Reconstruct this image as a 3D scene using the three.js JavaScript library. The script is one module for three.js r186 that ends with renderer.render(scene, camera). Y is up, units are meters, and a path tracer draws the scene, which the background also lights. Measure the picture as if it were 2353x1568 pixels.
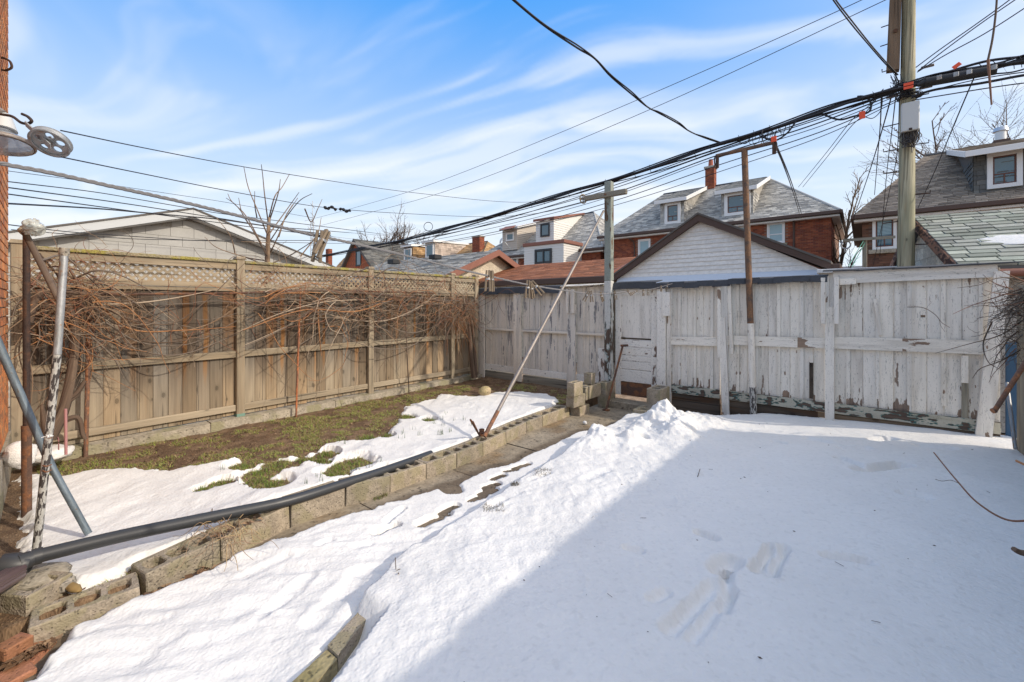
import * as THREE from 'three';
import { mergeGeometries, mergeVertices } from 'three/addons/utils/BufferGeometryUtils.js';

// ------------------------------------------------------------------ camera, sky, sun, exposure
const scene = new THREE.Scene();
const W = 1024, H = 682;
const camera = new THREE.PerspectiveCamera(2 * Math.atan(784 / 989) * 180 / Math.PI, W / H, 0.05, 2000);
camera.setViewOffset(W, H, 0, 84 / 1568 * H, W, H);          // level camera, lens shifted down
const TH = 39.2 * Math.PI / 180, EYE = 1.6;
camera.position.set(0, EYE, 0);
camera.rotation.set(0, TH, 0);
scene.add(camera);
const renderer = new THREE.WebGLRenderer({ antialias: true });
renderer.setSize(W, H);
renderer.toneMapping = THREE.LinearToneMapping;
renderer.toneMappingExposure = 1.12;
renderer.shadowMap.enabled = true;
const SUN = new THREE.Vector3(1.54, 1, -0.42).normalize();     // towards the sun
const sun = new THREE.DirectionalLight(new THREE.Color(1.0, 0.90, 0.76), 2.85);
sun.position.copy(SUN).multiplyScalar(60);
sun.castShadow = true; sun.shadow.mapSize.set(4096, 4096); sun.shadow.radius = 1.6;
Object.assign(sun.shadow.camera, { left: -30, right: 30, top: 30, bottom: -30, near: 1, far: 160 });
scene.add(sun); scene.add(sun.target);

// ------------------------------------------------------------------ random numbers and noise
let seed0 = 12345;
function rngOf(s) { let a = s >>> 0; return () => { a = (a + 0x6D2B79F5) | 0; let t = Math.imul(a ^ (a >>> 15), 1 | a); t = (t + Math.imul(t ^ (t >>> 7), 61 | t)) ^ t; return ((t ^ (t >>> 14)) >>> 0) / 4294967296; }; }
const rnd = rngOf(seed0);
const rr = (a, b, r = rnd) => a + (b - a) * r();
const clamp = (x, a = 0, b = 1) => x < a ? a : x > b ? b : x;
const sst = (a, b, x) => { const t = clamp((x - a) / (b - a)); return t * t * (3 - 2 * t); };
const mix = (a, b, t) => a + (b - a) * t;
const mix3 = (a, b, t) => [mix(a[0], b[0], t), mix(a[1], b[1], t), mix(a[2], b[2], t)];
const PT = new Int32Array(1024), RT = new Float32Array(1024); { const r = rngOf(77); for (let i = 0; i < 1024; i++) { PT[i] = i; RT[i] = r(); } for (let i = 1023; i > 0; i--) { const j = (r() * (i + 1)) | 0, t = PT[i]; PT[i] = PT[j]; PT[j] = t; } }
function vn(x, y, px, py, s) {                                 // value noise with period px, py
  const x0 = Math.floor(x), y0 = Math.floor(y), fx = x - x0, fy = y - y0;
  const u = fx * fx * (3 - 2 * fx), v = fy * fy * (3 - 2 * fy);
  let xa = x0, xb = x0 + 1, ya = y0, yb = y0 + 1;
  if (px) { xa %= px; xb = xa + 1; if (xb >= px) xb = 0; } if (py) { ya %= py; yb = ya + 1; if (yb >= py) yb = 0; }
  const s0 = (s * 389) & 1023, pa = PT[(xa + s0) & 1023], pb = PT[(xb + s0) & 1023];
  const a = RT[PT[(pa + ya) & 1023]], b = RT[PT[(pb + ya) & 1023]], c = RT[PT[(pa + yb) & 1023]], d = RT[PT[(pb + yb) & 1023]];
  return a + (b - a) * u + (c - a) * v + (a - b - c + d) * u * v;
}
function fbm(x, y, px, py, oct, s) { let a = 0.5, t = 0, n = 0; for (let i = 0; i < oct; i++) { t += a * vn(x, y, px, py, s + i * 17); n += a; a *= 0.5; x *= 2; y *= 2; px *= 2; py *= 2; } return t / n; }

// ------------------------------------------------------------------ sky: clear blue with thin cirrus; brightened and paled out of view to fill shade
{
  const w = 1536, h = 768, data = new Float32Array(w * h * 4);
  for (let i = 0; i < w * h; i++) data.set([0.62, 0.66, 0.70, 1], i * 4);
  for (let j = h / 2 - 3; j < h; j++) for (let i = 0; i < w; i++) {
    const el = ((j + 0.5) / h - 0.5) * Math.PI, az = ((i + 0.5) / w - 0.5) * 2 * Math.PI;
    const d = [Math.cos(el) * Math.cos(az), Math.sin(el), Math.cos(el) * Math.sin(az)];
    const e = Math.max(el, 0) * 180 / Math.PI;
    const cs = d[0] * SUN.x + d[1] * SUN.y + d[2] * SUN.z;
    let t = sst(0, 1, clamp(Math.pow(e / 41, 1.05)));
    let c = mix3([0.72, 0.84, 0.94], [0.03, 0.315, 0.87], t);
    c = mix3(c, [0.17, 0.33, 0.62], sst(42, 75, e));  // blue greyed high overhead, out of view, so the shade turns less blue
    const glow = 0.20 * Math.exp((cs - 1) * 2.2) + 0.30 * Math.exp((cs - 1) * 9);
    c = mix3(c, [0.93, 0.95, 0.97], clamp(glow * 0.9)); const addedGlow = 1.22 * Math.exp((cs - 1) * 6);  // wide warm glow on the unseen sun side, added to brighten the shade
    // cirrus, laid out on a flat layer overhead
    const k = 1 / Math.max(d[1] + 0.10, 0.10);
    let x = d[0] * k, y = d[2] * k;
    const ca = Math.cos(-0.46), sa = Math.sin(-0.46);
    const u = x * ca + y * sa, v = -x * sa + y * ca;
    const wx = fbm(u * 0.8 + 9, v * 0.8, 0, 0, 3, 5) - 0.5, wy = fbm(u * 0.8, v * 0.8 + 4, 0, 0, 3, 8) - 0.5;
    const big = fbm(u * 0.55 + wx + 13.4, v * 0.75 + wy + 6.2, 0, 0, 3, 31);
    const fil = fbm(u * 1.1 + wx * 2.2 + 40, v * 7.5 + wy * 6.5 + 20, 0, 0, 7, 61);
    const veil = fbm(u * 0.7 + wx * 2.4, v * 3.4 + wy * 4.5, 0, 0, 7, 77);
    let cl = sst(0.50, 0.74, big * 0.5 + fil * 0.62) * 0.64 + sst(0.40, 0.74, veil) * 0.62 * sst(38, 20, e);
    cl = clamp(cl * sst(0, 7, e + 1) + 0.40 * sst(38, 62, e));  // last term: even pale veil high overhead, added unseen to neutralise the shade
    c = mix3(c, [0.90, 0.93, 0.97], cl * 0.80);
    c = [c[0] + 1.4 * addedGlow, c[1] + 1.05 * addedGlow, c[2] + 0.66 * addedGlow];
    if (el < 0) c = [0.62, 0.66, 0.70];
    const o = (j * w + i) * 4; data[o] = c[0]; data[o + 1] = c[1]; data[o + 2] = c[2]; data[o + 3] = 1;
  }
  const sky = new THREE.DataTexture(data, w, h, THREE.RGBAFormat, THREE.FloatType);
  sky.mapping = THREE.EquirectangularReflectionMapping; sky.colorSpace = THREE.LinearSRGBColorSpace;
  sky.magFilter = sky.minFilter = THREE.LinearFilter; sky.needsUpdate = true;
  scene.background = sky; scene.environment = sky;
}

// ------------------------------------------------------------------ places: X to the right, Y up, Z straight away along the left fence
const FPX = 989, CX = 1176.5, HY = 700, C = Math.cos(TH), S = Math.sin(TH);
const V = (X, Y, Z) => new THREE.Vector3(X, Y, -Z);
function ray(px, py) { const a = (px - CX) / FPX; return [a * C - S, (HY - py) / FPX, a * S + C]; }
const onZ = (px, py, Z) => { const r = ray(px, py), k = Z / r[2]; return [r[0] * k, EYE + r[1] * k, Z]; };
const onX = (px, py, X) => { const r = ray(px, py), k = X / r[0]; return [X, EYE + r[1] * k, r[2] * k]; };
const onY = (px, py, Y) => { const r = ray(px, py), k = (Y - EYE) / r[1]; return [r[0] * k, Y, r[2] * k]; };
const onD = (px, py, d) => { const r = ray(px, py); return [r[0] * d, EYE + r[1] * d, r[2] * d]; };   // d = depth
const V3 = p => V(p[0], p[1], p[2]);

// ------------------------------------------------------------------ building blocks
const names = {}, bases = new WeakMap();
function numbered(n) { const k = names[n] = (names[n] ?? -1) + 1; return k ? n + '_' + String(k).padStart(3, '0') : n; }
function thing(name, label, category, base = [0, 0, 0], group) {
  const o = new THREE.Group(); o.name = numbered(name); o.position.copy(V3(base)); scene.add(o);
  o.userData = { label, category }; if (group) o.userData.group = group;
  bases.set(o, o.position.clone()); return o;
}
function shade(o) { o.castShadow = true; o.receiveShadow = true; return o; }
function part(parent, name, geo, mat, extra) {                  // geometry given in world coordinates
  if (Array.isArray(geo)) geo = merge(geo);
  const b = bases.get(parent); geo.translate(-b.x, -b.y, -b.z);
  const m = shade(new THREE.Mesh(geo, mat)); m.name = name; parent.add(m); bases.set(m, b);
  if (extra) Object.assign(m.userData, extra); return m;
}
function solo(name, label, category, geo, mat, base, group) {   // a thing of one mesh
  if (Array.isArray(geo)) geo = merge(geo);
  const b = base ? V3(base) : new THREE.Vector3(); geo.translate(-b.x, -b.y, -b.z);
  const m = shade(new THREE.Mesh(geo, mat)); m.name = numbered(name); m.position.copy(b); scene.add(m);
  m.userData = { label, category }; if (group) m.userData.group = group; bases.set(m, b.clone()); return m;
}
function struct(name, geo, mat) { if (Array.isArray(geo)) geo = merge(geo); const m = shade(new THREE.Mesh(geo, mat)); m.name = numbered(name); m.userData.kind = 'structure'; scene.add(m); bases.set(m, new THREE.Vector3()); return m; }
function merge(list) {
  const l = list.map(g => g.index ? g.toNonIndexed() : g);
  const col = l.some(g => g.attributes.color);
  for (const g of l) { for (const k of Object.keys(g.attributes)) if (!['position', 'normal', 'uv', 'color'].includes(k)) g.deleteAttribute(k);
    if (!g.attributes.uv) g.setAttribute('uv', new THREE.BufferAttribute(new Float32Array(g.attributes.position.count * 2), 2));
    if (col && !g.attributes.color) tint(g, [1, 1, 1]); }
  return l.length === 1 ? l[0] : mergeGeometries(l);
}
function tint(g, c) { const n = g.attributes.position.count, a = new Float32Array(n * 3); for (let i = 0; i < n; i++) a.set(c, i * 3); g.setAttribute('color', new THREE.BufferAttribute(a, 3)); return g; }
function faces(polys, center) {                                 // flat-faced solid; faces turned away from its centre
  const p = [], ctr = center || (() => { const c = new THREE.Vector3(); let n = 0; for (const f of polys) for (const v of f) { c.add(v); n++; } return c.divideScalar(n); })();
  const e1 = new THREE.Vector3(), e2 = new THREE.Vector3(), m = new THREE.Vector3();
  for (const f of polys) for (let i = 1; i + 1 < f.length; i++) {
    let a = f[0], b = f[i], c = f[i + 1]; e1.subVectors(b, a).cross(e2.subVectors(c, a)); m.copy(a).add(b).add(c).divideScalar(3).sub(ctr);
    if (e1.dot(m) < 0) [b, c] = [c, b];
    p.push(a.x, a.y, a.z, b.x, b.y, b.z, c.x, c.y, c.z);
  }
  const g = new THREE.BufferGeometry(); g.setAttribute('position', new THREE.Float32BufferAttribute(p, 3)); g.computeVertexNormals(); return g;
}
function uvm(g, grain = 'y', off = [0, 0]) {                    // uv in metres, v along the grain
  if (g.index) g = g.toNonIndexed();
  const P = g.attributes.position, N = g.attributes.normal, uv = new Float32Array(P.count * 2), gi = 'xyz'.indexOf(grain);
  for (let i = 0; i < P.count; i++) {
    const n = [Math.abs(N.getX(i)), Math.abs(N.getY(i)), Math.abs(N.getZ(i))], q = [P.getX(i), P.getY(i), P.getZ(i)];
    let ax = 0; if (n[1] > n[ax]) ax = 1; if (n[2] > n[ax]) ax = 2;
    const o = [0, 1, 2].filter(k => k !== ax); let v = o.includes(gi) ? gi : o[1], u = o.find(k => k !== v);
    uv[i * 2] = q[u] + off[0]; uv[i * 2 + 1] = q[v] + off[1];
  }
  g.setAttribute('uv', new THREE.BufferAttribute(uv, 2)); return g;
}
function cbox(w, h, d, b = 0.003) {                             // box with chamfered edges, centred
  b = Math.min(b, w * 0.3, h * 0.3, d * 0.3);
  const P = {}, s = [-1, 1];
  for (const x of s) for (const y of s) for (const z of s) P[[x, y, z]] = [new THREE.Vector3(x * w / 2, y * (h / 2 - b), z * (d / 2 - b)), new THREE.Vector3(x * (w / 2 - b), y * h / 2, z * (d / 2 - b)), new THREE.Vector3(x * (w / 2 - b), y * (h / 2 - b), z * d / 2)];
  const f = [];
  for (const a of s) { f.push([[a, -1, -1], [a, 1, -1], [a, 1, 1], [a, -1, 1]].map(k => P[k][0])); f.push([[-1, a, -1], [1, a, -1], [1, a, 1], [-1, a, 1]].map(k => P[k][1])); f.push([[-1, -1, a], [1, -1, a], [1, 1, a], [-1, 1, a]].map(k => P[k][2])); }
  for (const a of s) for (const c of s) {
    f.push([P[[a, c, -1]][0], P[[a, c, 1]][0], P[[a, c, 1]][1], P[[a, c, -1]][1]]);
    f.push([P[[a, -1, c]][0], P[[a, 1, c]][0], P[[a, 1, c]][2], P[[a, -1, c]][2]]);
    f.push([P[[-1, a, c]][1], P[[1, a, c]][1], P[[1, a, c]][2], P[[-1, a, c]][2]]);
  }
  for (const x of s) for (const y of s) for (const z of s) f.push(P[[x, y, z]]);
  return faces(f);
}
const GR = { x: 'x', y: 'y', z: 'z' };
function bx(X0, X1, Y0, Y1, Z0, Z1, b = 0.003, grain = 'y', off) {  // chamfered box between two corners
  const g = cbox(Math.abs(X1 - X0), Math.abs(Y1 - Y0), Math.abs(Z1 - Z0), b); g.translate((X0 + X1) / 2, (Y0 + Y1) / 2, -(Z0 + Z1) / 2);
  return uvm(g, grain, off || [rnd() * 5, rnd() * 5]);
}
function pbox(X0, X1, Y0, Y1, Z0, Z1) { const g = new THREE.BoxGeometry(Math.abs(X1 - X0), Math.abs(Y1 - Y0), Math.abs(Z1 - Z0)); g.translate((X0 + X1) / 2, (Y0 + Y1) / 2, -(Z0 + Z1) / 2); return uvm(g.toNonIndexed()); }
function hull8(b4, t4, grain = 'y', off) {                      // solid from a bottom and a top quad ([X,Y,Z] corners in order)
  const b = b4.map(V3), t = t4.map(V3), f = [b, t]; for (let i = 0; i < 4; i++) f.push([b[i], b[(i + 1) % 4], t[(i + 1) % 4], t[i]]);
  return uvm(faces(f), grain, off || [rnd() * 5, rnd() * 5]);
}
function prism(pts, dir, grain = 'y') {                         // polygon (convex, [X,Y,Z]) pushed along dir
  const a = pts.map(V3), d = V(...dir), b = a.map(v => v.clone().add(d)), f = [a, b]; for (let i = 0; i < a.length; i++) f.push([a[i], a[(i + 1) % a.length], b[(i + 1) % a.length], b[i]]);
  return uvm(faces(f), grain);
}
function tube(pts, r, rad = 8, seg = 0, caps = true, smooth = true) {  // round bar through points; r number, [r0,r1] or function
  const P = pts.map(p => p.isVector3 ? p : V3(p));
  let Q = P; if (P.length > 2 && smooth) { const c = new THREE.CatmullRomCurve3(P, false, 'centripetal'); Q = c.getPoints(seg || P.length * 4); }
  const n = Q.length, R = i => typeof r === 'number' ? r : Array.isArray(r) ? mix(r[0], r[1], i / (n - 1)) : r(i / (n - 1));
  const T = Q.map((q, i) => new THREE.Vector3().subVectors(Q[Math.min(i + 1, n - 1)], Q[Math.max(i - 1, 0)]).normalize());
  let u = new THREE.Vector3(0, 1, 0); if (Math.abs(T[0].y) > 0.9) u.set(1, 0, 0);
  const pos = [], nor = [], uv = [], idx = []; let L = 0;
  for (let i = 0; i < n; i++) {
    if (i) L += Q[i].distanceTo(Q[i - 1]);
    u = u.clone().addScaledVector(T[i], -u.dot(T[i])).normalize(); const v = new THREE.Vector3().crossVectors(T[i], u), q = R(i);
    for (let k = 0; k <= rad; k++) { const a = k / rad * 2 * Math.PI, nx = u.clone().multiplyScalar(Math.cos(a)).addScaledVector(v, Math.sin(a)); pos.push(Q[i].x + nx.x * q, Q[i].y + nx.y * q, Q[i].z + nx.z * q); nor.push(nx.x, nx.y, nx.z); uv.push(k / rad * Math.max(q, 0.004) * 6.283, L); }
  }
  for (let i = 0; i + 1 < n; i++) for (let k = 0; k < rad; k++) { const a = i * (rad + 1) + k, b = a + rad + 1; idx.push(a, a + 1, b, b, a + 1, b + 1); }
  if (caps) for (const e of [0, n - 1]) { const t = T[e].clone().multiplyScalar(e ? 1 : -1), o = pos.length / 3; for (let k = 0; k < rad; k++) { const s = (e * (rad + 1) + k) * 3; pos.push(pos[s], pos[s + 1], pos[s + 2]); nor.push(t.x, t.y, t.z); uv.push(0, L); } for (let k = 1; k + 1 < rad; k++) e ? idx.push(o, o + k, o + k + 1) : idx.push(o, o + k + 1, o + k); }
  const g = new THREE.BufferGeometry(); g.setAttribute('position', new THREE.Float32BufferAttribute(pos, 3)); g.setAttribute('normal', new THREE.Float32BufferAttribute(nor, 3)); g.setAttribute('uv', new THREE.Float32BufferAttribute(uv, 2)); g.setIndex(idx); return g;
}
function rotAbout(g, p, axis, a) { const v = V3(p); g.translate(-v.x, -v.y, -v.z); g.applyMatrix4(new THREE.Matrix4().makeRotationAxis(new THREE.Vector3(...axis), a)); g.translate(v.x, v.y, v.z); return g; }

// ------------------------------------------------------------------ procedural surfaces
function tex(w, h, sx, sy, fn, srgb = true) {                   // fn(u,v) -> linear colour or a number; sx, sy = metres covered
  const d = new Uint8Array(w * h * 4);
  for (let j = 0; j < h; j++) for (let i = 0; i < w; i++) {
    let c = fn((i + 0.5) / w, (j + 0.5) / h, i, j); if (typeof c === 'number') c = [c, c, c]; const o = (j * w + i) * 4;
    for (let k = 0; k < 3; k++) { let x = clamp(c[k]); if (srgb) x = x <= 0.0031308 ? x * 12.92 : 1.055 * Math.pow(x, 1 / 2.4) - 0.055; d[o + k] = x * 255 + 0.5; } d[o + 3] = 255;
  }
  const t = new THREE.DataTexture(d, w, h, THREE.RGBAFormat); t.wrapS = t.wrapT = THREE.RepeatWrapping; t.magFilter = THREE.LinearFilter; t.minFilter = THREE.LinearMipmapLinearFilter; t.generateMipmaps = true;
  t.repeat.set(1 / sx, 1 / sy); if (srgb) t.colorSpace = THREE.SRGBColorSpace; t.needsUpdate = true; return t;
}
function pair(w, h, sx, sy, fn) {                               // fn -> [r,g,b,height]; colour and relief textures
  const hb = new Float32Array(w * h); const c = tex(w, h, sx, sy, (u, v, i, j) => { const r = fn(u, v); hb[j * w + i] = r[3]; return r; });
  const b = tex(w, h, sx, sy, (u, v, i, j) => hb[j * w + i], false); return [c, b];
}
const M = {};
function std(o, bump, col) { const m = new THREE.MeshStandardMaterial({ roughness: 0.85, ...o }); if (bump) { m.bumpMap = bump[0]; m.bumpScale = bump[1]; } if (col) m.color.setRGB(...col); return m; }
function flat(c, rough = 0.8, metal = 0, extra = {}) { const m = new THREE.MeshStandardMaterial({ roughness: rough, metalness: metal, ...extra }); m.color.setRGB(...c); return m; }

// weathered cedar boards, 1 m x 2 m, v measured up from the foot of the board
function woodTex(s, pal, opt = {}) {
  const r = rngOf(s), kn = []; for (let i = 0; i < (opt.knots ?? 26); i++) kn.push([r(), r(), 0.008 + 0.010 * r()]);
  return pair(352, 512, 1, 2, (u, v) => {
    let du = 0, dark = 0;
    for (const [ku, kv, kr] of kn) { let x = u - ku, y = (v - kv) * 2; if (y > 0.18 && y < 1.82 || y < -0.18 && y > -1.82) continue; if (x > 0.5) x--; if (x < -0.5) x++; if (y > 1) y -= 2; if (y < -1) y += 2; const d = Math.hypot(x, y * 0.55); if (d < 0.09 && x < 0.09) { du += Math.sign(x) * 0.012 * Math.exp(-(d * d) / (kr * kr * 6)); if (d < kr) dark = Math.max(dark, 0.5 + 0.5 * Math.abs(Math.sin(d * 900))); else dark = Math.max(dark, 0.35 * Math.exp(-(d - kr) * 70)); } }
    const uu = u + du, fine = fbm(uu * 110, v * 5, 110, 5, 3, s + 1), mid = fbm(uu * 26, v * 3, 26, 3, 4, s + 2), low = fbm(uu * 9, v * 2, 9, 2, 4, s + 3), st = fbm(uu * 14, v * 3, 14, 3, 4, s + 9);
    let c = mix3(pal[0], pal[1], sst(0.30, 0.70, low)); c = mix3(c, pal[2], sst(0.52, 0.74, st) * (opt.stain ?? 0.8));
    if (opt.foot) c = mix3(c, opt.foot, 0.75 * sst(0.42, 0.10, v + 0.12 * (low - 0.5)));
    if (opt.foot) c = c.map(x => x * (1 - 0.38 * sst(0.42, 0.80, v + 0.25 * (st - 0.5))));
    const k = 0.72 + 0.40 * mid + 0.30 * (fine - 0.5) ; c = c.map(x => x * k * (1 - 0.62 * dark));
    const crack = sst(0.30, 0.24, fbm(uu * 60, v * 2, 60, 2, 2, s + 5)); c = c.map(x => x * (1 - 0.45 * crack));
    return [...c, 0.55 + 0.5 * (fine - 0.5) + 0.35 * (mid - 0.5) - 0.4 * crack - 0.15 * dark];
  });
}
// flaking paint over old wood; up = share of paint that is gone, str = how far flakes run along the grain
function paintTex(s, o) {
  return pair(o.w ?? 384, o.h ?? 600, o.sx ?? 1, o.sy ?? 2, (u, v) => {
    const ny = o.ny ?? 8, nx = o.nx ?? 14;
    const wood = fbm(u * 90, v * 6, 90, 6, 3, s + 1), big = fbm(u * nx, v * ny, nx, ny, 6, s + 2), area = fbm(u * 4, v * 3, 4, 3, 3, s + 3), edge = fbm(u * 60, v * 60, 60, 60, 3, s + 4);
    let a = big * 0.7 + area * 0.42 + edge * 0.13 - 0.12; if (o.foot) a += o.foot * sst(0.16, 0.02, v + 0.05 * (area - 0.5));
    const gone = sst(o.t, o.t + 0.012, a), half = sst(o.t - 0.05, o.t - 0.02, a);
    let c = o.paint.map(x => x * (0.90 + 0.14 * fbm(u * 6, v * 5, 6, 5, 4, s + 7)) * (0.97 + 0.06 * wood));
    if (o.dirt) c = mix3(c, o.dirt, 0.55 * sst(0.45, 0.8, fbm(u * 18, v * 4, 18, 4, 4, s + 8)));
    if (o.under) c = mix3(c, o.under.map(x => x * (0.8 + 0.4 * wood)), half * (o.underK ?? 0.7));
    c = mix3(c, o.wood.map(x => x * (0.55 + 0.9 * wood)), gone);
    const al = Math.abs(fbm(u * (o.cx ?? 40), v * (o.cy ?? 20), o.cx ?? 40, o.cy ?? 20, 3, s + 11) - 0.5), al2 = Math.abs(fbm(u * 70, v * 40, 70, 40, 2, s + 13) - 0.5);
    const crack = (1 - gone) * Math.max(sst(0.012, 0.003, al), 0.6 * sst(0.010, 0.002, al2)) * (o.crack ?? 0.5);
    c = c.map(x => x * (1 - 0.65 * crack)); const lip = sst(o.t - 0.03, o.t, a) * (1 - gone);
    return [...c, 0.62 - 0.36 * gone + 0.18 * lip - 0.3 * crack + 0.16 * (wood - 0.5)];
  });
}
function stoneTex(s, base, o = {}) {
  const n = o.n ?? 288; return pair(n, n, o.sx ?? 0.6, o.sx ?? 0.6, (u, v) => {
    const f = fbm(u * 90, v * 90, 90, 90, 2, s), m = fbm(u * 22, v * 22, 22, 22, 4, s + 1), b = fbm(u * 4, v * 4, 4, 4, 4, s + 2), pit = sst(0.27, 0.20, fbm(u * 60, v * 60, 60, 60, 2, s + 3));
    let c = base.map(x => x * (0.62 + 0.5 * b + 0.45 * (f - 0.5) + 0.5 * (m - 0.5))); if (o.moss) c = mix3(c, o.moss, 0.7 * sst(0.52, 0.70, fbm(u * 5, v * 5, 5, 5, 4, s + 4)));
    if (o.dark) c = mix3(c, o.dark, 0.6 * sst(0.5, 0.75, fbm(u * 3, v * 3, 3, 3, 5, s + 5)));
    c = c.map(x => x * (1 - 0.5 * pit)); return [...c, 0.5 + 0.6 * (f - 0.5) + 0.6 * (m - 0.5) - 0.4 * pit];
  });
}
{
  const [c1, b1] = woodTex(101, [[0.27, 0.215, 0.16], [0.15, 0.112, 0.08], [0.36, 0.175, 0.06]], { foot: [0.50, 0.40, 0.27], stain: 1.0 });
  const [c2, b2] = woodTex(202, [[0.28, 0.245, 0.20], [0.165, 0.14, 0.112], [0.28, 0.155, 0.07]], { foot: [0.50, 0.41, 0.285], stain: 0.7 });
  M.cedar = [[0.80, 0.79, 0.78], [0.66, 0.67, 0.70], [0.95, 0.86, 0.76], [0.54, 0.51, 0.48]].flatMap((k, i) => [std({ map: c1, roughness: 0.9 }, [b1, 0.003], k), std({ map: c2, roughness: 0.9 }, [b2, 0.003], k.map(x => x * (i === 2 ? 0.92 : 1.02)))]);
  const [c3, b3] = woodTex(303, [[0.42, 0.355, 0.265], [0.335, 0.28, 0.205], [0.33, 0.245, 0.15]], { stain: 0.35, knots: 12 });
  M.cedarRail = std({ map: c3, roughness: 0.9 }, [b3, 0.003], [0.82, 0.80, 0.76]); M.cedarPale = std({ map: c3, roughness: 0.9 }, [b3, 0.003], [0.98, 0.96, 0.92]);
  M.greyWood = std({ map: c3, roughness: 0.92 }, [b3, 0.004], [0.72, 0.78, 0.83]);
  M.brownWood = std({ map: c2, roughness: 0.92 }, [b2, 0.004], [0.50, 0.43, 0.38]);
  M.pegWood = std({ map: c3, roughness: 0.8 }, [b3, 0.001], [1.05, 1.04, 1.0]); M.pegOld = std({ map: c3, roughness: 0.9 }, [b3, 0.001], [0.6, 0.55, 0.52]);
  const [mc, mb] = pair(320, 320, 0.8, 0.8, (u, v) => { const f = fbm(u * 70, v * 70, 70, 70, 3, 5), b = fbm(u * 9, v * 9, 9, 9, 4, 9); const c = mix3([0.27, 0.235, 0.15], [0.29, 0.255, 0.07], sst(0.40, 0.62, b)); return [...c.map(x => x * (0.6 + 0.8 * f)), f]; });
  M.mossWood = std({ map: mc, roughness: 1 }, [mb, 0.008]);
  const [p1, q1] = paintTex(11, { paint: [0.80, 0.75, 0.665], wood: [0.24, 0.165, 0.115], t: 0.79, foot: 0.20, crack: 0.7, dirt: [0.50, 0.455, 0.39], nx: 24, ny: 15, cx: 46, cy: 7 });
  const [p2, q2] = paintTex(23, { paint: [0.72, 0.65, 0.555], wood: [0.27, 0.255, 0.245], t: 0.66, foot: 0.06, crack: 0.6, dirt: [0.40, 0.37, 0.33], nx: 30, ny: 5, cx: 60, cy: 8 });
  const [p3, q3] = paintTex(37, { paint: [0.80, 0.755, 0.68], wood: [0.17, 0.115, 0.085], t: 0.665, foot: 0.12, crack: 1, nx: 30, ny: 16, cx: 60, cy: 50, sx: 1, sy: 2 });
  const [p4, q4] = paintTex(49, { paint: [0.46, 0.435, 0.35], wood: [0.10, 0.068, 0.05], t: 0.565, under: [0.045, 0.12, 0.11], underK: 1, crack: 0.8, nx: 34, ny: 26, cx: 90, cy: 40, dirt: [0.30, 0.27, 0.20] });
  const [p5, q5] = paintTex(61, { paint: [0.33, 0.37, 0.35], wood: [0.16, 0.10, 0.065], t: 0.64, under: [0.09, 0.16, 0.16], underK: 0.4, crack: 0.9, nx: 20, ny: 10, cx: 60, cy: 30 });
  const [p7, q7] = paintTex(137, { paint: [0.78, 0.73, 0.645], wood: [0.22, 0.16, 0.12], t: 0.70, foot: 0.24, crack: 0.9, dirt: [0.46, 0.41, 0.35], nx: 26, ny: 7, cx: 50, cy: 6 });
  M.white = [[p1, q1, 1, 1, 1], [p1, q1, 0.955, 0.955, 0.96], [p1, q1, 1.03, 1.02, 1.0], [p7, q7, 1, 1, 1]].map(k => std({ map: k[0], roughness: 0.7 }, [k[1], 0.005], k.slice(2)));
  M.whiteOld = [[1, 1, 1], [0.94, 0.95, 0.97], [1.05, 1.03, 1.0]].map(k => std({ map: p2, roughness: 0.85 }, [q2, 0.005], k));
  M.whiteFlake = std({ map: p3, roughness: 0.75 }, [q3, 0.006]); const [p6, q6] = paintTex(77, { paint: [0.55, 0.54, 0.50], wood: [0.085, 0.058, 0.042], t: 0.55, under: [0.08, 0.16, 0.15], underK: 0.6, crack: 0.9, nx: 18, ny: 12, cx: 60, cy: 30 }); M.postFlake = std({ map: p6, roughness: 0.85 }, [q6, 0.006]);
  M.whiteGreen = std({ map: p4, roughness: 0.85 }, [q4, 0.005]); M.greenPost = std({ map: p5, roughness: 0.85 }, [q5, 0.005], [0.8, 0.78, 0.72]);
  const [k1, k2] = stoneTex(71, [0.39, 0.325, 0.245], { moss: [0.27, 0.235, 0.14] }); M.block = [std({ map: k1, roughness: 0.95 }, [k2, 0.006]), std({ map: k1, roughness: 0.95 }, [k2, 0.006], [0.86, 0.87, 0.86]), std({ map: k1, roughness: 0.95 }, [k2, 0.006], [1.1, 1.08, 1.04])];
  const [s1, s2] = stoneTex(83, [0.33, 0.275, 0.20], { sx: 1.7, n: 448, dark: [0.17, 0.12, 0.08] }); M.slab = [std({ map: s1, roughness: 0.95, vertexColors: true }, [s2, 0.006]), std({ map: s1, roughness: 0.95, vertexColors: true }, [s2, 0.006], [0.93, 0.92, 0.9])]; M.step = std({ map: s1, roughness: 0.95 }, [s2, 0.006]);
  const [f1, f2] = stoneTex(97, [0.41, 0.36, 0.28], { sx: 1.2, moss: [0.27, 0.25, 0.14] }); M.footing = std({ map: f1, roughness: 0.95 }, [f2, 0.008]); M.mossStone = std({ map: f1, roughness: 1 }, [f2, 0.01], [0.8, 0.76, 0.52]); M.paleStone = std({ map: f1, roughness: 1 }, [f2, 0.01], [0.98, 1.0, 1.05]);
  const gs = tex(256, 256, 1.1, 1.1, (u, v) => { const b = 0.80 + 0.16 * fbm(u * 5, v * 5, 5, 5, 4, 118) + 0.10 * fbm(u * 70, v * 70, 70, 70, 2, 119); return [0.43 * b, 0.425 * b, 0.405 * b]; });
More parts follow.
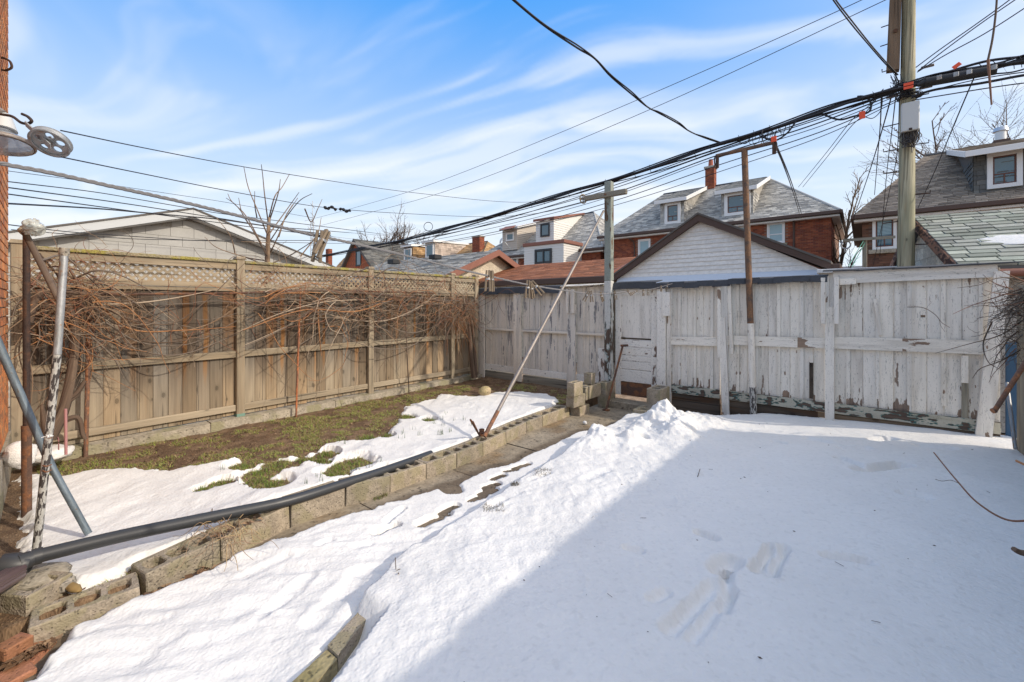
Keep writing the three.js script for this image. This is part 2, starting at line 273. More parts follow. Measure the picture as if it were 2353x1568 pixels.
  const [g1, g2] = stoneTex(113, [0.47, 0.45, 0.415], { sx: 1.1 }); M.greyBlock = [...[1, 0.97, 1.02].map(k => std({ map: gs, roughness: 0.95 }, [g2, 0.001], [k, k, k]))];
  M.creamBlock = [[1.2, 1.16, 1.03], [1.12, 1.08, 0.97]].map(k => std({ map: g1, roughness: 0.95 }, [g2, 0.003], k)); M.mortar = std({ map: g1, roughness: 0.95 }, [g2, 0.002], [0.86, 0.84, 0.80]); M.stucco = std({ map: g1, roughness: 0.95 }, [g2, 0.002], [1.25, 1.17, 1.0]);
  const [r1, r2] = pair(256, 256, 0.5, 0.5, (u, v) => { const f = fbm(u * 60, v * 60, 60, 60, 3, 3), b = fbm(u * 8, v * 8, 8, 8, 4, 4); let c = mix3([0.105, 0.06, 0.042], [0.20, 0.088, 0.042], sst(0.35, 0.65, b)); c = mix3(c, [0.28, 0.115, 0.04], 0.6 * sst(0.6, 0.75, f * 0.6 + b * 0.4)); return [...c.map(x => x * (0.7 + 0.6 * f)), f]; });
  M.rust = std({ map: r1, roughness: 0.85, metalness: 0.15 }, [r2, 0.0015]); M.rustPole = std({ map: r1, roughness: 0.8, metalness: 0.1 }, [r2, 0.0015], [0.95, 1.15, 1.3]); M.rustDark = std({ map: r1, roughness: 0.8 }, [r2, 0.0015], [0.35, 0.36, 0.4]); M.rustLight = std({ map: r1, roughness: 0.85 }, [r2, 0.0015], [1.5, 1.5, 1.5]); M.rustRed = std({ map: r1, roughness: 0.8 }, [r2, 0.001], [2.4, 1.9, 1.6]);
  const [z1, z2] = pair(256, 256, 0.4, 0.8, (u, v) => { const f = fbm(u * 50, v * 50, 50, 50, 3, 13), b = fbm(u * 6, v * 6, 6, 6, 4, 14); let c = mix3([0.36, 0.37, 0.38], [0.27, 0.28, 0.28], sst(0.35, 0.65, b)); c = mix3(c, [0.24, 0.14, 0.08], 0.8 * sst(0.60, 0.72, f * 0.4 + b * 0.6)); return [...c.map(x => x * (0.8 + 0.4 * f)), f]; });
  M.galv = std({ map: z1, roughness: 0.5, metalness: 0.35 }, [z2, 0.0008]); M.galvWarm = std({ map: z1, roughness: 0.5, metalness: 0.3 }, [z2, 0.0008], [0.82, 0.70, 0.62]); M.galvBlue = std({ map: z1, roughness: 0.55, metalness: 0.2 }, [z2, 0.0008], [0.42, 0.52, 0.60]);
  const [y1, y2] = pair(256, 512, 0.25, 0.5, (u, v) => { const a = fbm(u * 30, v * 16, 30, 16, 5, 21), b = fbm(u * 60, v * 60, 60, 60, 2, 22); const g = sst(0.47, 0.53, a); let c = mix3([0.40, 0.39, 0.36], [0.05, 0.042, 0.04], g); return [...c.map(x => x * (0.75 + 0.5 * b)), 0.7 - 0.4 * g + 0.2 * b]; });
  M.flakyPipe = std({ map: y1, roughness: 0.75 }, [y2, 0.002]);
  const [e1, e2] = pair(320, 320, 0.6, 0.6, (u, v) => { const f = fbm(u * 120, v * 120, 120, 120, 2, 41), b = fbm(u * 5, v * 5, 5, 5, 4, 42), p = sst(0.7, 0.8, fbm(u * 50, v * 50, 50, 50, 2, 43)); let c = mix3([0.085, 0.052, 0.03], [0.15, 0.10, 0.062], sst(0.3, 0.7, b)); c = mix3(c, [0.24, 0.17, 0.10], p * 0.7); return [...c.map(x => x * (0.5 + f)), 0.5 * f + 0.5 * b]; });
  M.soil = std({ map: e1, roughness: 1 }, [e2, 0.02], [1.35, 1.3, 1.2]);
  const sb = tex(640, 640, 2.2, 2.2, (u, v) => 0.34 * fbm(u * 40, v * 40, 40, 40, 4, 51) + 0.30 * fbm(u * 200, v * 200, 200, 200, 2, 52) + 0.36 * fbm(u * 10, v * 16, 10, 16, 4, 53), false);
  const sc = tex(400, 400, 3.1, 3.1, (u, v) => { const b = fbm(u * 6, v * 6, 6, 6, 5, 56), f = fbm(u * 120, v * 120, 120, 120, 2, 57), sp = sst(0.80, 0.84, fbm(u * 170, v * 170, 170, 170, 1, 58)); const k = 0.90 + 0.12 * b + 0.05 * (f - 0.5); return [0.80 * k, 0.782 * k, 0.748 * k].map(x => x * (1 - 0.07 * sp)); });
  M.snow = std({ map: sc, roughness: 0.9 }, [sb, 0.011]);
  const [t1, t2] = pair(256, 256, 0.5, 0.5, (u, v) => { const f = fbm(u * 130, v * 130, 130, 130, 2, 71), b = fbm(u * 6, v * 6, 6, 6, 4, 72); return [...[0.052, 0.055, 0.062].map(x => x * (0.5 + f * 0.7 + b * 0.4)), f]; });
  M.felt = std({ map: t1, roughness: 0.9 }, [t2, 0.002]); M.feltPale = std({ map: t1, roughness: 0.9 }, [t2, 0.002], [3.2, 3.0, 2.8]);
  const grain = tex(256, 256, 0.5, 0.5, (u, v) => 0.72 + 0.5 * fbm(u * 90, v * 90, 90, 90, 2, 81) * fbm(u * 8, v * 8, 8, 8, 3, 82));
  M.shingle = std({ map: grain, vertexColors: true, roughness: 0.95 }); M.brickV = std({ map: grain, vertexColors: true, roughness: 0.92 });
  const [v1, v2] = woodTex(404, [[0.155, 0.105, 0.075], [0.10, 0.066, 0.046], [0.21, 0.15, 0.105]], { knots: 0 });
  M.bark = std({ map: v1, roughness: 1 }, [v2, 0.006]); M.barkPale = std({ map: v1, roughness: 1 }, [v2, 0.004], [1.7, 1.7, 1.6]); M.barkGrey = std({ map: v1, roughness: 1 }, [v2, 0.004], [1.05, 1.1, 1.15]);
  const [u1, u2] = woodTex(505, [[0.50, 0.46, 0.32], [0.31, 0.30, 0.20], [0.36, 0.27, 0.15]], { knots: 6, stain: 0.4 }); M.pole = std({ map: u1, roughness: 0.95 }, [u2, 0.006]);
}
M.black = flat([0.012, 0.013, 0.016], 0.55); M.cable = flat([0.013, 0.014, 0.02], 0.6); M.pipeBlack = flat([0.040, 0.042, 0.045], 0.42);
M.caneTan = flat([0.30, 0.205, 0.13], 0.85); M.caneRed = flat([0.20, 0.10, 0.06], 0.8); M.caneGrey = flat([0.17, 0.135, 0.105], 0.9); M.caneOrange = flat([0.36, 0.17, 0.07], 0.8); M.canePale = flat([0.38, 0.30, 0.22], 0.85); M.caneDark = flat([0.115, 0.08, 0.055], 0.9);
M.whitePaint = flat([0.72, 0.72, 0.71], 0.5); M.brownTrim = flat([0.075, 0.042, 0.03], 0.6); M.redTrim = flat([0.235, 0.10, 0.07], 0.7); M.brownFrame = flat([0.115, 0.038, 0.022], 0.5); M.darkFrame = flat([0.025, 0.028, 0.032], 0.5);
M.glass = new THREE.MeshPhysicalMaterial({ roughness: 0.04, metalness: 0, clearcoat: 1, clearcoatRoughness: 0.03 }); M.glass.color.setRGB(0.035, 0.10, 0.14);
M.glassPale = new THREE.MeshPhysicalMaterial({ roughness: 0.1, clearcoat: 1, clearcoatRoughness: 0.03 }); M.glassPale.color.setRGB(0.20, 0.33, 0.38);
M.siding = flat([0.66, 0.645, 0.61], 0.6); M.sidingTan = flat([0.50, 0.44, 0.37], 0.65); M.boxGrey = flat([0.52, 0.53, 0.52], 0.5); M.orange = flat([0.75, 0.09, 0.03], 0.6); M.tinMetal = flat([0.55, 0.56, 0.57], 0.35, 0.6); M.blue = flat([0.03, 0.085, 0.16], 0.6);

// ------------------------------------------------------------------ the ground of the yard
const poly = (pts, y) => pts.map(p => { const q = onY(p[0], p[1], p[2] ?? y); return [q[0], q[2]]; });
function sdist(P, x, z) {                                       // signed distance to a polygon, positive inside
  let d = 1e9, inside = false;
  for (let i = 0, j = P.length - 1; i < P.length; j = i++) {
    const [ax, az] = P[j], [bx_, bz] = P[i], ex = bx_ - ax, ez = bz - az, wx = x - ax, wz = z - az, t = clamp((wx * ex + wz * ez) / (ex * ex + ez * ez + 1e-9)), qx = wx - ex * t, qz = wz - ez * t;
    d = Math.min(d, qx * qx + qz * qz); if ((az > z) !== (bz > z) && x < (bx_ - ax) * (z - az) / (bz - az) + ax) inside = !inside;
  }
  return inside ? Math.sqrt(d) : -Math.sqrt(d);
}
const along = (L, z) => { if (z <= L[0][1]) return L[0][0]; for (let i = 1; i < L.length; i++) if (z <= L[i][1]) return mix(L[i - 1][0], L[i][0], (z - L[i - 1][1]) / (L[i][1] - L[i - 1][1])); return L[L.length - 1][0]; };
// front top edge of the block border and the line of the buried kerb, as [X, Z]
const EDGE = [[65, 1446, 0.10], [326, 1348, 0.115], [337, 1320, 0.135], [510, 1237, 0.15], [668, 1160, 0.165], [793, 1118, 0.165], [896, 1094, 0.145], [980, 1066, 0.14], [1050, 1042, 0.14], [1110.5, 1018, 0.14], [1163, 992, 0.14], [1210, 970.5, 0.14], [1247, 957, 0.14], [1309, 934, 0.14]].map(p => { const q = onY(...p); return [q[0], q[2], p[2]]; });
const KERB = [[740, 1510, 0.07], [790, 1455, 0.07], [845, 1385, 0.07], [900, 1310, 0.08], [1000, 1240, 0.08], [1180, 1115, 0.08], [1290, 1048, 0.08], [1380, 990, 0.08]].map(p => { const q = onY(...p); return [q[0], q[2]]; });
KERB.push([-2.48, 5.4], [-2.48, 6.4]); KERB.unshift([-1.70, 0.6], [-1.55, 0.2]); KERB.sort((a, b) => a[1] - b[1]);
const edgeX = z => along(EDGE.map(e => [e[0], e[1]]), z), kerbX = z => along(KERB, z);
const lawnY = x => mix(0.09, 0.25, sst(-2.6, 1.3, x));
function groundY(x, z) {
  const e = edgeX(z) - 0.1, k = kerbX(z); const n = (fbm(x * 3, z * 3, 0, 0, 3, 901) - 0.5) * 0.03 + (fbm(x * 14, z * 14, 0, 0, 2, 905) - 0.5) * 0.02;
  const garden = 0.075 + 0.02 * sst(-4, -6, x) + n + 0.02 * sst(3, 6, z);
  const lawn = lawnY(x) - 0.085 + n;
  const near = z > 6.1 ? 0.03 * sst(6.1, 6.5, z) : 0;
  if (x < e) return mix(garden, -0.045, sst(e - 0.02, e, x)) + near;
  if (x < k) return -0.045 + 0 * n;
  return mix(-0.045, lawn, sst(k, k + 0.12, x)) + near;
}
function gridMesh(X0, X1, Z0, Z1, st, hf, keep, uvs = 1) {
  const nx = Math.round((X1 - X0) / st), nz = Math.round((Z1 - Z0) / st), pos = [], uv = [], id = new Int32Array((nx + 1) * (nz + 1)).fill(-1), idx = [];
  const hh = new Float32Array((nx + 1) * (nz + 1)), kp = new Uint8Array((nx + 1) * (nz + 1));
  for (let j = 0; j <= nz; j++) for (let i = 0; i <= nx; i++) { const x = X0 + i * st, z = Z0 + j * st, r = hf(x, z); hh[j * (nx + 1) + i] = r[0]; kp[j * (nx + 1) + i] = r[1] ? 1 : 0; }
  const vert = k => { if (id[k] < 0) { id[k] = pos.length / 3; const i = k % (nx + 1), j = (k / (nx + 1)) | 0; pos.push(X0 + i * st, hh[k], -(Z0 + j * st)); uv.push((X0 + i * st) * uvs, (Z0 + j * st) * uvs); } return id[k]; };
  for (let j = 0; j < nz; j++) for (let i = 0; i < nx; i++) { const a = j * (nx + 1) + i, b = a + 1, c = a + nx + 1, d = c + 1; if (kp[a] || kp[b] || kp[c] || kp[d]) idx.push(vert(a), vert(b), vert(c), vert(b), vert(d), vert(c)); }
  const g = new THREE.BufferGeometry(); g.setAttribute('position', new THREE.Float32BufferAttribute(pos, 3)); g.setAttribute('uv', new THREE.Float32BufferAttribute(uv, 2)); g.setIndex(idx); g.computeVertexNormals(); return g;
}
{ // far ground: one wide sheet outside the yard
  const g = new THREE.PlaneGeometry(1600, 1600); g.rotateX(-Math.PI / 2); g.translate(0, -0.12, 0); struct('ground', uvm(g), std({ map: M.soil.map, roughness: 1 }, null, [2.4, 2.6, 2.9]));
  struct('yard_soil', gridMesh(-6.3, 1.6, -1.2, 6.7, 0.03, (x, z) => [groundY(x, z), true]), M.soil);
}
// ------------------------------------------------------------------ snow
const GARDEN = poly([[150, 1352], [60, 1330], [20, 1290], [27, 1230], [20, 1172], [32, 1130], [22, 1088], [60, 1076], [150, 1083], [230, 1069], [310, 1063], [400, 1064], [450, 1058], [500, 1050], [545, 1040], [600, 1046], [650, 1038], [700, 1030], [745, 1010], [790, 1000], [850, 998], [880, 985], [905, 960], [915, 936], [935, 922], [985, 911], [1010, 900], [1090, 905], [1140, 894], [1200, 893], [1262, 899], [1290, 912]], 0.15);
for (let i = EDGE.length - 1; i >= 0; i--) GARDEN.push([EDGE[i][0] - 0.20, EDGE[i][1]]);
const YARD = poly([[61, 1567], [66, 1549], [114, 1508], [129, 1473], [144, 1462], [195, 1431], [225, 1422], [326, 1374], [359, 1368], [459, 1320], [515, 1298], [544, 1284], [625, 1243], [663, 1241], [715, 1216], [790, 1191], [865, 1164], [912, 1148], [947, 1134], [982, 1124], [1027, 1108], [1017, 1117], [1032, 1129], [1047, 1127], [1039, 1107], [1072, 1092], [1109, 1074], [1172, 1058], [1212, 1039], [1259, 1019], [1297, 1002], [1323, 989], [1347, 986], [1380, 984], [1406, 974], [1440, 963], [1458, 964], [1479, 950], [1500, 946]], 0.02);
YARD.push(...poly([[1530, 936], [1553, 938], [1600, 944], [1637, 949], [1752, 950], [1881, 966], [1916, 971], [2055, 977], [2195, 994], [2265, 1014], [2317, 1023]], 0.17));
YARD.push([1.5, 6.3], [1.5, -1.1], [-2.6, -1.1]);
const PATCH = [[600, 1075, 0.10, 0.05], [640, 1060, 0.12, 0.06], [590, 1095, 0.06, 0.03], [625, 1100, 0.08, 0.03], [780, 1063, 0.09, 0.04], [815, 1052, 0.12, 0.05], [770, 1077, 0.08, 0.03], [737, 1050, 0.05, 0.03], [510, 1100, 0.05, 0.02], [465, 1115, 0.035, 0.02], [845, 997, 0.06, 0.03], [935, 951, 0.07, 0.03], [885, 994, 0.05, 0.03], [842, 997, 0.06, 0.02], [985, 957, 0.05, 0.02], [700, 1048, 0.06, 0.025], [745, 1035, 0.07, 0.03], [560, 1060, 0.08, 0.03]].map(p => { const q = onY(p[0], p[1], 0.14); return [q[0], q[2], p[2], p[3]]; });
// hollows pressed into the snow: two ends in the picture plane of the ground, half width, depth (0.2 = down to the ground)
const PRINT = [[1185, 1066, 1214, 1057, 0.036, 0.2], [1163, 1073, 1184, 1070, 0.026, 0.2], [1132, 1091, 1154, 1083, 0.036, 0.2], [1118, 1110, 1143, 1101, 0.042, 0.2], [1108, 1124, 1134, 1115, 0.042, 0.2], [1082, 1139, 1107, 1131, 0.036, 0.2], [1014, 1168, 1046, 1153, 0.038, 0.2], [1003, 1182, 1030, 1173, 0.034, 0.2], [968, 1200, 1004, 1184, 0.05, 0.2], [962, 1222, 982, 1214, 0.03, 0.02], [864, 1225, 906, 1206, 0.036, 0.2], [888, 1196, 925, 1165, 0.025, 0.045], [820, 1262, 848, 1254, 0.035, 0.022], [735, 1262, 756, 1250, 0.03, 0.03], [600, 1424, 712, 1335, 0.04, 0.030], [720, 1440, 826, 1326, 0.055, 0.026], [560, 1330, 655, 1290, 0.035, 0.018],
  [1222, 1106, 1262, 1090, 0.03, 0.02], [1126, 1188, 1160, 1166, 0.03, 0.02], [1345, 1108, 1395, 1088, 0.05, 0.02],
  [1738, 1352, 1772, 1296, 0.032, 0.055], [1768, 1362, 1800, 1302, 0.034, 0.06], [1655, 1345, 1680, 1325, 0.06, 0.05], [1668, 1344, 1674, 1336, 0.022, 0.09], [1668, 1450, 1673, 1360, 0.028, 0.035], [1540, 1500, 1640, 1385, 0.035, 0.035], [1590, 1520, 1680, 1400, 0.03, 0.028], [1980, 1118, 2075, 1108, 0.06, 0.07], [1930, 1085, 1975, 1105, 0.04, 0.04], [1940, 1058, 1990, 1062, 0.05, 0.03], [2010, 1042, 2050, 1040, 0.05, 0.035], [1900, 1325, 1990, 1345, 0.03, 0.03], [1610, 1250, 1640, 1265, 0.03, 0.035], [1780, 1035, 1800, 1040, 0.03, 0.03], [1440, 1280, 1470, 1290, 0.025, 0.03], [2120, 1060, 2180, 1070, 0.06, 0.03], [1860, 1030, 1900, 1040, 0.05, 0.025], [1500, 1420, 1530, 1400, 0.03, 0.03], [2080, 1180, 2120, 1190, 0.05, 0.02]].map(p => { const y = 0.11, a = onY(p[0], p[1], y - (p[0] < 1220 ? 0.06 : 0)), b = onY(p[2], p[3], y - (p[0] < 1220 ? 0.06 : 0)); return [a[0], a[2], b[0], b[2], p[4], p[5]]; });
const onS = (px, py, Z) => { const p = onZ(px, py, Z); return [p[0], p[1], Z]; };
// heaps of thrown snow beside the gate: X, Z, radius, height
const HEAP = [[-1.98, 5.35, 0.17, 0.10], [-1.90, 5.42, 0.11, 0.06], [-1.80, 5.25, 0.26, 0.13], [-2.02, 5.05, 0.16, 0.10], [-1.66, 4.85, 0.22, 0.11], [-2.10, 4.72, 0.13, 0.07], [-2.35, 4.38, 0.15, 0.11], [-2.22, 4.25, 0.18, 0.07], [-1.92, 4.40, 0.12, 0.09], [-1.98, 4.62, 0.10, 0.08], [-2.25, 4.02, 0.22, 0.035], [-1.6, 5.6, 0.35, 0.06], [-2.12, 5.5, 0.10, 0.05], [-1.85, 4.15, 0.09, 0.05]];
const PIT = [[-2.10, 4.36, 0.055, 0.10], [-1.86, 4.54, 0.06, 0.08], [-2.13, 5.22, 0.06, 0.09], [-1.88, 4.92, 0.05, 0.06], [-1.75, 5.05, 0.06, 0.05], [-2.2, 4.85, 0.05, 0.05]];
const XL = Math.cos(0.5), ZL = Math.sin(0.5);
function snowY(x, z) {
  const n1 = fbm(x * 1.1 + 7, z * 1.3, 0, 0, 4, 701), n2 = fbm(x * 5, z * 5, 0, 0, 3, 711), n3 = fbm(x * 22, z * 22, 0, 0, 2, 721);
  const wob = (fbm(x * 7, z * 7, 0, 0, 3, 731) - 0.5) * 0.08 + (n3 - 0.5) * 0.035 + (vn(x * 60, z * 60, 0, 0, 733) - 0.5) * 0.012;
  const g = groundY(x, z); let y, m, top = g, hole = 1;
  const e = edgeX(z) - 0.12;
  if (x < e) {
    m = sdist(GARDEN, x, z) + wob * 1.2;
    for (const [px, pz, ra, rb] of PATCH) { const dx = (x - px) / (ra * 1.3), dz = (z - pz) / (ra * 1.1), d = Math.hypot(dx, dz); if (d < 2) m = Math.min(m, (d - 0.85) * ra + wob * 1.1); }
    const drift = 0.035 * sst(-4.2, -5.8, x) * sst(2.4, 0.4, z);
    y = 0.118 + drift + (n1 - 0.5) * 0.055 + (n2 - 0.5) * 0.022 + 0.02 * sst(0.45, 0, e - x) + 0.02 * Math.max(0, fbm((x * XL + z * ZL) * 9, (z * XL - x * ZL) * 2.4, 0, 0, 4, 741) - 0.45);
    y = Math.max(y, g + 0.02);
  } else {
    m = sdist(YARD, x, z) + wob * 0.6; const kx = kerbX(z), w = 0.012 + 0.02 * sst(0.6, 2.2, z) * sst(4.5, 3, z) * n2 + 0.06 * sst(3.8, 4.6, z);
    const k = sst(kx - w, kx + w, x + (n2 - 0.5) * 0.03);
    const str = fbm((x * 0.62 + z * 0.78) * 3.2 + n2, (x * 0.78 - z * 0.62) * 10, 0, 0, 4, 751);
    const pk = sst(1.9, 2.7, z), path = mix(0.042, 0.017, pk) + ((n1 - 0.5) * 0.035 + (n2 - 0.5) * 0.016) * mix(1, 0.25, pk) + (str - 0.5) * 0.058 * sst(2.8, 1.3, z) + 0.03 * sst(2.4, 0.8, z);
    const shadeSide = sst(-1.5, -1.1, x), lawn = lawnY(x) + 0.03 + 0.025 * sst(2.6, 0.8, z) + (n1 - 0.5) * 0.05 + (n2 - 0.5) * mix(0.032, 0.008, shadeSide) + (n3 - 0.5) * mix(0.010, 0.003, shadeSide) + 0.012 * Math.max(0, 0.5 - Math.abs(fbm(x * 2.6, z * 2.2, 0, 0, 4, 791) - 0.5) * 22) * sst(-0.2, -1.3, x);
    y = mix(path, lawn, k) - 0.035 * Math.exp(-(((x - kx + 0.012 + (n2 - 0.5) * 0.03) / 0.013) ** 2)) * sst(4.4, 3.8, z) * sst(0.4, 0.7, vn(z * 3 + 2, 5, 0, 0, 795) + 0.25);
    let hp = 0; for (const [hx, hz, hr, hh] of HEAP) { const d2 = ((x - hx) ** 2 + (z - hz) ** 2) / (hr * hr); if (d2 < 9) hp += hh * Math.exp(-d2); }
    hp *= 1 + 1.1 * (n2 - 0.5) + 0.35 * (n3 - 0.5); y += hp; for (const [hx, hz, hr, hh] of PIT) { const d2 = ((x - hx) ** 2 + (z - hz) ** 2) / (hr * hr); if (d2 < 6) y -= hh * Math.exp(-d2 * d2); } if (hp > 0.01) m = Math.max(m, hp - 0.035 + wob * 0.5);
    if (k > 0.5) y = Math.max(y, g + 0.015);
    top = k > 0.5 ? g : -0.045;
  }
  for (const [ax, az, bx_, bz, w, dp] of PRINT) {
    const ex = bx_ - ax, ez = bz - az, L2 = ex * ex + ez * ez; let t = ((x - ax) * ex + (z - az) * ez) / (L2 + 1e-9); t = clamp(t); const d = Math.hypot(x - ax - ex * t, z - az - ez * t);
    if (d < w * 2.2) { if (dp > 0.1) { const q = d + wob * 0.35; hole = Math.min(hole, x > kerbX(z) ? Math.max(0.5, (q - w * 0.2) / 0.07) : (q - w * 0.90) / 0.014); } else { const q = d + wob * 0.3; y -= dp * (x > -1.4 ? 1.0 : 0.55) * (1 - sst(w * 0.25, w * 1.4, q)) * (0.6 + 0.8 * n2); y += dp * 0.10 * Math.exp(-(((q - w * 1.5) / (w * 0.4)) ** 2)); } }
  }
  const ew = x < e ? 0.10 : 0.07, edge = clamp(m / ew), th = Math.pow(edge, 0.62) * (0.25 + 0.75 * sst(0, 1, edge)) * clamp(hole);
  const base = x < e || x > kerbX(z) + 0.02 ? g : 0.0;
  const yy = base - 0.03 + (y - base + 0.03) * th;
  // the bare piece of kerb near the camera
  return [m > 0 ? yy : base - 0.03, m > -0.02];
}
{ const kerbTop = onY(845, 1390, 0.09)[2];
  const hf = (x, z) => { const r = snowY(x, z); const kx = kerbX(z); if (z < kerbTop + 0.02 && z > 0.5 && x > kx - 0.015 && x < kx + 0.20) { const n = fbm(x * 30, z * 12, 0, 0, 2, 771); const f = sst(kerbTop + 0.02, kerbTop - 0.14, z); r[0] = mix(r[0], Math.min(r[0], 0.03), f); if (x > kx + mix(0.075, 0.12, sst(1.35, 0.8, z)) - 0.05 * n) r[0] = Math.max(r[0], 0.03); } return r; };
  struct('snow', mergeVertices(mergeGeometries([gridMesh(-6.15, 1.5, 0, 6.6, 0.015, hf, null, 1), gridMesh(-3.2, 1.5, -1.14, 0, 0.03, hf, null, 1)]), 1e-4), M.snow);
  scene.getObjectByName('snow').geometry.computeVertexNormals();
}
// ------------------------------------------------------------------ concrete path of slabs
{ const p = thing('path', 'worn concrete path of slabs between the block border and the snow', 'path', [-2.8, 0, 3]); delete p.userData.category; delete p.userData.label; p.userData.kind = 'structure';
  let z = 0.1, i = 0; while (z < 6.25) { const z1 = Math.min(z + [0.93, 0.88, 0.96][i % 3], 6.28); const zm = (z + z1) / 2, a = Math.min(edgeX(z), edgeX(z1)) - 0.03, b = Math.min(kerbX(z), kerbX(z1)) - 0.02, dy = (rnd() - 0.5) * 0.008, t = (rnd() - 0.5) * 0.012;
    const tq = (u, v) => [mix(a, b, u), mix(mix(dy, dy + t * 0.3, u), mix(dy + t * 0.5, dy + t, u), v), mix(z + 0.006, z1 - 0.006, v)], bs = tint(hull8([[a, -0.09, z + 0.006], [b, -0.09, z + 0.006], [b, -0.09, z1 - 0.006], [a, -0.09, z1 - 0.006]], [tq(0, 0), tq(1, 0), tq(1, 1), tq(0, 1)].map(q => [q[0], q[1] - 0.004, q[2]]), 'z', [0, 0]), [0.7, 0.68, 0.66]);
    const tg = new THREE.PlaneGeometry(1, 1, 36, 36), TP = tg.attributes.position, tc = new Float32Array(TP.count * 3), tu = new Float32Array(TP.count * 2); for (let k = 0; k < TP.count; k++) { const q = tq(TP.getX(k) + 0.5, TP.getY(k) + 0.5); TP.setXYZ(k, q[0], q[1], -q[2]); tu[k * 2] = q[0]; tu[k * 2 + 1] = q[2]; const w = sst(-0.10, -0.015, sdist(YARD, q[0], q[2]) + (fbm(q[0] * 9, q[2] * 9, 0, 0, 3, 797) - 0.5) * 0.08); const st = sst(0.5, 0.75, fbm(q[0] * 3, q[2] * 3, 0, 0, 4, 798)); const c = mix3(mix3([1, 1, 1], [0.86, 0.72, 0.55], st), [0.50, 0.46, 0.43], w); tc.set(c, k * 3); } tg.setAttribute('color', new THREE.BufferAttribute(tc, 3)); tg.setAttribute('uv', new THREE.BufferAttribute(tu, 2)); tg.computeVertexNormals();
    part(p, 'slab', [bs, tg.toNonIndexed()], M.slab[i % 2]); z = z1; i++; } }
{ const t = onY(845, 1390, 0.09), k = thing('concrete_kerb', 'mossy concrete kerb end showing through the snow between path and lawn', 'kerb', [t[0], 0, t[2]]);
  const zs = [t[2] + 0.02, 1.2, 0.95, 0.72, 0.45]; for (let i = 0; i + 1 < zs.length; i++) { const z1 = zs[i], z0 = zs[i + 1] + 0.004, a0 = kerbX(z0), a1 = kerbX(z1), w0 = [0.085, 0.10, 0.11, 0.12][i], w1 = [0.04, 0.085, 0.10, 0.11][i];
    part(k, 'kerb_stone', hull8([[a0, -0.06, z0], [a0 + w0, -0.06, z0], [a1 + w1, -0.06, z1], [a1, -0.06, z1]], [[a0 + 0.006, 0.098 + rnd() * 0.01, z0], [a0 + w0 - 0.006, 0.102, z0], [a1 + w1 - 0.006, i ? 0.09 : 0.03, z1], [a1 + 0.006, i ? 0.086 : 0.03, z1]], 'z'), i > 1 ? M.mossStone : M.block[0]); } }
// ------------------------------------------------------------------ concrete blocks
function blockGeo(l, h, w, cores, s) {                          // hollow block: length along X, cores open at the top
  const sh = new THREE.Shape(), b = 0.006; sh.moveTo(-l / 2 + b, -w / 2); sh.lineTo(l / 2 - b, -w / 2); sh.lineTo(l / 2, -w / 2 + b); sh.lineTo(l / 2, w / 2 - b); sh.lineTo(l / 2 - b, w / 2); sh.lineTo(-l / 2 + b, w / 2); sh.lineTo(-l / 2, w / 2 - b); sh.lineTo(-l / 2, -w / 2 + b); sh.closePath();
  const n = cores, cw = (l - 0.03 * (n + 1)) / n, cd = w * 0.29, r = rngOf(s);
  for (let i = 0; i < n; i++) { const x0 = -l / 2 + 0.03 + i * (cw + 0.03), j = () => (r() - 0.5) * 0.006, p = new THREE.Path(), c = 0.016; p.moveTo(x0 + c + j(), -cd); p.lineTo(x0 + cw - c, -cd + j()); p.lineTo(x0 + cw + j(), -cd + c); p.lineTo(x0 + cw, cd - c); p.lineTo(x0 + cw - c, cd + j()); p.lineTo(x0 + c, cd); p.lineTo(x0 + j(), cd - c); p.lineTo(x0, -cd + c); p.closePath(); sh.holes.push(p); }
  const g = new THREE.ExtrudeGeometry(sh, { depth: h - 0.012, bevelEnabled: true, bevelThickness: 0.006, bevelSize: 0.005, bevelOffset: -0.005, bevelSegments: 1 }); g.rotateX(-Math.PI / 2); g.translate(0, 0.006, 0);
  const P = g.attributes.position; for (let i = 0; i < P.count; i++) { const x = P.getX(i), y = P.getY(i), z = P.getZ(i), d = (fbm(x * 14 + s, z * 14 + y * 9, 0, 0, 2, s) - 0.5) * 0.008; P.setXYZ(i, x + d * 0.6, y + (y > h * 0.5 ? d : 0), z + d); } g.computeVertexNormals(); return uvm(g, 'y', [r() * 3, r() * 3]);
}
const ORD = ['first', 'second', 'third', 'fourth', 'fifth', 'sixth', 'seventh', 'eighth', 'ninth', 'tenth', 'eleventh', 'twelfth'];
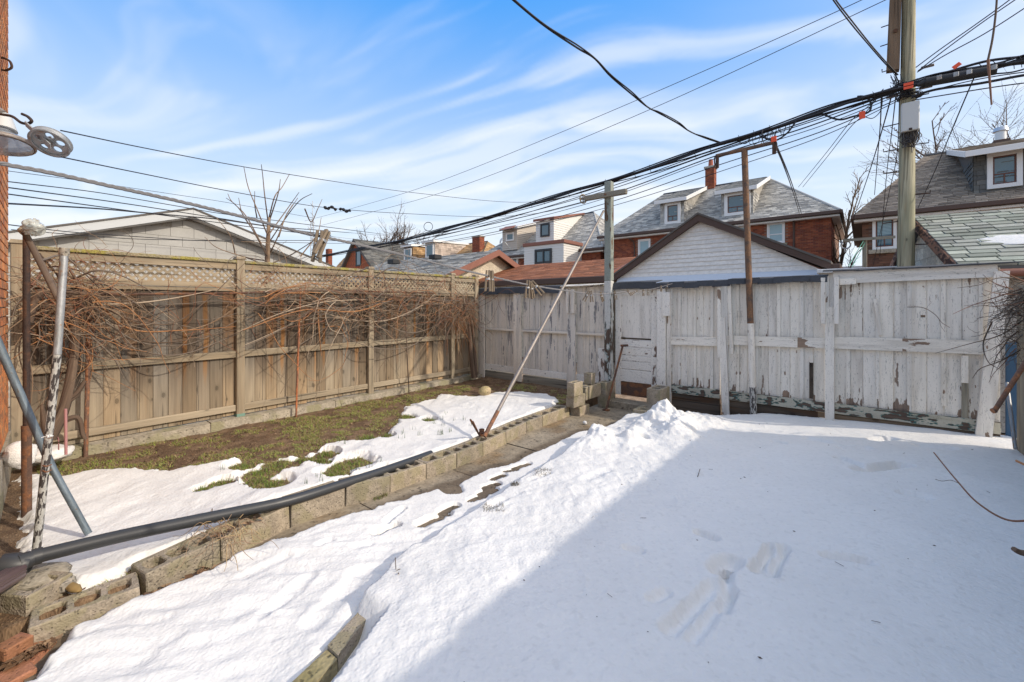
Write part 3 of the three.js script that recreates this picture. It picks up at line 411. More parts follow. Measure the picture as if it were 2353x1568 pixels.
{ const segs = [[0, 1], [2, 3], [3, 4], [4, 5], [5, 6], [6, 7], [7, 8], [8, 9], [9, 10], [10, 11], [11, 12], [12, 13]];
  segs.forEach(([i, j], n) => { const a = EDGE[i], b = EDGE[j], l = Math.hypot(b[0] - a[0], b[1] - a[1]) - 0.006, w = 0.19, top = (a[2] + b[2]) / 2, h = 0.19; const ux = (b[0] - a[0]) / l, uz = (b[1] - a[1]) / l;
    const o = new THREE.Mesh(blockGeo(l, h, w, n === 3 || n === 6 ? 2 : 3, 300 + n), M.block[n % 3]); o.name = numbered('concrete_block'); shade(o);
    const cx = (a[0] + b[0]) / 2 - uz * w / 2, cz = (a[1] + b[1]) / 2 + ux * w / 2; o.position.copy(V(cx, top - h, cz)); o.rotation.y = Math.atan2(uz, ux); o.rotation.z = 0; o.rotateZ((b[2] - a[2]) / l);
    const extra = ['mossy, with three triangular hollows', 'mossy at its near corner', 'covered with dry stems and brown leaves', 'with hollows half filled', 'at the far end of the black pipe', 'rough plain front and two round hollows', 'dry grass in its hollows', 'three open hollows, just before the rusty socket', 'right under the rusty pole socket', 'yellow lichen line along the top', 'grass growing at its foot', 'last one, against the stacked blocks at the gate'][n];
    o.userData = { label: `${ORD[n]} border block from the camera, ${extra}`, category: 'concrete block', group: 'concrete blocks edging the garden bed' }; scene.add(o); }); }
// loose blocks piled beside the gate: near corner at the path, size along X (w), up (h), along Z (l)
{ const stack = [['cut concrete block lying lowest on the left of the gate pile', 1306, 930.7, 5.20, 0.135, 0.165, 0.30, 0.15], ['upright pale concrete block, second from the bottom on the left pile front', 1310, 906, 5.17, 0.12, 0.19, 0.24, 0.315], ['small single block standing on top of the left gate pile', 1346, 871, 5.72, 0.13, 0.17, 0.12, 0.40], ['middle block of the left gate pile, half behind the upright one', 1330, 900, 5.55, 0.14, 0.19, 0.32, 0.20], ['block under the topmost small one in the left pile', 1345, 885, 5.72, 0.13, 0.19, 0.36, 0.21], ['top hollow block nearest the white gate in the left pile', 1360, 880, 6.02, 0.14, 0.19, 0.34, 0.205], ['bottom block nearest the white gate in the left pile', 1360, 905, 6.02, 0.14, 0.19, 0.36, 0.01], ['lowest kerb block at the corner where border meets gate step', 1337, 938, 5.36, 0.16, 0.13, 0.30, -0.0]];
  stack.forEach(([label, px, py, Z, w, h, l, y], n) => { if (n === 3 || n === 4) { if (n === 3) Z = 5.53; else Z = 5.60; }
    const X = n === 7 ? -3.13 : n >= 5 ? -3.06 : -3.12 + 0.02 * Math.sin(n * 2); const o = new THREE.Mesh(blockGeo(l, h, w, n === 2 ? 1 : 2, 400 + n), M.block[(n + 1) % 3]); o.name = numbered('concrete_block'); shade(o); o.position.copy(V(X - w / 2, y, Z + l / 2)); o.rotation.y = Math.PI / 2 + (n - 3) * 0.012; o.userData = { label, category: 'concrete block', group: 'loose concrete blocks piled beside the gate' }; scene.add(o); });
  const right = [['concrete block lying on the step at the right of the gate', -2.42, 5.62, 0.20, 0.19, 0.36, -0.01], ['concrete block standing on another at the right of the gate', -2.36, 5.95, 0.20, 0.28, 0.36, 0.14], ['block under the raised one, against the fence right of the gate', -2.35, 5.95, 0.20, 0.15, 0.38, -0.01]];
  right.forEach(([label, X, Z, w, h, l, y], n) => { const o = new THREE.Mesh(blockGeo(l, h, w, 2, 430 + n), M.block[(n + 1) % 2]); o.name = numbered('concrete_block'); shade(o); o.position.copy(V(X + w / 2, y, Z + l / 2 - 0.06)); o.rotation.y = Math.PI / 2; o.userData = { label, category: 'concrete block', group: 'loose concrete blocks piled beside the gate' }; scene.add(o); });
  solo('gate_step', 'low concrete step across the foot of the white gate', 'step', bx(-3.06, -2.36, -0.05, 0.115, 6.12, 6.38, 0.01, 'x'), M.step, [-2.7, 0, 6.25]); }

// ------------------------------------------------------------------ cedar fence on the left
const pick = a => a[(rnd() * a.length) | 0];
{
  const f = thing('cedar_fence', 'weathered brown cedar fence with lattice top along the left of the yard', 'fence', [-6.1, 0, 3.2]);
  const XB = -6.1, posts = [0.195, 2.03, 3.876, 5.635, 6.285];
  posts.forEach((z, i) => { const p = part(f, 'post', bx(-6.135, -6.035, i === 4 ? 0.15 : 0.17, 2.17, z - 0.046, z + 0.046, 0.006), i % 2 ? M.cedarRail : M.cedarPale);
    part(p, 'post_cap', hull8([[-6.15, 2.165, z - 0.06], [-6.02, 2.165, z - 0.06], [-6.02, 2.165, z + 0.06], [-6.15, 2.165, z + 0.06]], [[-6.135, 2.2, z - 0.045], [-6.035, 2.2, z - 0.045], [-6.035, 2.2, z + 0.045], [-6.135, 2.2, z + 0.045]]), M.cedarRail); });
  let k = 0;
  for (let i = 0; i + 1 < posts.length; i++) {
    const a = posts[i] + 0.046, b = posts[i + 1] - 0.046, n = Math.max(2, Math.round((b - a) / 0.1335)), w = (b - a) / n;
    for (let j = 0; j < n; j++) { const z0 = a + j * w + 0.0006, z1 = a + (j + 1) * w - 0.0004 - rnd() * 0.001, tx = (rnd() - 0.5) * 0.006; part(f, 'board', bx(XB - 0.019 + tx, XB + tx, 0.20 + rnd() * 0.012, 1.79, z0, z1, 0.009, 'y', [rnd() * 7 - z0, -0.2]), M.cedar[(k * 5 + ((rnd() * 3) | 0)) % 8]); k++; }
    part(f, 'bottom_rail', bx(-6.094, -6.058, 0.268, 0.346, a + 0.002, b - 0.002, 0.005, 'z'), M.cedarPale);
    part(f, 'middle_rail', bx(-6.094, -6.058, 0.938, 1.022, a + 0.002, b - 0.002, 0.005, 'z'), M.cedarRail);
    part(f, 'top_rail', bx(-6.098, -6.07, 1.762, 1.803, a + 0.002, b - 0.002, 0.004, 'z'), M.cedarRail);
    part(f, 'lattice_rail', bx(-6.088, -6.054, 1.806, 1.860, a + 0.002, b - 0.002, 0.004, 'z'), M.cedarPale);
    part(f, 'lattice_rail', bx(-6.088, -6.054, 2.036, 2.112, a + 0.002, b - 0.002, 0.004, 'z'), M.cedarRail);
    part(f, 'cap_board', bx(-6.15, -6.03, 2.115, 2.153, a + 0.002, b - 0.002, 0.006, 'z'), M.mossWood);
    const y0 = 1.846, y1 = 2.05, dy = y1 - y0, ww = 0.035, pitch = 0.076;
    for (const dir of [1, -1]) for (let s = a - dy; s < b + dy; s += pitch) {
      const lo0 = s, hi0 = s + dir * dy; let P = [[lo0, y0], [lo0 + ww, y0], [hi0 + ww, y1], [hi0, y1]]; if (dir > 0) {} 
      // clip to the panel
      const clip = (Q, lim, sg) => { const o = []; for (let q = 0; q < Q.length; q++) { const A = Q[q], B = Q[(q + 1) % Q.length], ia = sg * (A[0] - lim) >= 0, ib = sg * (B[0] - lim) >= 0; if (ia) o.push(A); if (ia !== ib) { const t = (lim - A[0]) / (B[0] - A[0]); o.push([lim, mix(A[1], B[1], t)]); } } return o; };
      P = clip(clip(P, a + 0.001, 1), b - 0.001, -1); if (P.length < 3) continue;
      const x = dir > 0 ? -6.084 : -6.0935; part(f, 'lattice_slat', prism(P.map(q => [x, q[1], q[0]]), [-0.008, 0, 0], 'z'), M.cedarPale);
    }
  }
  part(f, 'post_stain', bx(-6.137, -6.033, 0.172, 0.235, 2.03 - 0.048, 2.03 + 0.048, 0.004), flat([0.16, 0.27, 0.22], 0.9));
  for (const [z0, z1] of [[6.33, 6.46]]) { part(f, 'board', bx(-6.119, -6.1, 0.2, 1.79, z0, z1, 0.004, 'y', [rnd() * 5, -0.2]), M.cedar[3]); }
  const geo = []; let z = 0.14; while (z < 6.4) { const z1 = Math.min(z + 1.55, 6.42); part(f, 'footing', hull8([[-6.2, -0.1, z], [-5.965, -0.1, z], [-5.965, -0.1, z1], [-6.2, -0.1, z1]], [[-6.2, 0.205, z + 0.004], [-5.975, 0.19 + 0.01 * rnd(), z + 0.004], [-5.975, 0.19, z1 - 0.004], [-6.2, 0.205, z1 - 0.004]], 'z'), M.footing); z = z1; }
}
// ------------------------------------------------------------------ old white fence across the end of the yard
const FZ = 6.45, fx = px => onZ(px, HY, FZ)[0], fy = (px, py) => onZ(px, py, FZ)[1];
{
  const f = thing('white_fence', 'old white board fence with peeling paint across the end of the yard', 'fence', [-2.5, 0, FZ]);
  const secs = [[1106, 1187, 1.865, 0, 0.13], [1202, 1310, 1.868, 0, 0.13], [1325, 1398, 1.872, 0, 0.13], [1544, 1655, 1.882, 1, 0.12], [1672, 1897, 1.888, 1, 0.125], [1917, 2300, 1.95, 1, 0.135]];
  secs.forEach(([pa, pb, top, type, bw], si) => {
    const a = fx(pa), b = fx(pb), n = Math.round((b - a) / bw), w = (b - a) / n, mats = type ? M.white : M.whiteOld;
    for (let j = 0; j < n; j++) { const x0 = a + j * w + 0.0005, x1 = a + (j + 1) * w - 0.0005, dz = rnd() * 0.014; const g = bx(x0, x1, 0.34, top + 0.03 + (rnd() - 0.5) * 0.012, FZ + dz, FZ + 0.02 + dz, 0.007, 'y', [rnd() * 7, -0.33]); part(f, 'board', g, pick(mats));
      if (j && (type ? j % 2 === 1 || rnd() < 0.25 : rnd() < 0.4)) { const bt = 0.026 + 0.016 * rnd(), xx = x0 + (rnd() - 0.5) * 0.012, y0 = 0.42 + (rnd() < 0.2 ? 0.1 : 0), l = (rnd() - 0.5) * 0.012; part(f, 'batten', hull8([[xx - bt / 2, y0, FZ - 0.009], [xx + bt / 2, y0, FZ - 0.009], [xx + bt / 2, y0, FZ - 0.0005], [xx - bt / 2, y0, FZ - 0.0005]], [[xx - bt / 2 + l, top - 0.02, FZ - 0.009], [xx + bt / 2 + l, top - 0.02, FZ - 0.009], [xx + bt / 2 + l, top - 0.02, FZ - 0.0005], [xx - bt / 2 + l, top - 0.02, FZ - 0.0005]], 'y', [rnd() * 5, -0.33]), pick(mats)); } }
    if (!type) { part(f, 'rail', bx(a, b, 1.085, 1.125, FZ - 0.06, FZ + 0.001, 0.006, 'x'), M.whiteOld[2]); part(f, 'bottom_board', bx(a, b, 0.285, 0.40, FZ - 0.022, FZ - 0.0005, 0.004, 'x'), M.whiteFlake); }
    else { const y0 = [0, 0, 0, 1.005, 1.05, 1.075][si], y1 = [0, 0, 0, 1.125, 1.175, 1.215][si];
      const q = (z, d) => [[a, y0, z], [b, y0 + d, z]]; part(f, 'rail', hull8([[a, y0, FZ - 0.045], [b, y0 + 0.02, FZ - 0.045], [b, y0 + 0.02, FZ - 0.0095], [a, y0, FZ - 0.0095]], [[a, y1, FZ - 0.04], [b, y1 + 0.02, FZ - 0.04], [b, y1 + 0.02, FZ - 0.0095], [a, y1, FZ - 0.0095]], 'x'), M.whiteFlake2 || (M.whiteFlake2 = M.white[2]));
      part(f, 'bottom_board', bx(a, b, 0.295, 0.42, FZ - 0.03, FZ - 0.0095, 0.005, 'x'), M.whiteGreen); }
    part(f, 'sleeper', bx(a, b, 0.0, 0.27 + (type ? 0.02 : 0), FZ - 0.01, FZ + 0.06, 0.008, 'x'), type ? M.brownWood : M.greyWood);
  });
  // posts: [left px, right px, top, bottom, lean]
  const post = (pa, pb, y1, y0, lean, m, z0 = FZ - 0.085, z1 = FZ - 0.047) => { const a = fx(pa), b = fx(pb); return part(f, 'post', hull8([[a, y0, z0], [b, y0, z0], [b, y0, z1], [a, y0, z1]], [[a + lean, y1, z0], [b + lean, y1, z0], [b + lean, y1, z1], [a + lean, y1, z1]], 'y', [rnd() * 3, -0.1]), m); };
  post(1104, 1118, 1.86, 0.12, 0, M.whiteOld[0]); post(1187, 1203, 1.84, 0.15, -0.01, M.whiteOld[2]); post(1308, 1326, 1.60, 0.15, 0.02, M.whiteOld[1]);
  for (const [pa, pb] of [[1309, 1314], [1319, 1327]]) part(f, 'cleat', bx(fx(pa), fx(pb), 1.45, 1.86, FZ - 0.12, FZ - 0.086, 0.003), M.whiteOld[0]);
  post(1664, 1680, 1.43, 0.06, -0.06, M.white[1]); part(f, 'cleat', bx(fx(1652), fx(1660), 0.87, 1.87, FZ - 0.088, FZ - 0.05, 0.003), M.white[0]); part(f, 'cleat', rotAbout(bx(fx(1675), fx(1683), 0.93, 1.87, FZ - 0.09, FZ - 0.05, 0.003), [fx(1679), 1.87, FZ], [0, 0, 1], 0.03), M.white[2]);
  post(1897, 1918, 1.57, 0.05, 0, M.white[0]); for (const [pa, pb] of [[1888, 1898], [1918, 1929]]) part(f, 'cleat', bx(fx(pa), fx(pb), 1.37, 1.92, FZ - 0.122, FZ - 0.084, 0.003), M.white[1]);
  { const t0 = onZ(2286, 622, FZ - 0.1), t1 = onZ(2322, 622, FZ - 0.1), b0 = onZ(2238, 1014, FZ - 0.1), b1 = onZ(2277, 1014, FZ - 0.1); const zz = [FZ - 0.1, FZ - 0.05];
    part(f, 'leaning_post', hull8([[b0[0], 0.1, zz[0]], [b1[0], 0.1, zz[0]], [b1[0], 0.1, zz[1]], [b0[0], 0.1, zz[1]]], [[t0[0], 1.93, zz[0]], [t1[0], 1.93, zz[0]], [t1[0], 1.93, zz[1]], [t0[0], 1.93, zz[1]]], 'y', [0.2, -0.1]), M.white[0], { label: 'wide leaning white post with bare patches of green' }); }
  // odd repairs
  const strip = (px0, py0, px1, py1, m, name, z = FZ - 0.012) => { const a = onZ(px0, py0, z), b = onZ(px1, py1, z); return part(f, name, bx(a[0], b[0], b[1], a[1], z - 0.006, z, 0.002), m); };
  strip(1860, 832, 1869, 917, M.brownWood, 'patch_strip'); strip(1861, 815, 1869, 834, M.white[2], 'patch_plate', FZ - 0.022); strip(2211, 880, 2226, 964, M.greyWood, 'patch_strip'); strip(2209, 817, 2226, 881, M.white[2], 'patch_plate', FZ - 0.022);
  { const a = onZ(2012, 688, FZ), b = onZ(2024, 770, FZ); part(f, 'loose_batten', hull8([[b[0] - 0.012, b[1], FZ - 0.02], [b[0] + 0.012, b[1], FZ - 0.02], [b[0] + 0.012, b[1], FZ - 0.006], [b[0] - 0.012, b[1], FZ - 0.006]], [[a[0] - 0.02, a[1], FZ - 0.055], [a[0] + 0.02, a[1], FZ - 0.045], [a[0] + 0.02, a[1], FZ - 0.033], [a[0] - 0.02, a[1], FZ - 0.043]]), M.white[1]); }
  // tar paper and shingle strips along the top
  const cap = (pa, pb, y, m, drop, n) => { const a = fx(pa), b = fx(pb); for (let i = 0; i < n; i++) { const x0 = mix(a, b, i / n) - 0.012, x1 = mix(a, b, (i + 1) / n) + 0.012, j = () => (rnd() - 0.5) * 0.022, t = 0.012, z0 = FZ - 0.10 + j() * 0.5, z1 = FZ + 0.16, yl = y + j(), yr = y + j(), k = i * 0.0015;
    part(f, 'felt_strip', hull8([[x0, yl + k, z0], [x1, yr + k, z0], [x1, y + 0.03 + k, z1], [x0, y + 0.03 + k, z1]], [[x0, yl + t + k, z0 - 0.004], [x1, yr + t + k, z0 - 0.004], [x1, y + 0.03 + t + k, z1], [x0, y + 0.03 + t + k, z1]], 'x'), m);
    if (drop) part(f, 'felt_strip', hull8([[x0, yl - drop + j(), z0 - 0.014 - rnd() * 0.02], [x1, yr - drop + j(), z0 - 0.014 - rnd() * 0.02], [x1, yr - drop, z0 - 0.004], [x0, yl - drop, z0 - 0.004]], [[x0, yl + t + 0.002 + k, z0 - 0.008], [x1, yr + t + 0.002 + k, z0 - 0.008], [x1, yr + t * 0.4, z0 - 0.0005], [x0, yl + t * 0.4, z0 - 0.0005]], 'x'), m); } };
  cap(1104, 1292, 1.905, M.felt, 0.10, 7); cap(1296, 1396, 1.915, M.whiteOld[0], 0, 2); cap(1416, 1512, 1.935, M.felt, 0.09, 3); cap(1514, 1680, 1.905, M.feltGrey || (M.feltGrey = Object.assign(M.felt.clone(), {})), 0.06, 5); cap(1680, 1900, 1.925, M.feltGrey, 0.055, 6); cap(1895, 2345, 1.99, M.feltGrey, 0, 5);
  part(f, 'fascia_board', hull8([[fx(1915), 1.845, FZ - 0.06], [fx(2290), 1.875, FZ - 0.06], [fx(2290), 1.875, FZ - 0.03], [fx(1915), 1.845, FZ - 0.03]], [[fx(1915), 1.995, FZ - 0.06], [fx(2290), 2.0, FZ - 0.06], [fx(2290), 2.0, FZ - 0.03], [fx(1915), 1.995, FZ - 0.03]], 'x'), M.white[1]);
  part(f, 'nailed_board', rotAbout(bx(fx(1930), fx(1968), 1.83, 1.90, FZ - 0.09, FZ - 0.062, 0.003, 'x'), [fx(1930), 1.83, FZ], [0, 0, 1], 0.03), M.white[2]);
}
{ // gate
  const g = thing('gate', 'narrow white plank gate with heavily flaking paint and a rotten foot', 'gate', [fx(1465), 0, FZ]);
  const a = fx(1416), b = fx(1513), z0 = FZ - 0.02, z1 = FZ + 0.02, s0 = fx(1428), s1 = fx(1498);
  part(g, 'stile', bx(a, s0, 0.16, 1.85, z0 - 0.012, z1, 0.004), M.whiteFlake); part(g, 'stile', bx(s1, b, 0.16, 1.86, z0 - 0.012, z1, 0.004), M.whiteFlake);
  part(g, 'top_rail', bx(s0, s1, 1.75, 1.85, z0 - 0.01, z1, 0.004, 'x'), M.whiteFlake); part(g, 'panel', bx(s0, s1, 1.08, 1.748, z0 + 0.004, z1 - 0.005, 0.002), M.white[1]);
  const ys = [1.078, 1.045, 0.93, 0.80, 0.71, 0.575, 0.375]; for (let i = 0; i + 1 < ys.length; i++) part(g, 'plank', bx(s0 - 0.004, s1 + 0.004, ys[i + 1] + 0.006, ys[i] - 0.004, z0 - 0.004 - (i % 2) * 0.006, z1 - 0.01, 0.005, 'x', [0.13 * i, 0.3 * i]), i === 0 ? M.brownWood : M.whiteFlake);
  part(g, 'foot_board', bx(s0 - 0.004, s1 + 0.004, 0.16, 0.372, z0, z1 - 0.01, 0.006, 'x'), M.rottenWood || (M.rottenWood = Object.assign(M.rust.clone(), { metalness: 0, roughness: 1 })));
  const p = thing('gate_post', 'flaking white gate post with a narrow cover board, right of the gate', 'post', [fx(1528), 0, FZ]);
  part(p, 'shaft', bx(fx(1514), fx(1534), 0.0, 1.90, FZ - 0.09, FZ - 0.012, 0.006), M.whiteFlake); part(p, 'cover_board', bx(fx(1535), fx(1544), 0.05, 1.86, FZ - 0.06, FZ - 0.012, 0.004), M.white[1]); part(p, 'block', bx(fx(1528), fx(1546), 1.43, 1.78, FZ - 0.12, FZ - 0.091, 0.004), M.whiteFlake);
  solo('door_jamb', 'short crackled white jamb board left of the clothesline post', 'jamb', bx(fx(1378), fx(1397), 0.12, 0.88, FZ - 0.07, FZ - 0.005, 0.006), M.whiteFlake, [fx(1388), 0, FZ]);
}
// ------------------------------------------------------------------ clothesline posts and leaning poles
{
  const t = thing('clothesline_post', 'square wooden clothesline post with pale green paint and crossarm beside gate', 'post', [-3.18, 0, 6.38]), a = fx(1397) + 0.03, b = a + 0.118, z0 = FZ - 0.19, z1 = FZ - 0.085;
  part(t, 'upper_shaft', bx(a, b, 1.98, 3.56, z0, z1, 0.008, 'y', [0, 0]), M.greenPost); part(t, 'lower_shaft', bx(a - 0.002, b + 0.002, 0.02, 1.978, z0 - 0.002, z1, 0.008), M.postFlake);
  part(t, 'crossarm', bx(a - 0.33, b + 0.28, 3.295, 3.375, z0 - 0.075, z0 - 0.001, 0.008, 'x'), M.greenPost2 || (M.greenPost2 = Object.assign(M.greyWood.clone(), {})));
  part(t, 'bolt', tube([[(a + b) / 2, 3.335, z0 - 0.09], [(a + b) / 2, 3.335, z0 - 0.07]], 0.014, 8), M.rust);
  const w = part(t, 'pulley_wheel', tube(Array.from({ length: 17 }, (_, i) => { const q = i / 16 * 6.2832; return [a - 0.36 + 0.02 * Math.cos(q), 3.335 + 0.07 * Math.sin(q), z0 - 0.04 + 0.067 * Math.cos(q)]; }), 0.011, 6, 32, false), M.pegWood); part(w, 'spoke', [tube([[a - 0.36, 3.27, z0 - 0.04], [a - 0.36, 3.40, z0 - 0.04]], 0.01, 5), tube([[a - 0.375, 3.335, z0 - 0.1], [a - 0.345, 3.335, z0 + 0.02]], 0.01, 5), tube([[a - 0.40, 3.335, z0 - 0.04], [a - 0.30, 3.335, z0 - 0.04]], 0.012, 6)], M.pegOld);
  const Zp = 6.36, q = thing('steel_clothesline_pole', 'rusty brown steel T pole with white painted foot at the white fence', 'pole', [onZ(1731, 941, Zp)[0], 0.1, Zp]);
  const B = onZ(1733, 950, Zp), T = onZ(1712, 347, Zp), m = t => [mix(B[0], T[0], t), mix(B[1], T[1], t), Zp - 0.03];
  const k = (745 - 950) / (347 - 950); part(q, 'painted_foot', tube([m(0), m(k)], 0.041, 14), M.flakyWhitePipe || (M.flakyWhitePipe = M.white[0])); part(q, 'rust_shaft', tube([m(k - 0.002), m(1)], 0.0385, 14), M.rustPole); part(q, 'foot_rust', tube([m(0), m(0.10)], 0.0418, 14), M.flakyPipe);
  const L = onZ(1650, 361, Zp), R = onZ(1780, 329, Zp), y = T[1]; part(q, 'crossbar', tube([[L[0], L[1] + 0.01, Zp - 0.03], [R[0], R[1], Zp - 0.03]], 0.026, 10), M.rustPole);
  for (const [P, s, len] of [[L, -1, 0.16], [R, 1, 0.15]]) part(q, 'hook_plate', [bx(P[0] - 0.02, P[0] + 0.02, P[1] - len, P[1] + 0.03, Zp - 0.05, Zp - 0.02, 0.004), tube([[P[0], P[1] + 0.03, Zp - 0.03], [P[0] + s * 0.03, P[1] - 0.02, Zp - 0.05], [P[0] + s * 0.02, P[1] - len, Zp - 0.06]], 0.009, 5)], M.rustDark);
  part(q, 'warning_tape', [bx(R[0] - 0.03, R[0] + 0.03, R[1] + 0.0, R[1] + 0.07, Zp - 0.062, Zp - 0.052, 0.002)], M.orange);
  const pr = thing('prop_pole', 'long rusty galvanised pipe leaning from the block border to the clothesline post', 'pole', [-3.15, 0.2, 3.4]);
  const P0 = onY(1117, 996, 0.2), P1 = [a + 0.0, onZ(1396, 482, 6.2)[1], 6.24]; const lerp = t => [mix(P0[0], P1[0], t), mix(P0[1], P1[1], t), mix(P0[2], P1[2], t)];
  part(pr, 'lower_pipe', tube([lerp(0), lerp(0.55)], 0.022, 12), M.galvWarm); part(pr, 'upper_pipe', tube([lerp(0.545), lerp(1)], 0.018, 12), M.galvWarm); part(pr, 'rusty_end', tube([lerp(-0.01), lerp(0.07)], 0.0232, 12), M.rustLight);
  const so = onY(1107, 1000, 0.15), s = thing('pole_socket', 'rusty pipe socket with a split steel spike on the block border', 'socket', [so[0], 0.1, so[2]]);
  const sk = new THREE.LatheGeometry([[0.022, 0], [0.03, 0], [0.03, 0.075], [0.022, 0.075], [0.022, 0]].map(p => new THREE.Vector2(...p)), 14); sk.translate(so[0], 0.14, -so[2]); part(s, 'tube', sk, M.rustLight);
  const e = onD(1081, 965, 4.55), e0 = [so[0] - 0.03, 0.15, so[2] - 0.01]; part(s, 'spike', [tube([e0, e], 0.011, 6), tube([e0, [e[0] + 0.035, e[1] - 0.012, e[2]]], 0.009, 6)], M.rust); part(s, 'link', [tube([[so[0] - 0.04, 0.165, so[2]], [P0[0], 0.20, P0[2]]], 0.012, 6)], M.rust);
  const r0 = onY(1393, 942, 0.02), r1 = onZ(1431, 795, 6.33); const rd = thing('digging_bar', 'rust brown steel bar leaning against the white gate', 'bar', [r0[0], 0, r0[2]]);
  part(rd, 'shaft', tube([r0, r1], 0.016, 10), M.rust); part(rd, 'head', [tube([[r1[0] - 0.03, r1[1] + 0.0, r1[2]], [r1[0] + 0.085, r1[1] + 0.012, r1[2]]], 0.018, 8)], M.rust); part(rd, 'tip', [bx(r0[0] - 0.05, r0[0] + 0.05, 0.004, 0.03, r0[2] - 0.03, r0[2] + 0.03, 0.008)], M.rust);
}
// ------------------------------------------------------------------ fence on the right, almost edge-on, with a gap beside the corner
{
  const f = thing('grey_plank_fence', 'grey weathered plank fence at the right edge with vines growing over', 'fence', [1.09, 0, 5]); let z = -1.15; const XR = 1.085;
  while (z < 5.93) { const w = 0.14, z1 = Math.min(z + w, 5.94); part(f, 'plank', bx(XR, XR + 0.022, 0.1, 1.78 + (rnd() - 0.5) * 0.02, z + 0.002, z1 - 0.001, 0.004), z > 5.6 ? M.cedarRail : M.greyWood); z = z1; }
  for (const y of [0.5, 1.5]) part(f, 'rail', bx(XR + 0.022, XR + 0.06, y, y + 0.09, -1.15, 5.94, 0.004, 'z'), M.greyWood);
  const c = onD(2346, 600, 4.2); part(f, 'post', bx(XR + 0.024, XR + 0.11, 0.1, 2.05, 5.72, 5.81, 0.006), M.brownWood);
  solo('blue_board', 'dark blue board standing in the gap between the white and grey fences', 'board', bx(1.12, 1.5, 0.15, 1.22, 6.52, 6.55, 0.004), M.blue, [1.3, 0.15, 6.53]);
  const pb = onX(2334, 1032, 1.03), pt = onX(2314, 880, 1.05); solo('grey_pipe', 'short grey pipe leaning on the plank fence at the right edge', 'pipe', tube([pb, pt], 0.014, 10), M.galv, pb);
  const ra = onD(2287, 943, 2.75), rb = onD(2353, 840, 2.55), rc = onD(2380, 800, 2.5); solo('rust_rod', 'thick rusty rod sticking in over the snow at the right edge', 'rod', [tube([ra, rb, rc], 0.013, 8), tube([[ra[0], ra[1], ra[2]], [ra[0] - 0.012, ra[1] - 0.006, ra[2] - 0.008]], 0.017, 8)], M.rustLight, ra);
}

// ------------------------------------------------------------------ corner of the brick house on the left, its lamp, pulley and ropes
{
  const h = thing('brick_house', 'orange brick house wall corner at the left edge of the picture', 'house', [-5.6, 0, 0]);
  const wz = X => 0.135 + 0.0699 * (X + 6.0) * -1 , X0 = -6.0, X1 = -2.7, top = 5.2, far = [];   // wall line, nearly across the view
  part(h, 'wall', hull8([[X0 + 0.012, 0.45, wz(X0) - 0.012], [X1, 0.45, wz(X1) - 0.012], [X1, 0.45, -0.42], [X0 + 0.012, 0.45, -0.42]], [[X0 + 0.012, top, wz(X0) - 0.012], [X1, top, wz(X1) - 0.012], [X1, top, -0.42], [X0 + 0.012, top, -0.42]]), M.mortar);
  part(h, 'foundation', hull8([[X0 - 0.02, -0.1, wz(X0) + 0.03], [X1, -0.1, wz(X1) + 0.03], [X1, -0.1, -0.42], [X0 - 0.02, -0.1, -0.42]], [[X0 - 0.02, 0.448, wz(X0) + 0.02], [X1, 0.448, wz(X1) + 0.02], [X1, 0.448, -0.42], [X0 - 0.02, 0.448, -0.42]]), M.footing);
  const cols = [[0.40, 0.155, 0.06], [0.44, 0.18, 0.07], [0.34, 0.125, 0.05], [0.48, 0.21, 0.085]].map(c => std({ map: M.rust.map, roughness: 0.95 }, [M.rust.bumpMap, 0.004], c.map((x, i) => x / [0.15, 0.075, 0.043][i] * 1.25)));
  for (let k = 0, y = 0.455; y < top - 0.07; y += 0.075, k++) { let x = X0 - (k % 2 ? 0.105 : 0); while (x < X1 - 0.02) { const a = Math.max(x, X0), b = Math.min(x + 0.20, X1); if (b - a > 0.03) { const g = hull8([[a, y, wz(a) + 0.002], [b, y, wz(b) + 0.002], [b, y, wz(b) - 0.08], [a, y, wz(a) - 0.08]], [[a, y + 0.064, wz(a)], [b, y + 0.064, wz(b)], [b, y + 0.064, wz(b) - 0.08], [a, y + 0.064, wz(a) - 0.08]], 'x'); if (a < -5.0) part(h, 'brick', g, cols[(rnd() * 4) | 0]); else { const f = 0.8 + 0.4 * rnd(); far.push(tint(g, [0.46 * f, 0.18 * f, 0.075 * f])); } } x += 0.211; } }
  part(h, 'bricks', far, M.brickV, { kind: 'stuff' }); bricks(h, -0.42, wz(X1) - 0.012, 0.455, top, X1, [], [[0.44, 0.17, 0.07], [0.38, 0.14, 0.06]], 29, true);
}
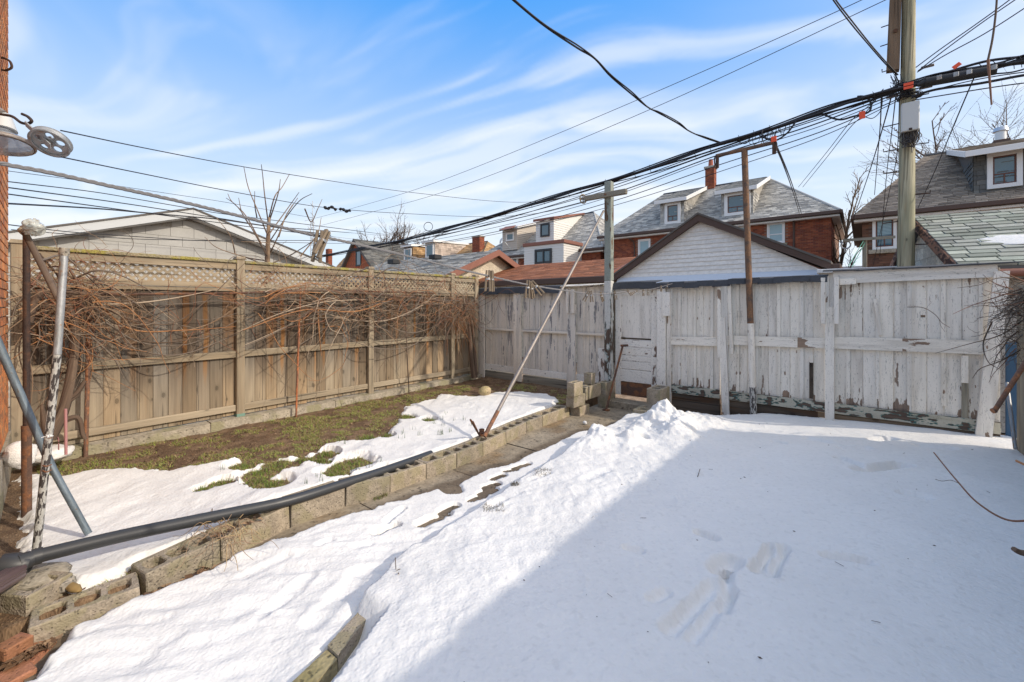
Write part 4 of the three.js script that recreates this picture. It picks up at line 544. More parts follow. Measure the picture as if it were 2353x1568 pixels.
{ // clothesline pulley held by a steel bracket
  const d = 1.75, D = (px, py, dd = d) => onD(px, py, dd), c = D(116, 327), t = thing('clothesline_pulley', 'grey metal clothesline pulley wheel on a hook below the brick corner', 'pulley', c);
  const e1 = V3(D(160, 345)).sub(V3(c)).normalize(), e2 = V3(D(110, 290, d + 0.02)).sub(V3(c)); const nrm = new THREE.Vector3().crossVectors(e1, e2).normalize(); const up = new THREE.Vector3().crossVectors(nrm, e1).normalize();
  const R = 0.064, sq = 0.60;                                   // seen turned away, so give the wheel its own tilt
  const view = V3(c).sub(camera.position).normalize(); const rt = new THREE.Vector3(C, 0, -S).multiplyScalar(1), axis = view.clone().multiplyScalar(0.80).add(rt.multiplyScalar(0.42)).add(new THREE.Vector3(0, 0.50, 0)).normalize();
  const Q = new THREE.Quaternion().setFromUnitVectors(new THREE.Vector3(0, 0, 1), axis), pc = V3(c), place = g => { g.applyQuaternion(Q); g.translate(pc.x, pc.y, pc.z); return g; };
  const sh = new THREE.Shape(); sh.absarc(0, 0, R * 0.92, 0, Math.PI * 2); for (let i = 0; i < 5; i++) { const a = i * 1.2566 + 0.4, p = new THREE.Path(); p.absellipse(Math.cos(a) * R * 0.50, Math.sin(a) * R * 0.50, R * 0.25, R * 0.23, 0, Math.PI * 2, false, a); sh.holes.push(p); }
  const g = new THREE.ExtrudeGeometry(sh, { depth: 0.006, bevelEnabled: true, bevelSize: 0.002, bevelThickness: 0.002, bevelSegments: 1, curveSegments: 28 }); g.translate(0, 0, -0.003);
  const w = part(t, 'wheel', place(uvm(g)), M.galvPale || (M.galvPale = Object.assign(M.galv.clone(), {})));
  const rim = new THREE.LatheGeometry([[R * 0.86, -0.010], [R, -0.012], [R * 0.96, -0.004], [R * 0.955, 0.004], [R, 0.012], [R * 0.86, 0.010], [R * 0.86, -0.010]].map(p => new THREE.Vector2(...p)), 40); rim.rotateX(Math.PI / 2); part(w, 'rim', place(rim), M.galvPale);
  const hub = new THREE.CylinderGeometry(0.008, 0.008, 0.034, 12); hub.rotateX(Math.PI / 2); part(t, 'hub', place(hub), M.galvWarm);
  const arm = (p, q, w0, w1, off, name) => { const a = V3(p), b = V3(q), dir = b.clone().sub(a), sd = new THREE.Vector3().crossVectors(dir, axis).normalize(), f = []; const o = axis.clone().multiplyScalar(off), th = axis.clone().multiplyScalar(0.003); const P = (v, k, s) => v.clone().addScaledVector(sd, k).add(o).addScaledVector(th, s); const q4 = s => [P(a, -w0, s), P(a, w0, s), P(b, w1, s), P(b, -w1, s)]; const A = q4(-1), B = q4(1); f.push(A, B); for (let i = 0; i < 4; i++) f.push([A[i], A[(i + 1) % 4], B[(i + 1) % 4], B[i]]); return uvm(faces(f)); };
  part(t, 'cheek_plate', arm(D(64, 277), D(122, 331), 0.012, 0.016, -0.022), M.galvPale); part(t, 'cheek_plate', arm(D(56, 331), D(120, 328), 0.008, 0.018, 0.017), M.galvPale);
  part(t, 'hook', tube([(q => [q[0] - 0.12, q[1] + 0.03, 0.135 - 0.0699 * (q[0] + 5.88) - 0.02])(D(-2, 262, 1.78)), D(-2, 262, 1.78), D(28, 268, 1.77), D(48, 282, 1.76), D(64, 284, 1.75), D(72, 278, 1.74), D(63, 268, 1.74), D(50, 262, 1.74)], 0.0055, 8), M.rustDark);
}
{ const D = onD, c = D(6, 318, 2.0), t = thing('flood_lamp', 'clear bulb lamp in a grey socket under the brick wall bracket', 'lamp', c);
  const ln = (name, pr, m) => { const g = new THREE.LatheGeometry(pr.map(p => new THREE.Vector2(...p)), 24), v = V3(c); g.rotateZ(0.22); g.translate(v.x - 0.015, v.y, v.z); return part(t, name, g, m); };
  ln('socket', [[0.0, 0.125], [0.028, 0.125], [0.034, 0.10], [0.048, 0.045], [0.044, 0.045], [0.0, 0.05]], M.boxGrey); const gl = new THREE.MeshPhysicalMaterial({ roughness: 0.06, transmission: 0.5, thickness: 0, clearcoat: 1 }); gl.color.setRGB(0.55, 0.6, 0.66);
  part(t, 'wall_arm', tube([[c[0] - 0.015, c[1] + 0.12, c[2]], [c[0] - 0.06, c[1] + 0.17, c[2] - 0.06], [c[0] - 0.10, c[1] + 0.17, 0.135 - 0.0699 * (c[0] + 5.9) - 0.03]], 0.016, 8), M.galvWarm);
  ln('bulb', [[0.03, 0.044], [0.045, 0.025], [0.095, -0.008], [0.105, -0.022], [0.10, -0.034], [0.0, -0.045]], gl); ln('ring', [[0.100, -0.012], [0.108, -0.018], [0.108, -0.03], [0.098, -0.035], [0.10, -0.012]], M.galvWarm);
  solo('wire_loop', 'bent brown wire loop sticking out high on the brick corner', 'wire', tube([D(-4, 132, 3.4), D(10, 134, 3.35), D(24, 144, 3.3), D(26, 155, 3.3), D(16, 161, 3.3), D(-4, 158, 3.4)], 0.008, 6), M.rustDark, D(0, 140, 3.4)); }
// thick clothesline close to the camera, with pegs
const CL = [[-40, 362, 0.72], [0, 375, 0.75], [120, 398, 0.80], [250, 427, 0.86], [400, 460, 0.93], [560, 499, 1.01], [700, 536, 1.08], [745, 545, 1.10], [900, 580, 1.25], [1040, 615, 1.48], [1125, 635, 1.66], [1215, 655, 1.98], [1300, 668, 2.55], [1370, 676, 3.3], [1440, 670, 4.6], [1500, 664, 5.6], [1545, 652, 6.25]].map(p => onD(...p)); CL.unshift([CL[0][0] - 1.57, CL[0][1] + 0.14, -0.08]);
solo('thick_clothesline', 'thick twisted grey clothesline crossing the yard with wooden pegs on it', 'clothesline', (() => { const c = new THREE.CatmullRomCurve3(CL.map(V3), false, 'centripetal'), pts = c.getPoints(260), L = []; for (let s = 0; s < 3; s++) { let len = 0; L.push(tube(pts.map((p, i) => { if (i) len += p.distanceTo(pts[i - 1]); const a = len * 150 + s * 2.094, q = p.clone(); q.y += 0.0019 * Math.cos(a); q.z += 0.0019 * Math.sin(a); return q; }), 0.0025, 6, 0, true, false)); } return L; })(), flat([0.17, 0.165, 0.17], 0.95));
function peg() { // clothes peg about 8 cm long hanging from y = 0
  const t = new THREE.Group(); const leg = s => { const g = cbox(0.0085, 0.082, 0.011, 0.0015); const P = g.attributes.position; for (let i = 0; i < P.count; i++) { const y = P.getY(i); P.setX(i, P.getX(i) * (1 - 0.25 * clamp(y / 0.04)) ); } g.translate(s * 0.0055, -0.026, 0); g.computeVertexNormals(); return uvm(g, 'y', [rnd(), rnd()]); };
  for (const s of [-1, 1]) { const m = shade(new THREE.Mesh(leg(s), M.pegWood)); m.name = 'peg_leg'; m.rotation.z = s * 0.05; t.add(m); }
  const sp = shade(new THREE.Mesh(tube(Array.from({ length: 14 }, (_, i) => new THREE.Vector3(0.010 * Math.cos(i * 1.1), -0.022 + i * 0.0005, 0.007 * Math.sin(i * 1.1))), 0.0012, 5, 40), M.tinMetal)); sp.name = 'spring'; t.add(sp); return t;
}
{ const proto = peg(); let first = true;
  const put = (px, py, d, turn, tilt, label, old) => { const o = first ? proto : proto.clone(); first = false; o.name = numbered('clothes_peg'); scene.add(o); o.position.copy(V3(onD(px, py, d))); o.rotation.set(0, TH + turn, tilt); o.userData = { label, category: 'clothes peg', group: 'wooden pegs hanging on the clothesline' }; if (old) { o.traverse(m => { if (m.name === 'peg_leg') m.material = M.pegOld; }); } return o; };
  put(733, 543, 1.09, 0.3, -0.10, 'large dark weathered peg nearest the camera on the thick clothesline', true); put(748, 541, 1.10, 1.3, -0.55, 'grey peg tilted against the large dark peg on the line', true);
  put(1121, 630, 1.65, 0.2, -0.02, 'left peg of the upright pair over the corner of the fences'); put(1130, 631, 1.66, 1.2, 0.06, 'right peg of the upright pair over the corner of the fences');
  put(1213, 652, 1.97, 0.2, -0.05, 'hanging peg of the open pair, left of the leaning pole'); put(1220, 654, 1.98, 1.0, 0.30, 'middle peg of the open bunch left of the leaning pole'); put(1226, 652, 2.0, 0.2, 0.72, 'peg splayed out to the right in the bunch left of the pole');
  const far = [[1352, 673, 3.0, -0.5], [1358, 673, 3.05, 0.1], [1381, 676, 3.5, 0.4], [1413, 673, 4.0, 0.2], [1443, 669, 4.6, 0.75], [1463, 669, 4.9, -1.1], [1478, 668, 5.2, 0.05], [1489, 667, 5.4, 0.1], [1519, 659, 5.8, 0.05], [1534, 655, 6.1, -0.3]];
  const fl = ['small peg leaning left, first beyond the leaning pole', 'small peg upright beside the first beyond the leaning pole', 'small peg alone, left of the wooden clothesline post', 'small peg right in front of the wooden clothesline post', 'small peg tilted strongly over the left gate stile', 'small peg lying nearly flat along the line over the gate', 'small upright peg over the middle of the gate', 'small upright peg over the right half of the gate', 'small peg at the left edge of the gate post', 'last peg on the line, at the gate post'];
  far.forEach(([px, py, d, tl], i) => put(px, py, d, rr(-0.5, 0.8), tl, fl[i])); }
// thin pulley lines
const wire = (label, pts, r, cat = 'wire', group, m = M.cable, seg) => solo(cat === 'clothesline' ? 'pulley_line' : 'overhead_wire', label, cat, tube(pts, r, 5, seg || Math.max(24, pts.length * 8)), m, pts[0], group);
const PT0 = [-3.55, 3.335, 6.22];
wire('upper strand of the thin clothesline from the pulley wheel to the wooden post', [onD(139, 300, 1.75), onD(330, 340, 2.3), onD(545, 381, 3.1), onD(760, 416, 4.0), onD(950, 443, 5.0), onD(1200, 465, 6.2), [PT0[0], PT0[1] + 0.06, PT0[2]]], 0.0028, 'clothesline', undefined, M.cable, 90);
wire('lower strand of the thin clothesline with torn tape near its middle', [onD(140, 361, 1.75), onD(330, 400, 2.3), onD(530, 440, 3.1), onD(745, 477, 4.0), onD(950, 492, 5.0), onD(1130, 498, 5.9), onD(1250, 488, 6.6), [PT0[0], PT0[1] - 0.06, PT0[2]]], 0.0028, 'clothesline', undefined, M.cable, 90);
for (const [a, b, lb] of [[[744, 476.5], [772, 480], 'left strip of black tape wound on the lower thin clothesline'], [[779, 481], [805, 485], 'right frayed strip of black tape on the lower thin clothesline']]) { const p = t => { const q = onD(mix(a[0], b[0], t), mix(a[1], b[1], t), 4.05); return [q[0], q[1] + 0.012 * Math.sin(t * 9 + a[0]), q[2]]; }; solo('tape_strip', lb, 'tape', tube([p(0), p(0.3), p(0.6), p(1)], t => 0.013 * (0.6 + 0.6 * Math.abs(Math.sin(t * 11))), 6, 14), M.black, p(0)); }
// ------------------------------------------------------------------ pipes and poles of the old vine pergola
{
  const B = [-4.63, 0.1, 0.19], yT = 2.09, t = thing('pergola_post', 'upright steel post, rusty below and black above, at the brick corner', 'post', B), X = y => B[0] - 0.01 * y;
  part(t, 'rust_sleeve', tube([[X(0), 0.05, 0.19], [X(0.7), 0.73, 0.19]], 0.0275, 14), M.rust); part(t, 'black_shaft', tube([[X(0.7), 0.72, 0.19], [X(2), yT, 0.19]], 0.0195, 14), M.rustDark); part(t, 'collar', tube([[X(0.7), 0.715, 0.19], [X(0.7), 0.735, 0.19]], 0.0285, 14), M.rust);
  const w = thing('galvanised_pole', 'leaning pole, bright galvanised above and flaking black and white below', 'pole', onD(83, 1262, 2.52)); const w0 = onD(82, 1275, 2.50), w1 = onD(131, 815, 2.56), w2 = onD(147, 578, 2.62);
  part(w, 'flaking_lower', tube([w0, w1], 0.0195, 14), M.flakyPipe); part(w, 'bright_upper', tube([w1, w2], 0.0195, 14), M.galvPale); part(w, 'cap', tube([onD(146.6, 588, 2.62), onD(147.6, 570, 2.62)], 0.0235, 12), M.paleStone); part(w, 'wire_tie', [tube([onD(108, 1005, 2.50), onD(113, 1008, 2.49), onD(119, 1005, 2.5)], 0.004, 5), tube([onD(98, 1070, 2.49), onD(107, 1072, 2.48), onD(118, 1068, 2.50)], 0.004, 5), tube([onD(98, 1082, 2.49), onD(107, 1085, 2.48), onD(118, 1080, 2.5)], 0.004, 5)], M.rustLight);
  const b0 = onD(203, 1227, 2.73), b1 = onD(118, 1075, 2.68), b2 = onD(0, 800, 2.62), b3 = onD(-30, 730, 2.6); const bl = thing('blue_grey_pipe', 'slanting blue grey pipe with rust stripe crossing behind the flaking pole', 'pipe', b0);
  part(bl, 'lower_length', tube([b0, onD(115, 1068, 2.685)], 0.0185, 12), M.galvBlue); part(bl, 'upper_length', tube([onD(122, 1082, 2.71), b2, b3], 0.0205, 12), M.galvBlue);
  const d0 = onD(57, 536, 2.86), d1 = onD(136, 692, 2.78), dg = thing('wooden_strut', 'grey wooden strut slanting down from the black post to the galvanised pole', 'strut', d0); part(dg, 'shaft', tube([d0, onD(99, 618, 2.82), d1], 0.018, 8), M.barkGrey); part(dg, 'cut_end', tube([onD(50, 528, 2.87), d0], [0.024, 0.021], 8), M.caneOrange2 || (M.caneOrange2 = M.pegWood));
  // clear plastic bag over the end of the strut
  const bg = new THREE.SphereGeometry(1, 26, 18), P = bg.attributes.position, c = V3(onD(78, 524, 2.84)); for (let i = 0; i < P.count; i++) { const x = P.getX(i), y = P.getY(i), z = P.getZ(i), n = fbm(x * 2.6 + 4, y * 2.6 + z * 2 + 9, 0, 0, 4, 821) - 0.5, k = 1 + 0.9 * n + 0.12 * Math.sign(Math.sin(x * 11 + y * 7 + z * 9)); P.setXYZ(i, x * 0.072 * k, y * 0.046 * k, z * 0.05 * k); } bg.rotateZ(0.15); bg.computeVertexNormals(); bg.translate(c.x, c.y, c.z);
  const pm = new THREE.MeshPhysicalMaterial({ roughness: 0.22, transmission: 0.55, thickness: 0, side: THREE.DoubleSide }); pm.color.setRGB(0.78, 0.80, 0.76); solo('plastic_bag', 'crumpled clear plastic bag tied over the top of the black post', 'bag', bg, pm, [c.x, c.y, -c.z]);
  const r0 = onX(196, 1037, -5.95), r1 = onX(205, 690, -5.9); solo('rust_stake', 'straight rust brown stake standing just in front of the cedar fence', 'stake', tube([[r0[0], 0.05, r0[2]], r1], 0.0185, 10), M.rustLight, r0);
  const hz = [onX(215, 677, -5.88), onX(545, 674, -5.88), onX(690, 668, -5.88), onX(1000, 674, -5.86)]; solo('rust_rail', 'long thin rust pipe running below the lattice of the cedar fence', 'rail', tube([hz[0], hz[1], hz[2], hz[3]], 0.014, 8), M.rust, hz[0]);
  const o0 = onX(680, 948, -5.88), o1 = onX(690, 662, -5.88); solo('red_stake', 'thin stake with worn orange red paint between the first two fence bays', 'stake', tube([[o0[0], 0.06, o0[2]], o1], 0.0125, 10), M.rustRed, o0);
  const q0 = onX(940, 896, -5.88), q1 = onX(930, 690, -5.88); solo('thin_stake', 'thin grey stake in front of the far bay of the cedar fence', 'stake', tube([[q0[0], 0.08, q0[2]], q1], 0.009, 8), M.barkGrey, q0);
  for (const [px, py, d, s, lb] of [[212, 672, 4.4, 0.05, 'striped white rag tied round the top of the rust stake'], [112, 1000, 2.48, 0.022, 'frayed white string knotted round the flaking pole'], [914, 665, 7.3, 0.05, 'small white rag tied to the rail among the vines']]) { const c = onD(px, py, d), L = []; const r = rngOf(px); for (let i = 0; i < 9; i++) { const p = [c]; let q = c; for (let k = 0; k < 4; k++) { q = [q[0] + rr(-1, 1, r) * s * 0.5, q[1] + rr(-0.9, 0.5, r) * s * 0.6, q[2] + rr(-1, 1, r) * s * 0.5]; p.push(q); } L.push(tube(p, s * 0.11, 4, 12)); } solo('tied_rag', lb, 'rag', L, M.whitePaint, c); }
  const tg = onD(148, 1008, 2.75); solo('pink_tag', 'faded pink tags hanging on a pale stick in the vine', 'tag', [tube([onD(150, 940, 2.75), onD(151, 1045, 2.75)], 0.008, 5), bx(tg[0] - 0.03, tg[0] + 0.025, tg[1] - 0.01, tg[1] + 0.012, tg[2] - 0.03, tg[2] - 0.026, 0.001), bx(tg[0] + 0.005, tg[0] + 0.04, tg[1] - 0.06, tg[1] - 0.02, tg[2] - 0.03, tg[2] - 0.026, 0.001)], flat([0.42, 0.20, 0.19], 0.8), tg);
}
// ------------------------------------------------------------------ black drain pipe and downspout at the bottom left
{
  const pts = [[92, 1277, 0.26], [280, 1232, 0.245], [500, 1186, 0.22], [660, 1152, 0.2], [790, 1112, 0.18], [880, 1083, 0.155], [990, 1044, 0.12]].map(p => onY(...p));
  const t = thing('drain_pipe', 'long matt black drain pipe lying on the snow behind the blocks', 'pipe', pts[0]); part(t, 'pipe', tube(pts, 0.036, 18, 60), M.pipeBlack);
  part(t, 'socket', tube([onY(70, 1283, 0.262), onY(97, 1276, 0.26)], 0.041, 18), M.pipeBlack);
  const c = onY(40, 1300, 0.25), mouth = onY(22, 1325, 0.24); const dir = V3(mouth).sub(V3(c)).normalize(); 
  const el = new THREE.LatheGeometry([[0.040, 0.05], [0.052, 0.03], [0.062, -0.01], [0.064, -0.06], [0.058, -0.062], [0.055, -0.02], [0.03, 0.03]].map(p => new THREE.Vector2(...p)), 26); el.applyQuaternion(new THREE.Quaternion().setFromUnitVectors(new THREE.Vector3(0, -1, 0), new THREE.Vector3(-0.35, 0.12, 0.92).normalize())); const cv = V3(c); el.translate(cv.x, cv.y, cv.z); part(t, 'elbow', [el, tube([onY(40, 1297, 0.26), onY(72, 1284, 0.262)], [0.05, 0.04], 16)], M.pipeBlack);
  const d0 = onY(28, 1322, 0.25), d1 = onY(-60, 1372, 0.36), prof = [], f = []; const A = V3(d0), Bv = V3(d1), ax = Bv.clone().sub(A).normalize(), sd = new THREE.Vector3().crossVectors(ax, new THREE.Vector3(0, 1, 0)).normalize(), up = new THREE.Vector3().crossVectors(sd, ax);
  for (let i = 0; i < 28; i++) { const a = i / 28 * 6.2832, q = 1 / Math.max(Math.abs(Math.cos(a)), Math.abs(Math.sin(a))), k = Math.min(q, 1.32) * (1 - 0.07 * (i % 2)); prof.push([Math.cos(a) * 0.042 * k, Math.sin(a) * 0.034 * k]); }
  const ring = v => prof.map(p => v.clone().addScaledVector(sd, p[0]).addScaledVector(up, p[1])); const r0 = ring(A.addScaledVector(ax, -0.03)), r1 = ring(Bv); f.push(r0, r1); for (let i = 0; i < 28; i++) f.push([r0[i], r0[(i + 1) % 28], r1[(i + 1) % 28], r1[i]]);
  solo('downspout', 'fluted purple brown metal downspout entering the black pipe elbow', 'downspout', uvm(faces(f)), flat([0.135, 0.085, 0.085], 0.4, 0.15), d0);
  // stones and bricks
  const stone = (name, label, cat, px, py, y, sx, sy, sz, turn, m, s) => { const p = onY(px, py, y), g = new THREE.IcosahedronGeometry(1, 3), P = g.attributes.position; for (let i = 0; i < P.count; i++) { let v = new THREE.Vector3().fromBufferAttribute(P, i); const n = fbm(v.x * 1.6 + s, v.y * 1.6 + v.z * 1.3 + 5, 0, 0, 4, 900 + s) - 0.5; const q = Math.pow(Math.abs(v.x), 3) + Math.pow(Math.abs(v.y), 3) + Math.pow(Math.abs(v.z), 3); v.multiplyScalar((0.85 + 0.7 * n) * Math.pow(q, -0.22)); P.setXYZ(i, v.x * sx, v.y * sy, v.z * sz); } const g2 = mergeVertices(g.deleteAttribute('normal') && g.deleteAttribute('uv') && g); g2.computeVertexNormals(); g2.rotateY(turn); const u = uvm(g2.toNonIndexed()); u.translate(p[0], y, -p[2]); return solo(name, label, cat, u, m, p); };
  stone('flat_stone', 'large flat grey brown stone under the black pipe end', 'stone', 95, 1330, 0.13, 0.16, 0.045, 0.12, 0.5, M.footing, 3); stone('pale_stone', 'pale grey broken stone in the snow right of the pipe elbow', 'stone', 150, 1345, 0.12, 0.055, 0.04, 0.045, 0.2, M.paleStone, 7); stone('yellow_stone', 'small yellow brown stone sticking out of the snow by the blocks', 'stone', 170, 1352, 0.12, 0.065, 0.02, 0.025, 0.25, flat([0.29, 0.19, 0.07], 0.9), 11);
  const b = new THREE.Mesh(blockGeo(0.36, 0.19, 0.2, 2, 460), M.block[0]); b.name = numbered('concrete_block'); shade(b); b.position.copy(V3(onY(50, 1420, -0.02))); b.rotation.y = 0.55; b.userData = { label: 'mossy block with one long oval hollow under the downspout', category: 'concrete block', group: 'concrete blocks edging the garden bed' }; scene.add(b);
  const br = (px, py, y, w, h, d, turn, tilt, label) => { const p = onY(px, py, y); const g = uvm(cbox(w, h, d, 0.006), 'x', [rnd(), rnd()]); const o = new THREE.Mesh(g, M.redBrick || (M.redBrick = std({ map: M.block[0].map, roughness: 0.95 }, [M.block[0].bumpMap, 0.004], [1.05, 0.55, 0.42]))); o.name = numbered('red_brick'); shade(o); o.position.copy(V3(p)); o.rotation.set(tilt, turn, 0); o.userData = { label, category: 'brick' }; scene.add(o); };
  br(30, 1487, 0.06, 0.085, 0.055, 0.10, 0.45, 0.0, 'worn red brick lying at the bottom left below the mossy block'); br(75, 1505, 0.01, 0.10, 0.03, 0.13, 0.9, 0.12, 'broken thin red brick piece against the snow edge at bottom left'); br(28, 1560, 0.0, 0.12, 0.05, 0.12, 0.2, 0.05, 'dark red brick cut by the bottom left corner of the picture');
}

// ------------------------------------------------------------------ houses and garages beyond the fence
function gable(pts) { return faces(pts.map(f => f.map(V3))); }
function shingles(parent, A, B, Cq, D, o) {                      // eave left, eave right, ridge right, ridge left
  const a = V3(A), b = V3(B), c = V3(Cq), d = V3(D), r = rngOf(o.seed), len = a.clone().lerp(b, 0.5).distanceTo(d.clone().lerp(c, 0.5)), rows = Math.round(len / o.exp);
  const nrm = new THREE.Vector3().crossVectors(b.clone().sub(a), d.clone().sub(a)).normalize(); if (nrm.y < 0) nrm.negate();
  const P = (q, t, h) => q.clone().addScaledVector(nrm, h), list = [], L = (u, v, t) => u.clone().lerp(v, t), th = o.th ?? 0.02;
  for (let i = 0; i < rows; i++) { const s0 = i / rows, s1 = Math.min(1, (i + 1.15) / rows); const l0 = L(a, d, s0), r0 = L(b, c, s0), l1 = L(a, d, s1), r1 = L(b, c, s1), W0 = l0.distanceTo(r0); let x = -r() * o.w;
    while (x < W0 - 0.02) { const w = o.w * (0.75 + 0.5 * r()), g = Math.min(0.006, o.w * 0.02) + (o.gap ?? 0), t0 = clamp((x + g) / W0), t1 = clamp((x + w - g) / W0); x += w; if (t1 - t0 < 0.002) continue; const k0 = 0.010 + th * (0.6 + 0.8 * r()), k1 = 0.010;
      const q = [L(l0, r0, t0), L(l0, r0, t1), L(l1, r1, t1), L(l1, r1, t0)], T = [P(q[0], 0, k0), P(q[1], 0, k0), P(q[2], 0, k1), P(q[3], 0, k1)], U = [P(q[0], 0, 0.004), P(q[1], 0, 0.004), P(q[2], 0, 0.004), P(q[3], 0, 0.004)];
      const gm = uvm(faces([T, U, [T[0], T[1], U[1], U[0]], [T[1], T[2], U[2], U[1]], [T[3], T[0], U[0], U[3]]]), 'x', [r() * 3, r() * 3]); const cc = o.cols[(r() * o.cols.length) | 0], f = 0.68 + 0.6 * r(); tint(gm, cc.map(v => v * f)); list.push([gm, q[0].distanceTo(camera.position)]); } }
  list.sort((p, q) => p[1] - q[1]); const lim = o.lim ?? 0; for (const [gm] of list.slice(0, lim)) part(parent, 'shingle', gm, M.shingle); if (list.length > lim) part(parent, 'shingle_rows', list.slice(lim).map(p => p[0]), M.shingle, { kind: 'stuff' });
}
function bricks(parent, X0, X1, y0, y1, Z, holes, cols, s, side) {  // wall face towards -Z (or towards +X when side is given: then X0,X1 are Z values and Z the X of the face)
  const r = rngOf(s), L = []; for (let y = y0, k = 0; y < y1 - 0.03; y += 0.075, k++) { let x = X0 - (k % 2) * 0.105; while (x < X1) { const a = Math.max(x, X0), b = Math.min(x + 0.20, X1); x += 0.211; if (b - a < 0.03) continue; if (holes.some(h => b > h[0] && a < h[1] && y + 0.065 > h[2] && y < h[3])) continue;
    const q = Z - 0.012 - r() * 0.006, g = side ? pbox(Z - 0.02, Z + 0.012 + r() * 0.006, y, y + 0.064, a, b) : pbox(a, b, y, y + 0.064, q, Z + 0.02); const c = cols[(r() * cols.length) | 0], f = 0.75 + 0.5 * r(); L.push(tint(g, c.map(v => v * f))); } } part(parent, 'bricks', L, M.brickV, { kind: 'stuff' });
}
function windowAt(parent, X0, X1, y0, y1, Z, o = {}) {           // in a wall that faces the camera side
  const t = o.trim ?? 0.11, d = o.d ?? 0.05, fm = o.frame ?? M.whitePaint, gl = o.glass ?? M.glass, im = o.inner ?? fm, it = 0.045;
  const w = part(parent, 'window', [bx(X0, X0 + t, y0, y1, Z - d, Z + 0.02), bx(X1 - t, X1, y0, y1, Z - d, Z + 0.02), bx(X0 + t, X1 - t, y1 - t, y1, Z - d + 0.002, Z + 0.02), bx(X0 + t, X1 - t, y0, y0 + t, Z - d + 0.002, Z + 0.02)], fm);
  const a = X0 + t, b = X1 - t, c = y0 + t, e = y1 - t; part(w, 'sash', [bx(a, a + it, c, e, Z - 0.02, Z + 0.02), bx(b - it, b, c, e, Z - 0.02, Z + 0.02), bx(a + it, b - it, e - it, e, Z - 0.019, Z + 0.02), bx(a + it, b - it, c, c + it, Z - 0.019, Z + 0.02)], im);
  const split = o.split, panes = split ? [[a + it, b - it, c + it, mix(c, e, split) - it / 2], [a + it, b - it, mix(c, e, split) + it / 2, e - it]] : [[a + it, b - it, c + it, e - it]]; if (split) { part(w, 'meeting_rail', bx(a + it, b - it, mix(c, e, split) - it / 2, mix(c, e, split) + it / 2, Z - 0.022, Z + 0.015), im); }
  if (o.half) { const p = panes.shift(), m = (p[0] + p[1]) / 2; panes.unshift([p[0], m - 0.02, p[2], p[3]], [m + 0.02, p[1], p[2], p[3]]); part(w, 'mullion', bx(m - 0.02, m + 0.02, p[2], p[3], Z - 0.021, Z + 0.015), im); }
  for (const p of panes) part(w, 'pane', pbox(p[0], p[1], p[2], p[3], Z - 0.004, Z + 0.004), gl); return w;
}
const wedge = (p, a, b, y1, Z0, y2, Z1, m) => part(p, 'dormer_cheek', hull8([[a, y1 - 0.02, Z0], [b, y1 - 0.02, Z0], [b, y1 - 0.02, Z1], [a, y1 - 0.02, Z1]], [[a, y1, Z0], [b, y1, Z0], [b, y2, Z1], [a, y2, Z1]]), m);
const GREY = [[0.47, 0.455, 0.42], [0.33, 0.325, 0.31], [0.56, 0.54, 0.49], [0.40, 0.39, 0.365]], TAN = [[0.46, 0.29, 0.14], [0.37, 0.225, 0.105], [0.53, 0.34, 0.17]], BRN = [[0.33, 0.265, 0.20], [0.27, 0.215, 0.165], [0.39, 0.31, 0.235]], REDR = [[0.36, 0.14, 0.066], [0.41, 0.165, 0.08], [0.32, 0.125, 0.062]], DRK = [[0.135, 0.135, 0.125], [0.105, 0.105, 0.10], [0.165, 0.16, 0.145]], GRN = [[0.40, 0.42, 0.35], [0.31, 0.335, 0.28], [0.46, 0.47, 0.40], [0.35, 0.36, 0.315]];
const BRK = [[0.30, 0.085, 0.04], [0.26, 0.07, 0.035], [0.34, 0.105, 0.05], [0.22, 0.065, 0.04]], BRKB = [[0.155, 0.075, 0.045], [0.19, 0.09, 0.055], [0.12, 0.06, 0.04]];
const mortarRed = flat([0.25, 0.15, 0.11], 0.95), mortarBrown = flat([0.15, 0.10, 0.075], 0.95), deck = flat([0.12, 0.11, 0.10], 0.95);
function hipRoof(h, XL, XR, Zf, Zb, ye, xl, xr, yr, cols, o = {}) {
  const zr = (Zf + Zb) / 2, A = [XL, ye, Zf], B = [XR, ye, Zf], b = [XR, ye, Zb], a = [XL, ye, Zb], Cc = [xr, yr, zr], D = [xl, yr, zr];
  part(h, 'roof', uvm(gable([[A, B, Cc, D], [a, b, Cc, D], [B, b, Cc], [A, a, D], [A, B, b, a]])), deck);
  const e = o.exp ?? 0.15, w = o.w ?? 0.34; shingles(h, A, B, Cc, D, { exp: e, w, cols, seed: o.seed, lim: o.lim }); shingles(h, B, b, Cc, Cc, { exp: e, w, cols, seed: o.seed + 1 }); shingles(h, a, A, D, D, { exp: e * 1.5, w: w * 1.5, cols, seed: o.seed + 2 });
  part(h, 'ridge_cap', prism([[xl, yr - 0.03, zr - 0.13], [xl, yr + 0.07, zr], [xl, yr - 0.03, zr + 0.13]], [xr - xl, 0, 0], 'x'), o.ridge ?? deck); part(h, 'hip_cap', tube([B, Cc], 0.07, 5), o.hip ?? M.feltPale);
  part(h, 'gutter', [bx(XL, XR, ye - 0.16, ye + 0.015, Zf - 0.10, Zf, 0.02, 'x'), bx(XR, XR + 0.1, ye - 0.16, ye + 0.015, Zf - 0.10, Zb, 0.02, 'z')], M.brownTrim); part(h, 'soffit', [bx(XL, XR - 0.02, ye - 0.26, ye - 0.165, Zf + 0.05, Zf + 0.45, 0.01, 'x'), bx(XR - 0.45, XR - 0.02, ye - 0.26, ye - 0.166, Zf + 0.451, Zb, 0.01, 'z')], M.whitePaint);
}
